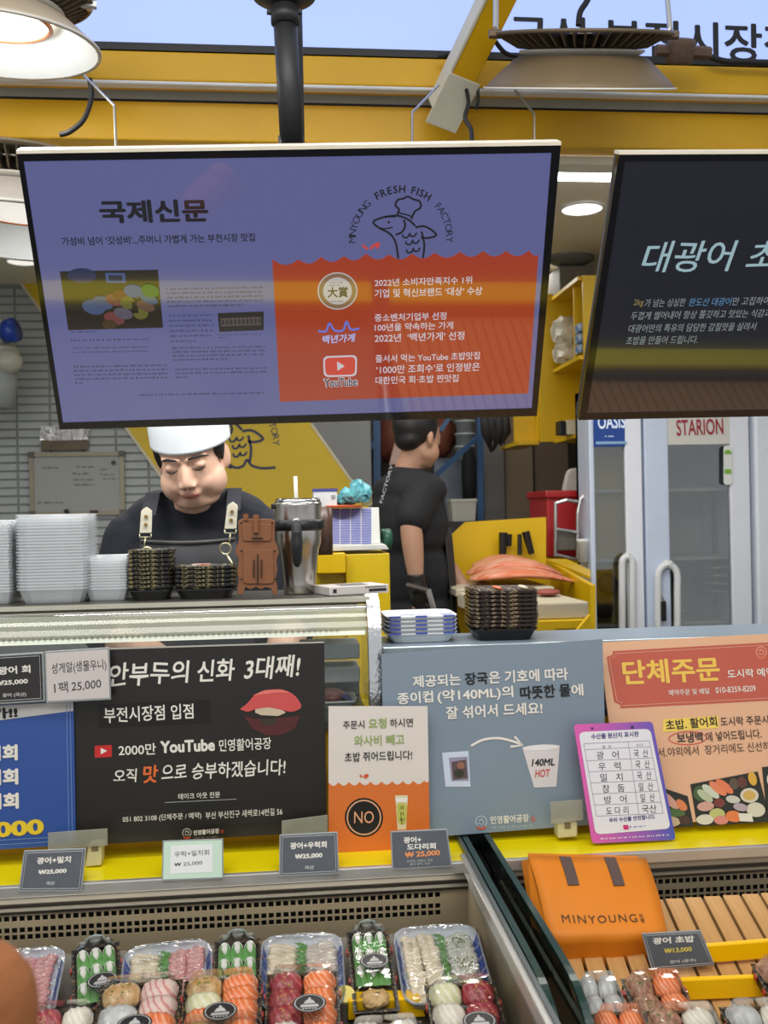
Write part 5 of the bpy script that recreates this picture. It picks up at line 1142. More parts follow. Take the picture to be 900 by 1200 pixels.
T(pp, pl, '보냉백', (794, 871), (824, 869.5), 12, ikk, bold=.022, lift=.0013); T(pp, pl, '에 넣어드립니다.', (828, 869), (893, 865), 11, ikk, bold=.008, lift=.0013); T(pp, pl, '에서.야외에서  장거리에도 신선하게', (762, 888), (912, 879), 11, K(84, 68, 58), bold=.002, lift=.0013)
g = MB(); stroke(pl, oval(806, 865, 22, 7.5, -2), .9, g, .0012, closed=True); part('red_circle', g, K(206, 70, 60), pp)
def bento(q, items, o, pl): picture(o, pl, q, (40, 42, 34), items, .0012, 'pr', lambda c: ink(c, .4))
bento([(809, 919), (888, 904), (903, 963), (817, 968)], [('o', .12, .25, .10, .18, 0, (70, 96, 58)), ('o', .27, .24, .06, .20, -.5, (200, 206, 188)), ('o', .18, .32, .06, .18, -.5, (180, 190, 160)), ('o', .38, .20, .06, .20, -.5, (226, 132, 96)), ('o', .48, .18, .06, .20, -.5, (222, 124, 84)),
    ('o', .62, .16, .07, .12, 0, (92, 80, 64)), ('o', .74, .16, .07, .12, 0, (96, 58, 48)), ('o', .90, .12, .06, .14, 0, (216, 168, 64)), ('o', .16, .56, .12, .11, 0, (206, 160, 146)), ('o', .36, .52, .08, .10, 0, (120, 60, 52)), ('o', .56, .48, .10, .08, .3, (198, 196, 186)),
    ('o', .80, .44, .13, .15, 0, (208, 204, 186)), ('o', .80, .44, .09, .10, 0, (206, 170, 90)), ('o', .84, .74, .13, .15, 0, (208, 204, 186)), ('o', .84, .74, .09, .10, 0, (206, 178, 80)), ('o', .30, .76, .11, .13, 0, (186, 188, 120)),
    ('o', .12, .86, .12, .12, 0, (208, 206, 190)), ('o', .34, .90, .10, .10, 0, (210, 134, 122)), ('o', .52, .84, .11, .12, .3, (220, 124, 70)), ('q', .68, .88, .09, .10, .3, (220, 216, 206)), ('o', .64, .66, .10, .08, .3, (176, 160, 170))], pp, pl)
bento([(776, 923), (806, 933), (813, 968), (776, 970)], [('o', .3, .3, .3, .14, .3, (214, 164, 150)), ('o', .7, .35, .2, .16, .2, (222, 132, 84)), ('o', .4, .6, .4, .12, 0, (82, 110, 60)), ('o', .3, .85, .3, .14, 0, (206, 180, 150)), ('o', .75, .8, .2, .14, 0, (74, 50, 40))], pp, pl)
bento([(893, 899), (960, 892), (966, 958), (898, 950)], [('o', .2, .3, .14, .2, 0, (210, 208, 200)), ('o', .2, .7, .14, .14, 0, (206, 120, 96)), ('o', .6, .4, .2, .2, 0, (214, 140, 100))], pp, pl)
# pink and blue origin card
def grad(name, a, b, x0, x1):
    mt = M(name, a, .35, noise=0); nt = mt.node_tree; bs = nt.nodes['Principled BSDF']
    tc = nt.nodes.new('ShaderNodeNewGeometry'); sx_ = nt.nodes.new('ShaderNodeSeparateXYZ'); mr = nt.nodes.new('ShaderNodeMapRange'); mx = nt.nodes.new('ShaderNodeMix'); mx.data_type = 'RGBA'
    nt.links.new(tc.outputs['Position'], sx_.inputs[0]); nt.links.new(sx_.outputs[0], mr.inputs[0]); mr.inputs[1].default_value = x0; mr.inputs[2].default_value = x1
    nt.links.new(mr.outputs[0], mx.inputs[0]); mx.inputs[6].default_value = (*hexc(a), 1); mx.inputs[7].default_value = (*hexc(b), 1); nt.links.new(mx.outputs[2], bs.inputs['Base Color']); return mt
pl = Plane(P(740, 987, 1.83), 9, 1); xa1, xb1 = pl.hit(680, 920).x, pl.hit(785, 920).x
pk = poster('pink and blue framed card listing fish origins leaning on the peach poster', pl, roundrect([(672.5, 849), (764.5, 845.5), (792, 984), (694, 988.5)], .05), grad('pink_blue_frame', (222, 96, 176), (72, 88, 184), xa1, xb1), .003, 'card', 'origin_card')
Q(pk, pl, roundrect([(678, 858), (762, 854), (786, 971), (698, 978)], .08), K(228, 228, 234), 'white_field')
navy = K(70, 66, 130); T(pk, pl, '수산물 원산지 표시판', (693, 866.5), (749, 863), 6.5, navy, bold=.03, lift=.0012)
g = MB(); rws = [871.5, 878.5, 891.5, 904.5, 917.5, 930.5, 943.5, 956.5]
def lx(y, s): return (684+(y-871)*.175) if s == 0 else ((736+(y-871)*.150) if s == 1 else (761+(y-871)*.19))
for y in rws: stroke(pl, [(lx(y, 0), y), (lx(y, 2), y-3.5)], .6, g, .0012, smooth=False)
for s in (0, 1, 2): stroke(pl, [(lx(871.5, s), 871.5-s*1.7), (lx(956.5, s), 956.5-s*1.7)], .6, g, .0012, smooth=False)
part('table_rules', g, K(150, 150, 166), pk)
for k, (a, b) in enumerate([('광   어', '국  산'), ('우   럭', '국  산'), ('밀   치', '국  산'), ('참   돔', '일  산'), ('방   어', '일  산'), ('도 다 리', '국산')]):
    y = rws[k+1]+11.4; x = lx(y, 0)+12; T(pk, pl, a, (x, y), (x+26, y-1.2), 9, pbk, lift=.0012, wob=.03); x2 = lx(y, 1)+4; T(pk, pl, b, (x2, y-2), (x2+17, y-2.8), 9.5, pbk, lift=.0012, wob=.03)
T(pk, pl, '품  명', (706, 876.8), (716, 876.3), 3, K(120, 120, 130), lift=.0012); T(pk, pl, '원산지', (746, 874.6), (754, 874.2), 3, K(120, 120, 130), lift=.0012)
T(pk, pl, '우리 수산물 안전합니다.', (714, 964), (768, 959.5), 5.5, navy, bold=.03, lift=.0012); Q(pk, pl, [(730, 967), (736, 966.6), (737.4, 972), (731, 972.4)], K(206, 50, 120), 'small_logo', .0012); tiny_lines(pk, pl, 738, 756, 970, 3, 1, 2.4, navy, -.05, 1)
tiny_lines(pk, pl, 704, 784, 984, 3, 1, 2.2, K(226, 220, 236), -.06, 1)
g = MB(); g.face([pl.hit(x, y, .0012) for x, y in oval(694, 853.5, 1.4, 1.4)]); g.face([pl.hit(x, y, .0012) for x, y in oval(741, 852, 1.8, 1.8)]); part('punched_holes', g, K(60, 50, 80), pk)
# ================================================================== PRICE CARDS AND HOLDERS
def card(label, Y, lean, q, mat, rows, frame=None, group='price cards', yaw=0):
    pl = Plane(P((q[3][0]+q[2][0])/2, (q[3][1]+q[2][1])/2, Y), lean, yaw); o = poster(label, pl, q, M('acrylic_slab', (150, 156, 158), .15), .004, 'price card', 'price_card', bevel=.001); o['group'] = group
    c = [sum(p[k] for p in q)/4 for k in (0, 1)]; s_ = .955
    qi = [(c[0]+(x-c[0])*s_, c[1]+(y-c[1])*(s_-.03)) for x, y in q]; Q(o, pl, qi, mat, 'insert', .0006)
    if frame: g = MB(); stroke(pl, [(c[0]+(x-c[0])*.90, c[1]+(y-c[1])*.86) for x, y in q], .7, g, .001, closed=True, smooth=False); part('insert_frame', g, frame, o)
    for s, p0, p1, h, m_, b_ in rows: T(o, pl, s, p0, p1, h, m_, bold=b_, lift=.0012)
    return o, pl
dk = M('slate_insert', (84, 88, 94), .3, noise=.12, scale=30); dk2 = M('dark_insert', (46, 44, 44), .3, noise=.1, scale=30); gl_ = K(196, 196, 192); ora = K(232, 150, 90)
card('dark price card at the left edge above the blue poster', YP-.02, 0, [(-46, 770), (51, 764), (53, 822), (-44, 828)], dk2, [('대광어 회', (-14, 792), (36, 788.5), 9.5, pwh, .04), ('₩25,000', (-6, 804.5), (33, 801.5), 6.5, pwh, .05), ('광어 (국산)', (3, 818), (31, 816.5), 5.5, gl_, .03)], gl_)
o, pl = card('white handwritten price card for sea urchin roe beside the dark card', YP-.022, 0, [(52, 763.5), (128, 758.5), (130, 820), (54, 824)], K(206, 198, 194), [], None)
mk_ = K(60, 58, 60); T(o, pl, '성게알(생물우니)', (61, 791.5), (125, 786), 14, mk_, wob=.03, lift=.0012); T(o, pl, '1팩', (64, 813), (80, 811.5), 13, mk_, wob=.03, lift=.0012); T(o, pl, '25,000', (84, 811), (119, 807), 11, mk_, wob=.03, lift=.0012, shear=.1)
YC = 1.775
card('slate price card on the ledge below the blue poster', YC, 18, [(28, 996.5), (101, 993.5), (96, 1044.5), (21.5, 1045)], dk, [('광어+밀치', (43, 1013), (83, 1011), 8, pwh, .05), ('₩25,000', (45, 1025.5), (78, 1023.5), 6, pwh, .06), ('국산', (54, 1037.5), (64, 1037), 4.5, gl_, .04)], gl_)
card('pale green price card with handwriting on the ledge below the black poster', YC, 18, [(190.5, 985), (261.5, 982.5), (262, 1029.5), (189.5, 1032.5)], M('mint_insert', (196, 220, 198), .4, noise=.03), [], None)
o = bpy.data.objects['price_card.003']; pl = Plane(P(226, 1031, YC), 18, 0)
Q(o, pl, [(200, 991), (249, 989), (249, 1022), (199, 1024)], K(226, 228, 226), 'paper_slip', .0010); T(o, pl, '우럭+밀치회', (204.5, 1004.5), (245, 1002), 6.5, mk_, .0, lift=.0014); T(o, pl, '₩ 25,000', (204.5, 1016), (237, 1013.5), 5, mk_, 0, lift=.0014)
card('slate price card on the ledge between the black poster and the NO poster', YC, 18, [(327.5, 978), (395.5, 974.5), (397.5, 1024), (327, 1027.5)], dk, [('광어+우럭회', (340, 995.5), (383, 993.5), 8, pwh, .05), ('₩25,000', (346, 1007.5), (378, 1005.5), 6.5, pwh, .06), ('국산', (357, 1019), (368, 1018.5), 4.5, gl_, .04)], gl_)
card('slate price card with an orange price on the ledge below the grey poster', YC, 18, [(457.5, 974), (524, 971), (530, 1015.5), (459.5, 1019.5)], dk, [('광어+', (473, 988.5), (494, 987.5), 7.5, pwh, .05), ('도다리회', (477, 996.5), (511, 995), 7.5, pwh, .05), ('₩ 25,000', (475, 1006), (516, 1003), 7.5, ora, .05), ('도다리, 자연산, 국산', (477, 1011), (507, 1009.5), 3.2, gl_, 0), ('광어, 양식, 국산', (480, 1014.5), (504, 1013.2), 3, gl_, 0)], None)
# clips that hold the posters
def clip(label, q, blk, Y):
    pl = Plane(P((q[3][0]+q[2][0])/2, (q[3][1]+q[2][1])/2, Y), 0, 0); o = root('poster_clip', label, 'clip', pl.hit(*blk[3]), 'clear poster clips')
    part('clear_plate', MB().prism([pl.hit(*p) for p in q], (0, .003, 0)), M('cloudy_acrylic', (176, 176, 160), .2, noise=.1, scale=30, alpha=.5), o, bevel=.001)
    xs = [p[0] for p in blk]; w_ = .5
    b3 = [pl.hit(*p) for p in blk]; part('block', MB().prism([p+Vector((0, .006, 0)) for p in b3], (0, .03, 0)), M('ivory_block', (206, 198, 160), .4), o, bevel=.003)
    g = MB(); m_ = (b3[0]+b3[1])/2; g.prism([m_+Vector((-.006, .005, 0)), m_+Vector((.006, .005, 0)), m_+Vector((.006, .005, -.012)), m_+Vector((-.006, .005, -.012))], (0, .002, 0)); part('slot', g, M('slot_shadow', (120, 108, 84), .6), o)
    return o
clip('clear clip with ivory block between the blue and black posters', [(56, 976), (126, 971), (126, 991), (56, 996)], [(102, 992), (119, 990), (118, 1016), (99, 1018)], YP-.03)
clip('clear clip near the right bottom corner of the black poster', [(330, 962), (384, 955), (384, 976), (330, 982)], [(352, 982), (362, 981), (362, 996), (352, 997)], YP-.02)
clip('clear clip with ivory block at the bottom of the grey poster', [(645, 940), (683, 937), (684, 961), (646, 966)], [(654, 966), (678, 964), (678, 982), (655, 984)], YP-.03)
# ================================================================== ON THE GLASS COUNTER
clr = M('clear_tray_plastic', (236, 240, 242), .10, noise=.04, scale=30, alpha=.38, spec=1)
def tray_mesh(w, d, h, lip=.004, top=0):
    """open tapered tray, rim at height h"""
    mb = MB(); k = .80
    def ring(a, b, z, r=.18):
        pts = roundrect([(-a/2, -b/2), (a/2, -b/2), (a/2, b/2), (-a/2, b/2)], r, 2); return [Vector((x, y, z)) for x, y in pts]
    rs = [ring(w*k, d*k, 0), ring(w*.96, d*.96, h-.002), ring(w, d, h-.002), ring(w, d, h+lip-.002), ring(w*.955, d*.955, h+lip-.003), ring(w*k*.98, d*k*.98, .002)]
    n = len(rs[0]); mb.face(list(reversed(rs[0])))
    for r_ in rs: pass
    o = len(mb.v)
    for r_ in rs: mb.v += r_
    for i in range(len(rs)-1):
        for j in range(n): a = o+i*n+j; b = o+i*n+(j+1) % n; mb.f.append((a, b, b+n, a+n)); mb.mi.append(0)
    mb.f.append(tuple(o+(len(rs)-1)*n+j for j in range(n))); mb.mi.append(0); return mb
ORD = 'first second third fourth fifth sixth seventh eighth ninth tenth eleventh twelfth thirteenth fourteenth fifteenth sixteenth seventeenth eighteenth nineteenth twentieth twenty-first twenty-second twenty-third twenty-fourth twenty-fifth'.split()
def stack(name, cat, x0, x1, ybase, Yc_, w, d, h, n, pitch, mat, labels, group, z=None, lip=.004, yaw=0):
    a, b = P(x0, ybase, Yc_-d/2), P(x1, ybase, Yc_-d/2); w = b.x-a.x; me = tray_mesh(w, d, h, lip).mesh(name, mat)
    for k in range(n):
        o = bpy.data.objects.new(name, me); COL.objects.link(o); o.location = ((a.x+b.x)/2+random.uniform(-.0006, .0006), Yc_+random.uniform(-.001, .001), (z or ZS)+.0005+pitch*k)
        o.rotation_euler = (0, 0, yaw+random.uniform(-.008, .008)); o['label'] = labels+', '+('lowest' if k == 0 else 'topmost' if k == n-1 else ORD[n-1-k]+' from the top'); o['category'] = cat; o['group'] = group
    return (a.x+b.x)/2
stack('clear_container', 'container', -32, 13, 690, 2.10, 0, .12, .026, 24, .0062, clr, 'clear container in the stack cut by the left edge', 'clear containers, leftmost stack', lip=.0036)
stack('clear_container', 'container', 15, 102, 690, 2.10, 0, .15, .030, 25, .0062, clr, 'clear container in the tallest stack on the counter', 'clear containers, tallest stack', lip=.0036)
stack('clear_container', 'container', 97, 151, 690, 2.11, 0, .11, .026, 12, .0058, clr, 'clear container in the low stack beside the patterned trays', 'clear containers, low stack', lip=.0036)
def wave_mat(name, dark, light, scale):
    if name in _M: return _M[name]
    mt = M(name, dark, .35, noise=0); nt = mt.node_tree; bs = nt.nodes['Principled BSDF']
    tc = nt.nodes.new('ShaderNodeTexCoord'); wv = nt.nodes.new('ShaderNodeTexWave'); wv.wave_type = 'RINGS'; wv.inputs['Scale'].default_value = scale; wv.inputs['Distortion'].default_value = 9; wv.inputs['Detail'].default_value = 2; wv.inputs['Detail Scale'].default_value = 3
    rp = nt.nodes.new('ShaderNodeMapRange'); rp.inputs[1].default_value = .80; rp.inputs[2].default_value = .92; mx = nt.nodes.new('ShaderNodeMix'); mx.data_type = 'RGBA'
    nt.links.new(tc.outputs['Object'], wv.inputs['Vector']); nt.links.new(wv.outputs[1], rp.inputs[0]); nt.links.new(rp.outputs[0], mx.inputs[0])
    mx.inputs[6].default_value = (*hexc(dark), 1); mx.inputs[7].default_value = (*hexc(light), 1); nt.links.new(mx.outputs[2], bs.inputs['Base Color']); return mt
pat = wave_mat('black_gold_wave_print', (22, 21, 21), (120, 110, 72), 26); pat2 = wave_mat('brown_gold_wave_print', (40, 26, 20), (128, 110, 84), 24)
def dark_stack(x0, x1, ybase, Y, d, n, pitch, label, group, mat, z, hb=.02, yaw=0):
    a, b = P(x0, ybase, Y-d/2), P(x1, ybase, Y-d/2); w = b.x-a.x; cx_ = (a.x+b.x)/2
    base = tray_mesh(w*.98, d*.98, hb, .003).mesh('black_tray', black); 
    for k in range(n+1):
        me = base if k == 0 else me2 if k > 1 else None
        if me is None: me2 = tray_mesh(w, d, hb, .0055).mesh('patterned_tray', mat); me = me2
        o = bpy.data.objects.new('patterned_tray', me); COL.objects.link(o)
        o.location = (cx_+random.uniform(-.001, .001), Y+random.uniform(-.001, .001), z+.0005+pitch*k); o.rotation_euler = (0, 0, yaw+random.uniform(-.02, .02))
        o['label'] = 'plain black bottom tray of the '+label if k == 0 else 'wave patterned tray of the '+label+', '+('topmost' if k == n else ORD[n-k]+' from the top'); o['category'] = 'tray'
        if k: o['group'] = group
    return cx_
dark_stack(149, 201, 700, 2.09, .10, 9, .0088, 'taller stack beside the clear containers', 'patterned trays, taller stack', pat, ZS)
cs_ = dark_stack(203, 276, 701, 2.09, .10, 5, .0088, 'lower stack in front of the chef', 'patterned trays, lower stack', pat, ZS)
c = P(236, 668, 2.06); thing('paper_scrap', MB().box((c.x, 2.06, ZS+.0705), (.036, .02, .003)), M('white_green_paper', (222, 218, 206), .5, col2=(190, 110, 70), scale=60), 'white, green and orange scrap lying on the lower patterned tray stack', 'scrap')
# brown slotted stand
bs_ = root('phone_stand', 'brown laser-cut wooden stand with slots and peg feet on the counter top', 'stand', P(302, 697, 2.05))
pl = Plane((0, 2.045, 0)); wood = M('brown_fibreboard', (132, 84, 50), .5, noise=.06, scale=30, bump=.15)
ol = [(279, 611), (283, 608), (318, 608), (322, 611), (322, 634), (325, 640), (327, 648), (324, 656), (325, 668), (323, 678), (325, 688), (325, 697), (320, 697), (318, 690), (311, 688), (306, 691), (300, 688), (293, 691), (288, 688), (284, 697), (279, 697), (278, 690), (280, 680), (278, 668), (280, 656), (276, 648), (277, 640), (280, 634)]
part('back_plate', board(pl, ol, .010), wood, bs_, bevel=.0012)
pl2_ = Plane((0, 2.041, 0))
part('upper_panel', board(pl2_, roundrect([(284, 614), (318, 614), (318, 634), (284, 634)], .2), .004), wood, bs_, bevel=.0008); part('lower_panel', board(pl2_, roundrect([(285, 644), (320, 644), (321, 684), (285, 684)], .15), .004), wood, bs_, bevel=.0008)
part('peg', MB().tube([P(288, 610, 2.045), P(288, 602, 2.045)], .0055, 8), wood, bs_); part('peg', MB().tube([P(300, 624, 2.036), P(300, 603, 2.036)], .0060, 8), wood, bs_)
pl3_ = Plane((0, 2.0365, 0)); sl = M('slot_dark', (36, 24, 18), .7)
for x, a, b in ((297.5, 656, 677), (302, 649, 684), (306.5, 656, 677)): part('slot', stroke(pl3_, [(x, a), (x, b)], 1.6, MB(), smooth=False), sl, bs_)
part('slot', stroke(pl3_, [(295, 631), (308, 631)], 2.4, MB(), smooth=False), sl, bs_)
for x, y in ((283, 613), (319, 613), (283, 646), (322, 646), (283, 679), (322, 679)): part('screw_hole', MB().face([pl3_.hit(u, v, .001) for u, v in oval(x, y, 1.4, 1.4, n=10)]), sl, bs_)
# steel tumbler
tc_ = P(351, 695, 2.10); sc_ = 2.10/FPX; tz = ZS+.0005
tm = root('tumbler', 'large stainless steel tumbler with black handle and straw on the counter top', 'tumbler', (tc_.x, 2.12, tz))
H_ = (695-588)*sc_*1.0; C_ = (tc_.x, 2.12, tz); st_ = M('tumbler_steel', (190, 186, 180), .22, 1, noise=.06, scale=10, stretch=(1, 1, .2))
rr_ = [(0, 0), (18.5, 0), (20, 1), (20.5, 10), (24, 40), (26, 52), (28.5, 60), (29.5, 78), (29.2, 100), (30, 103), (30, 107), (28, 107), (27.5, 100), (0, 98)]
part('cup', MB().lathe([(a*sc_*.93, b*sc_) for a, b in rr_], C_, 40), st_, tm, smooth=True, angle=60)
part('lid', MB().lathe([(0, 101*sc_), (26*sc_, 101*sc_), (28.4*sc_*.95, 108*sc_), (27*sc_*.95, 112*sc_), (24*sc_, 109*sc_), (0, 107*sc_)], C_, 36), clear('smoky_lid', (.62, .66, .7), .05, .25, .9), tm, smooth=True)
part('straw', MB().tube([Vector(C_)+Vector((-.001, 0, .10)), Vector(C_)+Vector((-.004, 0, 138*sc_))], .0042, 12), M('white_straw', (226, 224, 214), .4), tm, smooth=True)
part('handle_band', MB().lathe([(29.2*sc_*.95, 74*sc_), (33.5*sc_*.93, 75*sc_), (34*sc_*.93, 80*sc_), (33.5*sc_*.93, 86*sc_), (29.2*sc_*.95, 87*sc_)], C_, 36), black, tm, smooth=True)
hx = Vector(C_)+Vector((-.004, -30*sc_, 0)); g = MB(); g.tube([hx+Vector((0, -.002, 84*sc_)), hx+Vector((0, -.016, 78*sc_)), hx+Vector((0, -.021, 60*sc_)), hx+Vector((0, -.016, 40*sc_)), hx+Vector((0, -.008, 35*sc_))], [.008, .011, .0125, .010, .006], 12)
part('handle', g, M('black_rubber', (38, 40, 42), .6), tm, smooth=True)
g = MB()
for k in range(16): g.box(hx+Vector((0, -.031+.00035*abs(k-8)*1.2, (42+k*2)*sc_)), (.013, .004, .0016))
part('grip_ribs', g, black, tm); part('lid_tab', MB().box(Vector(C_)+Vector((-.047, 0, 103*sc_)), (.02, .025, .012)), black, tm, bevel=.003); part('handle_rivet', MB().ell(hx+Vector((0, -.002, 83*sc_)), (.010, .006, .010)), steel, tm, smooth=True)
# second tumbler behind and carton
thing('brown_bottle', MB().lathe([(0, 0), (.02, 0), (.021, .11), (0, .112)], (P(380, 640, 2.3).x, 2.30, P(380, 650, 2.3).z), 20), M('brown_bottle', (84, 58, 44), .3), 'brown bottle partly hidden behind the steel tumbler', 'bottle', smooth=True)
cq = [Pz(370, 689, ZS), Pz(405, 697, ZS), Pz(452, 689, ZS), Pz(424, 682, ZS)]
cz = Vector((0, 0, .018)); a_ = Vector((P(371, 690, 2.06).x, 2.09, ZS+.0005)); ex_ = Vector((.15, .03, 0)); ey_ = Vector((-.035, .085, 0)).normalized()*.1
bx0 = Vector((P(386, 697, 2.03).x, 2.03, ZS+.0005)); ex_ = Vector((.128, .045, 0)); ey_ = Vector((-.030, .08, 0))
wbx = root('carton_box', 'flat white cardboard carton with dark photo label on the counter edge', 'box', bx0)
part('body', MB().prism([bx0, bx0+ex_, bx0+ex_+ey_, bx0+ey_], cz), M('white_card_carton', (214, 206, 200), .45, noise=.03), wbx, bevel=.0015)
tp = lambda u, v: bx0+ex_*u+ey_*v+cz+Vector((0, 0, .0006)); g = MB().face([tp(.25, .2), tp(.7, .15), tp(.75, .75), tp(.3, .8)]); part('printed_label', g, M('grey_photo_print', (120, 118, 116), .4, noise=.3, scale=60), wbx)
fn = Vector((ex_.y, -ex_.x, 0)).normalized()*.0008; fp = lambda u, v: bx0+ex_*u+cz*v+fn
g = MB().face([fp(.66, .25), fp(.96, .25), fp(.96, .58), fp(.66, .58)]).face([fp(.06, .3), fp(.12, .3), fp(.12, .75), fp(.06, .75)]); part('printed_label', g, K(40, 38, 40), wbx)
g = MB()
for k in range(9): g.face([fp(.60+.04*k, .70), fp(.625+.04*k, .70), fp(.625+.04*k, .88), fp(.60+.04*k, .88)])
part('printed_label', g, K(90, 86, 84), wbx)
# yellow stand with towel stack and odds and ends
ys = root('yellow_stand', 'bright yellow box stand holding printed paper towels behind the tumbler', 'stand', P(414, 740, 2.68))
a, b = P(371, 648, 2.62), P(457, 649, 2.62); zlo = 1.0
part('left_panel', MB().span((a.x, 2.60, P(390, 672, 2.6).z), (P(405, 648, 2.6).x, 2.9, a.z)), M('stand_yellow', (240, 196, 0), .35, noise=.02), ys, bevel=.003)
part('right_panel', MB().span((P(405, 648, 2.62).x, 2.63, zlo), (b.x, 2.93, b.z+.002)), M('stand_yellow2', (236, 200, 12), .35, noise=.02), ys, bevel=.003)
part('lower_panel', MB().span((a.x, 2.66, zlo), (P(405, 648, 2.62).x, 2.93, P(390, 672, 2.6).z)), M('stand_yellow2', (236, 200, 12), .35, noise=.02), ys)
pt_ = M('paper_towel', (222, 222, 214), .8, noise=.02, bump=.2); zt9 = a.z
tsl = root('paper_towel_stack', 'folded white paper towels with blue grid print leaning in a stack on the yellow stand', 'paper towels', (P(415, 645, 2.66).x, 2.7, zt9))
pl = Plane(P(415, 640, 2.66), 24, 3)
part('base_sheets', MB().prism([P(384, 646, 2.62), P(456, 644, 2.62), P(452, 638, 2.62), P(386, 640, 2.62)], (0, .2, 0)), pt_, tsl, bevel=.002)
part('folded_sheets', MB().prism([pl.hit(*p) for p in ((385, 641), (446, 637), (444, 594), (387, 596))], -pl.n*.05), pt_, tsl, bevel=.003)
bl = K(84, 92, 176); g = MB()
for r_ in range(20):
    for c_ in range(4):
        x0_ = 386.5+c_*12.4; y0_ = 637.5-r_*2.1; g.face([pl.hit(x, y, .001) for x, y in ((x0_, y0_-1.5), (x0_+11.4, y0_-2.0), (x0_+11.4, y0_-.5), (x0_, y0_))])
part('blue_grid_print', g, bl, tsl)
thing('orange_lid', MB().lathe([(0, 0), (.055, 0), (.06, .006), (.0, .008)], (P(400, 594, 2.68).x, 2.70, P(400, 595, 2.68).z), 28), M('orange_plastic', (210, 84, 40), .4), 'thin orange lid on top of the paper towels', 'lid', smooth=True)
o = root('white_box', 'small white carton with blue lid on top of the paper towels', 'box', P(381, 593, 2.7))
part('body', pxbox(367, 574, 395, 594, 2.66, .06), M('white_card', (214, 214, 214), .5), o, bevel=.002); part('blue_lid', pxbox(366.5, 572.5, 395.5, 576, 2.658, .064), K(70, 70, 140), o)
g = MB().face([P(388, 580, 2.658), P(393, 580, 2.658), P(393, 585, 2.658), P(388, 585, 2.658)]); part('printed_label', g, K(150, 150, 154), o)
g = MB(); g.ell(P(409, 582, 2.72), (.03, .03, .02), (0, .4, 0)); g.ell(P(422, 576, 2.72), (.028, .03, .03), (0, -.5, 0)); g.ell(P(400, 586, 2.72), (.015, .02, .012))
thing('teal_bag', crumple(g, .004), M('teal_film', (104, 178, 186), .3, noise=.25, scale=40, bump=1, bscale=50), 'crumpled teal plastic bag lying on the orange lid', 'bag')
thing('clear_bag', MB().prism([P(424, 569, 2.74), P(436, 578, 2.74), P(437, 592, 2.74), P(424, 594, 2.74)], (0, .03, 0)), M('clear_bag_film', (190, 176, 130), .2, alpha=.5, bump=1, bscale=50), 'clear plastic bag with orange print beside the teal bag', 'bag', bevel=.004)
thing('green_tape', MB().lathe([(.022, -.012), (.03, -.012), (.03, .012), (.022, .012), (.022, -.012)], P(452, 632, 2.75), 24, (1, .2, 0)), K(40, 92, 72), 'green tape roll peeping out behind the paper towels', 'tape', smooth=True)
# white and blue trays on the worktop
pw_ = M('white_foam_tray', (226, 228, 228), .5, noise=.01); cx9 = P(492, 755, 2.10).x
foam_me = None
for k in range(5):
    o = root('foam_tray', '%s white foam tray with blue print of the stack on the worktop' % ['lowest', 'second lowest', 'middle', 'second highest', 'topmost'][k], 'tray', (cx9, 2.12, zw+.001+.0088*k), 'foam trays stacked on the worktop')
    w_, d_ = (.155, .15)
    mb = tray_mesh(w_, d_, .020, .003); mb.v = [v+OFF[o.name] for v in mb.v]; part('tray', mb, pw_, o, bevel=0)
    zq = .0236; bp_ = lambda *p: part('blue_print', MB().face([OFF[o.name]+Vector(q) for q in p]), K(66, 84, 170), o)
    if k == 4:
        for u0, u1, v0, v1 in ((-.30, -.10, -.36, -.20), (-.07, .12, -.36, -.20), (.25, .42, -.36, -.16)): bp_(*[(w_*a1_, d_*b1_, zq) for a1_, b1_ in ((u0, v0-.11), (u1, v0-.11), (u1, v1-.20), (u0, v1-.20))])
        bp_((w_*-.2, d_*.1, .006), (w_*.1, d_*.1, .006), (w_*.1, d_*.3, .006), (w_*-.2, d_*.3, .006))
    for a1_, b1_ in ((-.46, -.3), (-.1, .06), (.28, .44)): bp_((w_*a1_, -d_/2-.0006, .0186), (w_*b1_, -d_/2-.0006, .0186), (w_*b1_, -d_/2-.0006, .0226), (w_*a1_, -d_/2-.0006, .0226))
dark_stack(556, 636, 752, 2.11, .15, 9, .0088, 'stack on the blue grey worktop', 'patterned trays on the worktop', pat2, zw, hb=.024, yaw=R(-4))
for k, (x, c_, l) in enumerate([(582, (196, 110, 70), 'orange leaf shaped scrap'), (612, (204, 196, 170), 'white paper scrap')]):
    q = P(x, 702, 2.11); thing('tray_scrap', MB().ell((q.x, 2.10, zw+.108), (.012, .02, .005), (0, .3, 0)), K(*c_), l+' on top of the brown patterned tray stack', 'scrap', smooth=True)
# sashimi tray inside the glass counter
ft = root('foam_tray', 'white foam tray with blue label and wrapped fish inside the glass counter', 'tray', (P(394, 806, 2.1).x, 2.12, zg+.001))
c_ = OFF[ft.name]; mb = tray_mesh(.085, .11, .016); mb.v = [v+c_ for v in mb.v]; part('tray', mb, pw_, ft)
part('blue_label', MB().prism([c_+Vector((.012, -.04, .022)), c_+Vector((.036, -.04, .012)), c_+Vector((.030, .03, .016)), c_+Vector((.004, .03, .03))], (0, 0, .001)), K(60, 90, 180), ft)
thing('wrapped_fish', MB().ell(c_+Vector((-.01, 0, .02)), (.028, .045, .015)), M('reddish_fish', (150, 104, 100), .3, noise=.2, scale=30), 'piece of reddish fish on the foam tray inside the glass counter', 'fish', smooth=True)
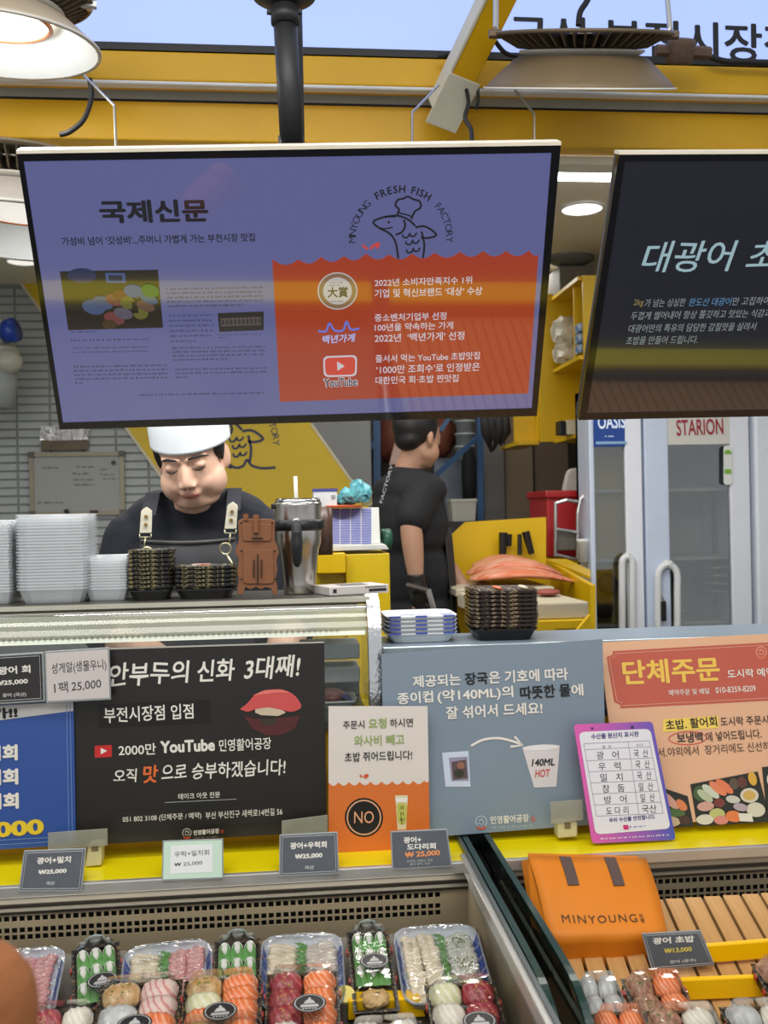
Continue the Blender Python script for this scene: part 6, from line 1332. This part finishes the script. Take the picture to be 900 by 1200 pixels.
# ================================================================== FOOD IN THE SHOWCASES
TB = R(15.5); BED = Vector((0, 1.70, .832)); bx_ = Vector((1, 0, 0)); by_ = Vector((0, math.cos(TB), math.sin(TB))); bn_ = bx_.cross(by_)
class Bed(Plane):
    def __init__(s, h): s.p = BED+bn_*h; s.n = bn_; s.rt = bx_; s.up = by_
bed_m = M('bed_steel', (74, 68, 58), .4, .4, noise=.1)
for x0, x1, o_ in ((XL, xcl-.004, ca),):
    c0 = BED+bn_*-.012; part('sloping_bed', MB().prism([Vector((x0, 0, 0))+Vector((0, c0.y, c0.z))+by_*-.01, Vector((x1, 0, 0))+Vector((0, c0.y, c0.z))+by_*-.01, Vector((x1, 0, 0))+Vector((0, c0.y, c0.z))-by_*.48, Vector((x0, 0, 0))+Vector((0, c0.y, c0.z))-by_*.48], -bn_*.006), bed_m, o_)
lidm = clear('pack_lid', (.98, .99, .99), .05, .025, .5, bump=.3, bscale=26)
film = clear('pack_film', (.96, .97, .98), .07, .07, .7, bump=1, bscale=34)
packpat = wave_mat('pack_tray_print', (26, 24, 24), (120, 96, 60), 30)
stk_w = K(176, 176, 172)
def fishm(name, col, line, sc, w=.80, dist=2.5):
    """fish flesh with thin pale fat lines across the piece"""
    mt = M(name, col, .3, noise=.06, scale=30, bump=.25, bscale=50); nt = mt.node_tree; bs = nt.nodes['Principled BSDF']
    tc = nt.nodes.new('ShaderNodeTexCoord'); wv = nt.nodes.new('ShaderNodeTexWave'); wv.bands_direction = 'DIAGONAL'; wv.inputs['Scale'].default_value = sc; wv.inputs['Distortion'].default_value = dist; wv.inputs['Detail'].default_value = 2
    rp = nt.nodes.new('ShaderNodeMapRange'); rp.inputs[1].default_value = w; rp.inputs[2].default_value = 1; rp.inputs[4].default_value = .8; mx = nt.nodes.new('ShaderNodeMix'); mx.data_type = 'RGBA'
    base = bs.inputs['Base Color'].links[0].from_socket
    nt.links.new(tc.outputs['Object'], wv.inputs['Vector']); nt.links.new(wv.outputs[1], rp.inputs[0]); nt.links.new(rp.outputs[0], mx.inputs[0])
    nt.links.new(base, mx.inputs[6]); mx.inputs[7].default_value = (*hexc(line), 1); nt.links.new(mx.outputs[2], bs.inputs['Base Color'])
    bs.inputs['Subsurface Weight'].default_value = .0
    return mt
fish = {
 'salmon': fishm('nigiri_salmon', (236, 118, 58), (248, 186, 146), 60, .62), 'tuna': fishm('nigiri_tuna', (150, 44, 54), (190, 92, 96), 40, .7),
 'white': fishm('nigiri_white', (226, 216, 196), (242, 238, 228), 50, .6), 'pink': fishm('nigiri_pink', (226, 196, 184), (196, 96, 92), 45, .6, 4),
 'amber': M('nigiri_amber', (186, 138, 78), .3, noise=0, scale=60, col2=(216, 182, 130), bump=.5), 'grey': M('nigiri_grey', (186, 186, 182), .3, noise=0, scale=60, col2=(214, 214, 208), bump=.3),
 'pale': fishm('nigiri_pale_green', (214, 212, 166), (236, 230, 206), 40, .55), 'brown': M('nigiri_brown_chunks', (150, 96, 74), .4, noise=0, scale=90, col2=(212, 168, 136), bump=1, bscale=120),
 'egg': M('nigiri_roe', (234, 138, 24), .4, noise=.1, scale=60, bump=.6, bscale=80)}
rice_m = M('sushi_rice', (232, 228, 212), .6, noise=.08, scale=80, bump=.7, bscale=140)
names = {'salmon': 'salmon', 'tuna': 'dark red tuna', 'white': 'white fish', 'pink': 'pink and white fish', 'amber': 'amber marinated fish', 'grey': 'pale grey squid', 'pale': 'pale greenish fish', 'brown': 'chopped brown topping', 'egg': 'orange sea urchin'}
PROTO = {}
def nigiri(kind):
    if kind in PROTO: return PROTO[kind]
    t = MB(); L_, W_, n = .0305, .0150, 14
    for i in range(n+1):
        u = -1+2*i/n; hw = W_*(1-abs(u)**4*.45)*(1+.06*math.sin(i*2.1)); zc = .021-.008*abs(u)**3
        for k in range(7): v = -1+2*k/6; t.v.append(Vector((u*L_, v*hw, zc-.0055*abs(v)**2.2+.0010*math.sin(i*1.9+k))))
    for i in range(n):
        for k in range(6): a = i*7+k; t.f.append((a, a+7, a+8, a+1)); t.mi.append(0)
    top = t.mesh('topping', fish[kind], smooth=True)
    r = MB(); r.ell((0, 0, .009), (.025, .0125, .009), None, 12, 7); rm_ = r.mesh('rice', rice_m, smooth=True)
    PROTO[kind] = (top, rm_); return PROTO[kind]
def place_nigiri(kind, X, label, group):
    top, rm_ = nigiri(kind); o = bpy.data.objects.new('nigiri', top); COL.objects.link(o); o.matrix_world = X; o['label'] = label; o['category'] = 'sushi'; o['group'] = group
    md = o.modifiers.new('thickness', 'SOLIDIFY'); md.thickness = .0035
    c = bpy.data.objects.new('rice', rm_); COL.objects.link(c); c.parent = o; return o
gold = M('gold_sesame', (206, 168, 96), .5, noise=.1, scale=80); chive = M('green_chive', (96, 130, 50), .6, noise=.1, scale=80)
def frame_of(A, B, nrm=bn_):
    ex = (B-A).normalized(); ex = (ex-nrm*ex.dot(nrm)).normalized(); ey = nrm.cross(ex); return Matrix((ex, ey, nrm)).transposed().to_4x4()
ROTS = {86: 17, 146: 10, -30: 9, 315: 4, 121: 7, 218: 7, 214: 6, 307: 4, 676: 3, 730: 3, 694: 2, 756: 2, 846: 2, 883: 2, 253: 7}
def pack_frame(xl, xr, yt, h):
    b = Bed(h+.036); A, B = b.hit(xl, yt)-bn_*.036, b.hit(xr, yt)-bn_*.036; X = frame_of(A, B) @ Matrix.Rotation(R(ROTS.get(xl, 5)), 4, 'Z'); X.translation = (A+B)/2; return X, (B-A).length
def lidbox(w, L, h, ins=.008):
    g = MB(); r0 = roundrect([(-w/2, -L), (w/2, -L), (w/2, 0), (-w/2, 0)], .10, 2); s1 = [(x*(1-2*ins/w), -L/2+(y+L/2)*(1-2*ins/L)) for x, y in r0]; n = len(r0)
    for z, r_ in ((.006, r0), (.010, r0), (.011, [(x*.985, -L/2+(y+L/2)*.985) for x, y in r0]), (h-.003, s1), (h, [(x*.97, -L/2+(y+L/2)*.97) for x, y in s1])): g.v += [Vector((x, y, z)) for x, y in r_]
    for i in range(4):
        for j in range(n): a = i*n+j; b = i*n+(j+1) % n; g.f.append((a, b, b+n, a+n)); g.mi.append(0)
    g.f.append(tuple(4*n+j for j in range(n))); g.mi.append(0); return g
def xf(mb, X): mb.v = [X @ v for v in mb.v]; return mb
def tray_box(w, L, h):
    g = MB(); g.span((-w/2, -L, 0), (w/2, 0, .003))
    for a, b in (((-w/2, -L, 0), (-w/2+.003, 0, h)), ((w/2-.003, -L, 0), (w/2, 0, h)), ((-w/2, -.003, 0), (w/2, 0, h)), ((-w/2, -L, 0), (w/2, -L+.003, h))): g.span(a, b)
    g.span((-w/2-.003, -L-.003, h-.001), (w/2+.003, -L+.003, h)).span((-w/2-.003, -.003, h-.001), (w/2+.003, .003, h)).span((-w/2-.003, -L, h-.001), (-w/2+.003, 0, h)).span((w/2-.003, -L, h-.001), (w/2+.003, 0, h))
    return g
def sticker(o, X, cx, cy, z, r):
    def ov(f, zz): return [X @ Vector((cx+r*f*math.cos(t), cy+r*.74*f*math.sin(t), zz)) for t in [2*math.pi*i/28 for i in range(28)]]
    s_ = part('sticker', MB().face(ov(1, z)), M('black_sticker', (26, 25, 27), .35, noise=.02), o)
    g = MB(); a, b = ov(.90, z+.0004), ov(.84, z+.0004); k = len(g.v); g.v += a+b
    for i in range(28): j = (i+1) % 28; g.f.append((k+i, k+j, k+28+j, k+28+i)); g.mi.append(0)
    q = lambda u, v: X @ Vector((cx+r*u, cy+r*v, z+.0004))
    g.face([q(-.35, -.05), q(.35, -.05), q(.22, .2), q(.1, .25), q(.05, .42), q(-.05, .42), q(-.1, .25), q(-.22, .2)]); g.face([q(-.55, -.32), q(.55, -.32), q(.5, -.12), q(-.5, -.12)])
    for k_ in range(5): g.face([q(-.42+k_*.18, -.48), q(-.30+k_*.18, -.48), q(-.30+k_*.18, -.38), q(-.42+k_*.18, -.38)])
    part('sticker_print', g, stk_w, s_)
def red_tabs(o, X, w, L, h):
    for s_ in (-1, 1):
        for f in (.25, .62): part('red_clasp', xf(MB().box(Vector((s_*(w/2+.0045), -L*f, h*.7)), (.002, .010, .008)), X), M('red_clasp', (176, 56, 48), .4), o)
def sushi_pack(where, xl, xr, yt, L, h, left, right, st=None, extra=None, nrow=None):
    X, w = pack_frame(xl, xr, yt, h); o = root('sushi_pack', 'clear lidded sushi pack '+where, 'sushi pack', X.translation, 'sushi packs in the showcases')
    part('tray', xf(tray_box(w, L, .018), X), packpat, o); part('lid', xf(lidbox(w, L, .046), X), lidm, o); red_tabs(o, X, w, L, .02)
    cols = ((-w*.245, left), (w*.245, right)); sc = (w*.47)/.060
    for cx_, kinds in cols:
        n = len(kinds); 
        for i, kd in enumerate(kinds):
            y = -L*.12-(L*.76)*(i/(max(n-1, 1))) if n > 1 else -L*.4
            m_ = X @ Matrix.Translation((cx_, y, .004+.001*(n-i))) @ Matrix.Rotation(R(random.uniform(-9, 9)), 4, 'Z') @ Matrix.Rotation(R(24), 4, 'X') @ Matrix.Diagonal((sc, min(1.3, L*.78/max(n-1, 1)/.021), 1.0, 1))
            place_nigiri(kd, m_, '%s nigiri in the sushi pack %s' % (names[kd], where), '%s nigiri, pack %s' % (kd, where))
            if kd in ('tuna', 'amber', 'brown') and extra is not None:
                g = MB(); mt = gold if kd == 'tuna' else chive
                for q in range(14): g.box(m_ @ Vector((random.gauss(0, .008), random.gauss(0, .005), .0285)), (.0018, .0018, .0012), (0, 0, random.random()*3))
                thing('sesame_topping', g, mt, ('gold sesame sprinkled on the tuna in the pack ' if kd == 'tuna' else 'chopped green chives on the sushi in the pack ')+where, 'garnish', kind='stuff')
    if st: sticker(o, X, st[0]*w, st[1]*L, .0475, .0245)
    return o, X, w
# back row: sashimi trays and narrow green packs
ftb = M('blue_white_tray_print', (70, 100, 196), .45, noise=.02); ftw = M('sashimi_tray_white', (222, 228, 236), .4, noise=.02)
sas = {'pinkred': M('sashimi_pink', (222, 176, 168), .3, noise=0, scale=14, col2=(200, 116, 112), stretch=(4, 14, 1)), 'cream': M('sashimi_cream', (222, 204, 166), .3, noise=0, scale=9, col2=(234, 222, 196), stretch=(4, 14, 1)),
       'greyish': M('sashimi_greyish', (196, 182, 162), .3, noise=0, scale=16, col2=(214, 204, 188)), 'glassy': M('sashimi_glassy', (186, 188, 168), .25, noise=0, scale=20, col2=(212, 212, 200))}
snames = {'pinkred': 'pink streaked sashimi slice', 'cream': 'cream coloured sashimi slice', 'greyish': 'greyish sashimi slice', 'glassy': 'translucent sashimi slice'}
leafm = M('green_plastic_leaf', (78, 142, 58), .4, noise=.12, scale=20)
SL = {}
def slice_mesh(k):
    if k not in SL:
        g = MB(); n = 8
        for i in range(n+1):
            u = -1+2*i/n; hw = .0085*(1-abs(u)**2.5*.6)
            for q in range(4): v = -1+2*q/3; g.v.append(Vector((u*.024, v*hw, .004*(1-v*v)*.6+.0014*math.sin(i*1.3)-.002*v)))
        for i in range(n):
            for q in range(3): a = i*4+q; g.f.append((a, a+4, a+5, a+1)); g.mi.append(0)
        SL[k] = g.mesh('sashimi_slice', sas[k], smooth=True)
    return SL[k]
def leaf(X, cx, y0, y1, z, label, horizontal=False, n=9, h=.016, up=True):
    """cut green grass divider with pointed teeth"""
    g = MB(); pts = []; Ln = y1-y0
    if horizontal: base = [Vector((y0, cx, z)), Vector((y1, cx, z))]
    for i in range(n):
        a = y0+Ln*i/n; b = y0+Ln*(i+.5)/n; c_ = y0+Ln*(i+1)/n
        if horizontal: g.add([Vector((a, cx-.014, z)), Vector((c_, cx-.014, z)), Vector((c_, cx+.004, z+.006)), Vector((b, cx+h*.9, z+.013)), Vector((a, cx+.004, z+.006))], [(0, 1, 2, 3, 4)])
        else: g.add([Vector((cx+.008, a, z)), Vector((cx+.008, c_, z)), Vector((cx-.002, c_, z+.006)), Vector((cx-h*.8, b, z+.010)), Vector((cx-.002, a, z+.006))], [(0, 1, 2, 3, 4)])
    thing('leaf_divider', xf(g, X), leafm, label, 'leaf divider', solid=.0006)
def sashimi_tray(where, xl, xr, yt, L, left, right, split=.5, lemon=False, garnish=False, h=0.0):
    X, w = pack_frame(xl, xr, yt, h); o = root('sashimi_tray', 'blue and white foam tray of sashimi under film '+where, 'sashimi tray', X.translation, 'sashimi trays in the showcases')
    ol_ = roundrect([(-w/2, -L), (w/2, -L), (w/2, 0), (-w/2, 0)], .22, 3); g = MB(); n = len(ol_)
    r1 = [(x*.86, -L/2+(y+L/2)*.88) for x, y in ol_]
    for z, r_ in ((0, r1), (.020, ol_), (.023, ol_), (.021, [(x*.96, -L/2+(y+L/2)*.96) for x, y in ol_]), (.005, [(x*.84, -L/2+(y+L/2)*.86) for x, y in ol_])): g.v += [Vector((x, y, z)) for x, y in r_]
    for i in range(4):
        for j in range(n): a = i*n+j; b = i*n+(j+1) % n; g.f.append((a, b, b+n, a+n)); g.mi.append(0)
    g.f.append(tuple(4*n+j for j in range(n))); g.mi.append(0); part('tray', xf(g, X), ftw, o)
    for s_ in (-1, 1):
        for q in range(5):
            y = -L*.14-q*L*.155; g = MB().add([Vector((s_*w*.478, y, .0228)), Vector((s_*w*.478, y-L*.13, .0228)), Vector((s_*w*.428, y-L*.13, .0085)), Vector((s_*w*.428, y, .0085))], [(0, 1, 2, 3)]); part('blue_print', xf(g, X), ftb, o)
    g = MB(); top = [(x*.80, -L/2+(y+L/2)*.82) for x, y in ol_]
    for z, r_ in ((.0235, ol_), (.029, [(x*.93, -L/2+(y+L/2)*.94) for x, y in ol_]), (.032, top)): g.v += [Vector((x, y, z)) for x, y in r_]
    for i in range(2):
        for j in range(n): a = i*n+j; b = i*n+(j+1) % n; g.f.append((a, b, b+n, a+n)); g.mi.append(0)
    g.f.append(tuple(2*n+j for j in range(n))); g.mi.append(0); part('film', xf(g, X), film, o, smooth=False)
    for side, kd in ((0, left), (1, right)):
        if not kd: continue
        x0_ = -w*.40 if side == 0 else -w*.40+w*.80*split+.006; x1_ = -w*.40+w*.80*split-.008 if side == 0 else w*.40
        wd = x1_-x0_; nr = max(4, int(L*.74/.0105)); ncol = max(1, round(wd/.034))
        for cc in range(ncol):
            for i in range(nr):
                m_ = X @ Matrix.Translation((x0_+wd*(cc+.5)/ncol+random.uniform(-.002, .002), -L*.12-L*.74*i/(nr-1), .010+.0105*math.sin(math.pi*(i+.5)/nr)+.003*(cc % 2))) @ Matrix.Rotation(R((24 if side else -24)+random.uniform(-8, 8)), 4, 'Z') @ Matrix.Rotation(R(22), 4, 'X') @ Matrix.Diagonal((wd/ncol/.042, 1.25, 1.5, 1))
                s_ = bpy.data.objects.new('sashimi_slice', slice_mesh(kd)); COL.objects.link(s_); s_.matrix_world = m_; s_['label'] = snames[kd]+' on the sashimi tray '+where; s_['category'] = 'sashimi'; s_['group'] = kd+' sashimi, tray '+where
                s_.modifiers.new('thickness', 'SOLIDIFY').thickness = .002
    if left and right: leaf(X, -w*.40+w*.80*split, -L*.80, -L*.10, .014, 'green cut leaf divider on the sashimi tray '+where, n=10)
    if lemon:
        for q in range(2): thing('lemon_slice', xf(MB().tube([Vector((w*lemon+.018*q, -L*.84, .018)), Vector((w*lemon+.018*q, -L*.845, .022))], .015, 20), X), M('lemon', (226, 208, 110), .4, noise=.1, scale=60), ['left', 'right'][q]+' lemon slice on the sashimi tray '+where, 'lemon', group='lemon slices, tray '+where)
    if garnish:
        g = MB()
        for cy in (-.28, -.58):
            for q in range(22): g.box(Vector((w*.22+random.gauss(0, .009), L*cy+random.gauss(0, .008), .031)), (.0028, .0018, .0015), (0, 0, random.random()*3))
        thing('chive_garnish', xf(g, X), M('olive_chive', (112, 122, 40), .6, noise=.2, scale=80), 'chopped olive chives on the translucent fish beside the rail', 'garnish', kind='stuff')
    return o
ball = M('white_nigiri_top', (222, 220, 210), .4, noise=.05, scale=30)
def green_pack(where, xl, xr, yt, L, rows, st=None, ginger=False, h=0.004):
    X, w = pack_frame(xl, xr, yt, h); o = root('narrow_pack', 'narrow clear pack of leaf wrapped white sushi '+where, 'sushi pack', X.translation, 'narrow green sushi packs')
    part('tray', xf(tray_box(w, L, .018), X), packpat, o); part('lid', xf(lidbox(w, L, .040, .006), X), lidm, o); red_tabs(o, X, w, L, .02)
    crest = [(-w*.44, 0), (-w*.40, .010), (-w*.27, .014), (-w*.20, .026), (0, .031), (w*.20, .026), (w*.27, .014), (w*.40, .010), (w*.44, 0)]
    part('lid_crest', xf(MB().prism([Vector((x, .001, .010+z)) for x, z in crest], (0, .0015, 0)), X), clear('crest_clear', (.72, .78, .80), .05, .25, .8), o)
    g = MB(); cz_ = smoothline([(x, .010+z, 0) for x, z in crest], 3); g.tube([Vector((x, 0, z)) for x, z, _ in cz_], .0009, 6); part('crest_edge', xf(g, X), M('crest_edge', (150, 176, 178), .2, spec=.8), o)
    for r_ in range(rows):
        y = -L*.14-r_*.038
        for c_ in range(3):
            m_ = X @ Matrix.Translation((-w*.29+c_*w*.29, y, .018))
            g = MB(); g.ell(Vector((0, 0, 0)), (w*.145, .015, .014), (R(20), 0, 0), 12, 7)
            thing('white_sushi', xf(g, m_), ball, 'round white sushi behind green leaves in the narrow pack '+where, 'sushi', group='white sushi, narrow pack '+where, smooth=True)
        leaf(X, y-.012, -w*.43, w*.43, .019, ['rear', 'middle', 'front'][r_]+' row of green leaves in the narrow pack '+where, horizontal=True, n=6, h=.014)
    if ginger: thing('pickled_ginger', xf(crumple(MB().ell(Vector((0, -L*.84, .014)), (w*.36, .018, .010), None, 20, 12), .0016), X), M('pickled_ginger', (206, 168, 110), .4, noise=.2, scale=30, bump=1, bscale=40), 'pickled ginger at the near end of the narrow pack '+where, 'ginger', smooth=True)
    if st: sticker(o, X, st[0]*w, st[1]*L, .0415, .0235)
    return o
sashimi_tray('at the far left end', -30, 77, 1105, .17, 'glassy', 'pinkred', .42, lemon=.05)
green_pack('between the two pink sashimi trays', 86, 136, 1099, .175, 3, st=(.12, -.62))
sashimi_tray('half cream and half pink', 146, 247, 1097, .15, 'cream', 'pinkred', .47)
green_pack('behind the full salmon column pack', 253, 303, 1092, .17, 3)
sashimi_tray('of cream and greyish fish', 307, 401, 1087, .165, 'cream', 'greyish', .50, lemon=.36)
green_pack('with ginger above the yellow board', 408, 453, 1081, .178, 3, st=(.05, -.55), ginger=True)
sashimi_tray('with chopped chives beside the rail', 459, 558, 1077, .175, 'cream', 'glassy', .56, lemon=.22, garnish=True)
# front row
hF = .034
sushi_pack('cut off by the brown sleeve', 38, 112, 1172, .17, hF, ['tuna', 'white', 'salmon', 'white'], ['white', 'white', 'salmon', 'white'], extra=1)
sushi_pack('with sea urchin pieces', 121, 211, 1141, .17, hF, ['amber', 'grey', 'egg', 'tuna'], ['pink', 'pink', 'salmon', 'white', 'tuna'], st=(.02, -.66), extra=1)
sushi_pack('with a full column of salmon', 218, 303, 1136, .125, hF, ['amber', 'pale', 'salmon', 'grey'], ['salmon']*5, st=(.0, -.78), extra=1)
sushi_pack('of amber fish cut by the bottom edge', 214, 304, 1186, .15, hF+.004, ['amber', 'amber', 'pale'], ['salmon']*4, extra=1)
sushi_pack('with gold sprinkled tuna beside salmon', 315, 394, 1130, .17, hF, ['tuna', 'tuna', 'tuna', 'white', 'pale'], ['salmon', 'salmon', 'salmon', 'salmon', 'amber'], st=(.10, -.55), extra=1)
sushi_pack('of white fish and tuna by the rail', 499, 578, 1142, .16, hF, ['pale', 'white', 'white', 'white'], ['tuna', 'tuna', 'tuna', 'brown'], st=(.10, -.66), extra=1)
sushi_pack('showing only its rear rim', 408, 492, 1189, .13, .012, ['white', 'grey'], ['white', 'salmon'])
# yellow board between them
def ybar(q, Y, label, d=.012):
    pl = Plane(Bed(-.006).hit(*q[3]), 0, 0); thing('yellow_board', MB().prism([pl.hit(*p) for p in q], (0, d, 0)), yel_board, label, 'board', bevel=.002)
ybar([(408, 1173), (492, 1170), (499, 1192), (408, 1196)], Bed(.0).hit(450, 1188).y, 'yellow acrylic step board below the narrow ginger pack', .03)
# other showcase: slats, boards, packs, bag, price card
slm = M('pine_slat', (196, 150, 92), .5, noise=.12, scale=8, stretch=(14, 1, 1)); b0 = Bed(-.012)
XA, XB_ = b0.hit(720, 1090).x, 2.4
wl = bpy.data.meshes.new('wood_slat'); sp_ = .0365
rackr = root('slat_rack', 'pine slat rack in the showcase beside the orange bag', 'slat rack', b0.hit(800, 1120)); ncn = int((XB_-(xgr+.03))/sp_)
q0 = b0.p+by_*.04; yk = 1.27; zk = b0.p.z-(b0.p.y-yk)*math.tan(TB); prf = [(q0.y, q0.z), (yk, zk), (.62, zk), (.62, zk-.01), (yk, zk-.01), (q0.y, q0.z-.01)]
sm = MB().prism([Vector((-.015, y-1.5, z-zk)) for y, z in prf], (.030, 0, 0)); me = sm.mesh('slat', slm)
qrot = frame_of(Vector((0, 0, 0)), Vector((1, 0, 0)))
for i in range(ncn):
    c_ = bpy.data.objects.new('slat', me); COL.objects.link(c_); c_.parent = rackr
    c_.matrix_local = Matrix.Translation(Vector((xgr+.075+i*sp_, 1.5, zk))-OFF[rackr.name]) @ Matrix.Rotation(R(-5), 4, 'Z')
ybar([(808, 1110), (960, 1098), (966, 1119), (815, 1130)], 1.615, 'rear yellow acrylic step board across the pine slats')
ybar([(790, 1149), (960, 1142), (968, 1166), (798, 1173)], 1.515, 'front yellow acrylic step board across the pine slats')
pcg = card('slate price card lying on the slats beside the orange bag', Bed(-.004).hit(800, 1138).y, 12, [(752, 1094), (821, 1090), (838, 1131), (764, 1137)], dk, [('광어 초밥', (765, 1107), (814, 1104), 8, pwh, .05), ('₩13,000', (779, 1118), (811, 1115.5), 6.5, K(216, 196, 90), .05), ('광어 (광주)', (785, 1130), (816, 1127.5), 4.5, gl_, .03)], gl_)
hR = .012
sushi_pack('of pale squid beside the partition glass', 676, 722, 1139, .10, hR, ['grey', 'grey', 'grey'], ['grey', 'grey', 'grey'])
sushi_pack('of brown chunks below the orange bag', 730, 796, 1136, .105, hR, ['brown', 'brown', 'brown'], ['salmon', 'salmon', 'salmon'], extra=1)
sushi_pack('of salmon touching the dark glass edge', 694, 752, 1176, .13, hR+.02, ['salmon', 'salmon'], ['salmon', 'white'])
sushi_pack('with brown chunks at the bottom edge', 756, 836, 1174, .13, hR+.02, ['brown', 'brown'], ['white', 'salmon'], extra=1)
sushi_pack('of pale fish at the bottom corner', 846, 930, 1169, .13, hR+.02, ['grey', 'white'], ['white', 'pale'])
sushi_pack('cut off by the right edge', 883, 950, 1119, .09, hR, ['brown', 'tuna'], ['salmon', 'salmon'])
# orange paper bag
bg = root('paper_bag', 'orange paper bag with brown straps and dark lettering hanging over the ledge', 'bag', P(700, 1100, 1.65))
om = M('orange_paper', (222, 128, 14), .55, noise=.05, scale=6, bump=.25, bscale=14)
tl, tr, ml, mr_, bl_, br_ = P(619, 1003, 1.75), P(757, 1006, 1.75), P(642, 1098, 1.60), P(782, 1094, 1.60), P(654, 1146, 1.62), P(782, 1132, 1.62)
rows_ = []
nseg = 14
for j in range(nseg+1):
    t = j/nseg
    if t <= .72: s_ = t/.72; a = tl.lerp(ml, s_); b = tr.lerp(mr_, s_)
    else: s_ = (t-.72)/.28; a = ml.lerp(bl_, s_); b = mr_.lerp(br_, s_)
    off = Vector((0, -.014*math.sin(math.pi*min(1, t/.75))-.004, .003*math.sin(t*9))); rows_.append([a.lerp(b, i/10)+off+Vector((0, .002*math.sin(i*1.3+j*.8)+.004*abs(i-5)/5, 0)) for i in range(11)])
g = MB(); g.v = [v for r_ in rows_ for v in r_]
for j in range(nseg):
    for i in range(10): a = j*11+i; g.f.append((a, a+1, a+12, a+11)); g.mi.append(0)
part('front_flap', g, om, bg, smooth=True, solid=.002)
part('body', MB().prism([tl+Vector((.004, .006, -.004)), tr+Vector((-.004, .006, -.004)), mr_+Vector((-.004, .02, -.0)), br_+Vector((-.004, .01, .0)), bl_+Vector((.004, .01, 0)), ml+Vector((.002, .02, 0))], (0, .024, 0)), om, bg, bevel=.004)
part('side_fold', MB().prism([tl+Vector((0, 0, -.006)), tl+Vector((-.006, .03, -.02)), ml+Vector((-.016, .045, 0)), ml], (.002, 0, 0)), om, bg)
pl = Plane(tl+Vector((0, -.014, 0)), 0, 0)
def onbag(u, t, lift=.002):
    r_ = t*nseg; j = min(int(r_), nseg-1); f = r_-j; x = u*10; i = min(int(x), 9); h_ = x-i
    a = rows_[j][i].lerp(rows_[j][i+1], h_); b = rows_[j+1][i].lerp(rows_[j+1][i+1], h_); return a.lerp(b, f)+Vector((0, -lift, lift*.8))
for u0 in (.255, .635):
    g = MB()
    for k in range(8):
        t0, t1 = k/8*.26, (k+1)/8*.26; g.add([onbag(u0, t0), onbag(u0+.095, t0), onbag(u0+.095, t1), onbag(u0, t1)], [(0, 1, 2, 3)])
    part('strap', g, M('brown_strap', (92, 74, 66), .7, noise=.06), bg, solid=.002)
vs, fs, ar = glyphs('MINYOUNG', .0, 0, 1.25); g = MB(); g.add([onbag(.145+u*.62, .575-v*.075) for u, v, _ in vs], fs); part('lettering', g, K(74, 52, 24), bg)
vs, fs, ar = glyphs('민', .02, 0, 1); g = MB(); g.add([onbag(.79+u*.03, .535-v*.04, .002+w_) for u, v, w_ in vs], fs); vs, fs, ar = glyphs('영', .02, 0, 1); g.add([onbag(.79+u*.03, .58-v*.04, .002+w_) for u, v, w_ in vs], fs); part('small_lettering', g, K(74, 52, 24), bg)
# light tube under the ledges, as refrigerated showcases have
for x0, x1, o_ in ((XL+.05, xcl-.03, 1.3), (xgr+.03, 1.7, .2)):
    l = area('showcase_light', ((x0+x1)/2, YF-.02, ZL-.015), (R(-18), 0, 0), x1-x0, .012, o_, (1, .95, .86))
area('food_fill_light', (-.1, 1.05, 2.7), (R(8), 0, 0), 2.2, .25, 16, (1, .96, .90))  # unseen overhead fill added to brighten the food
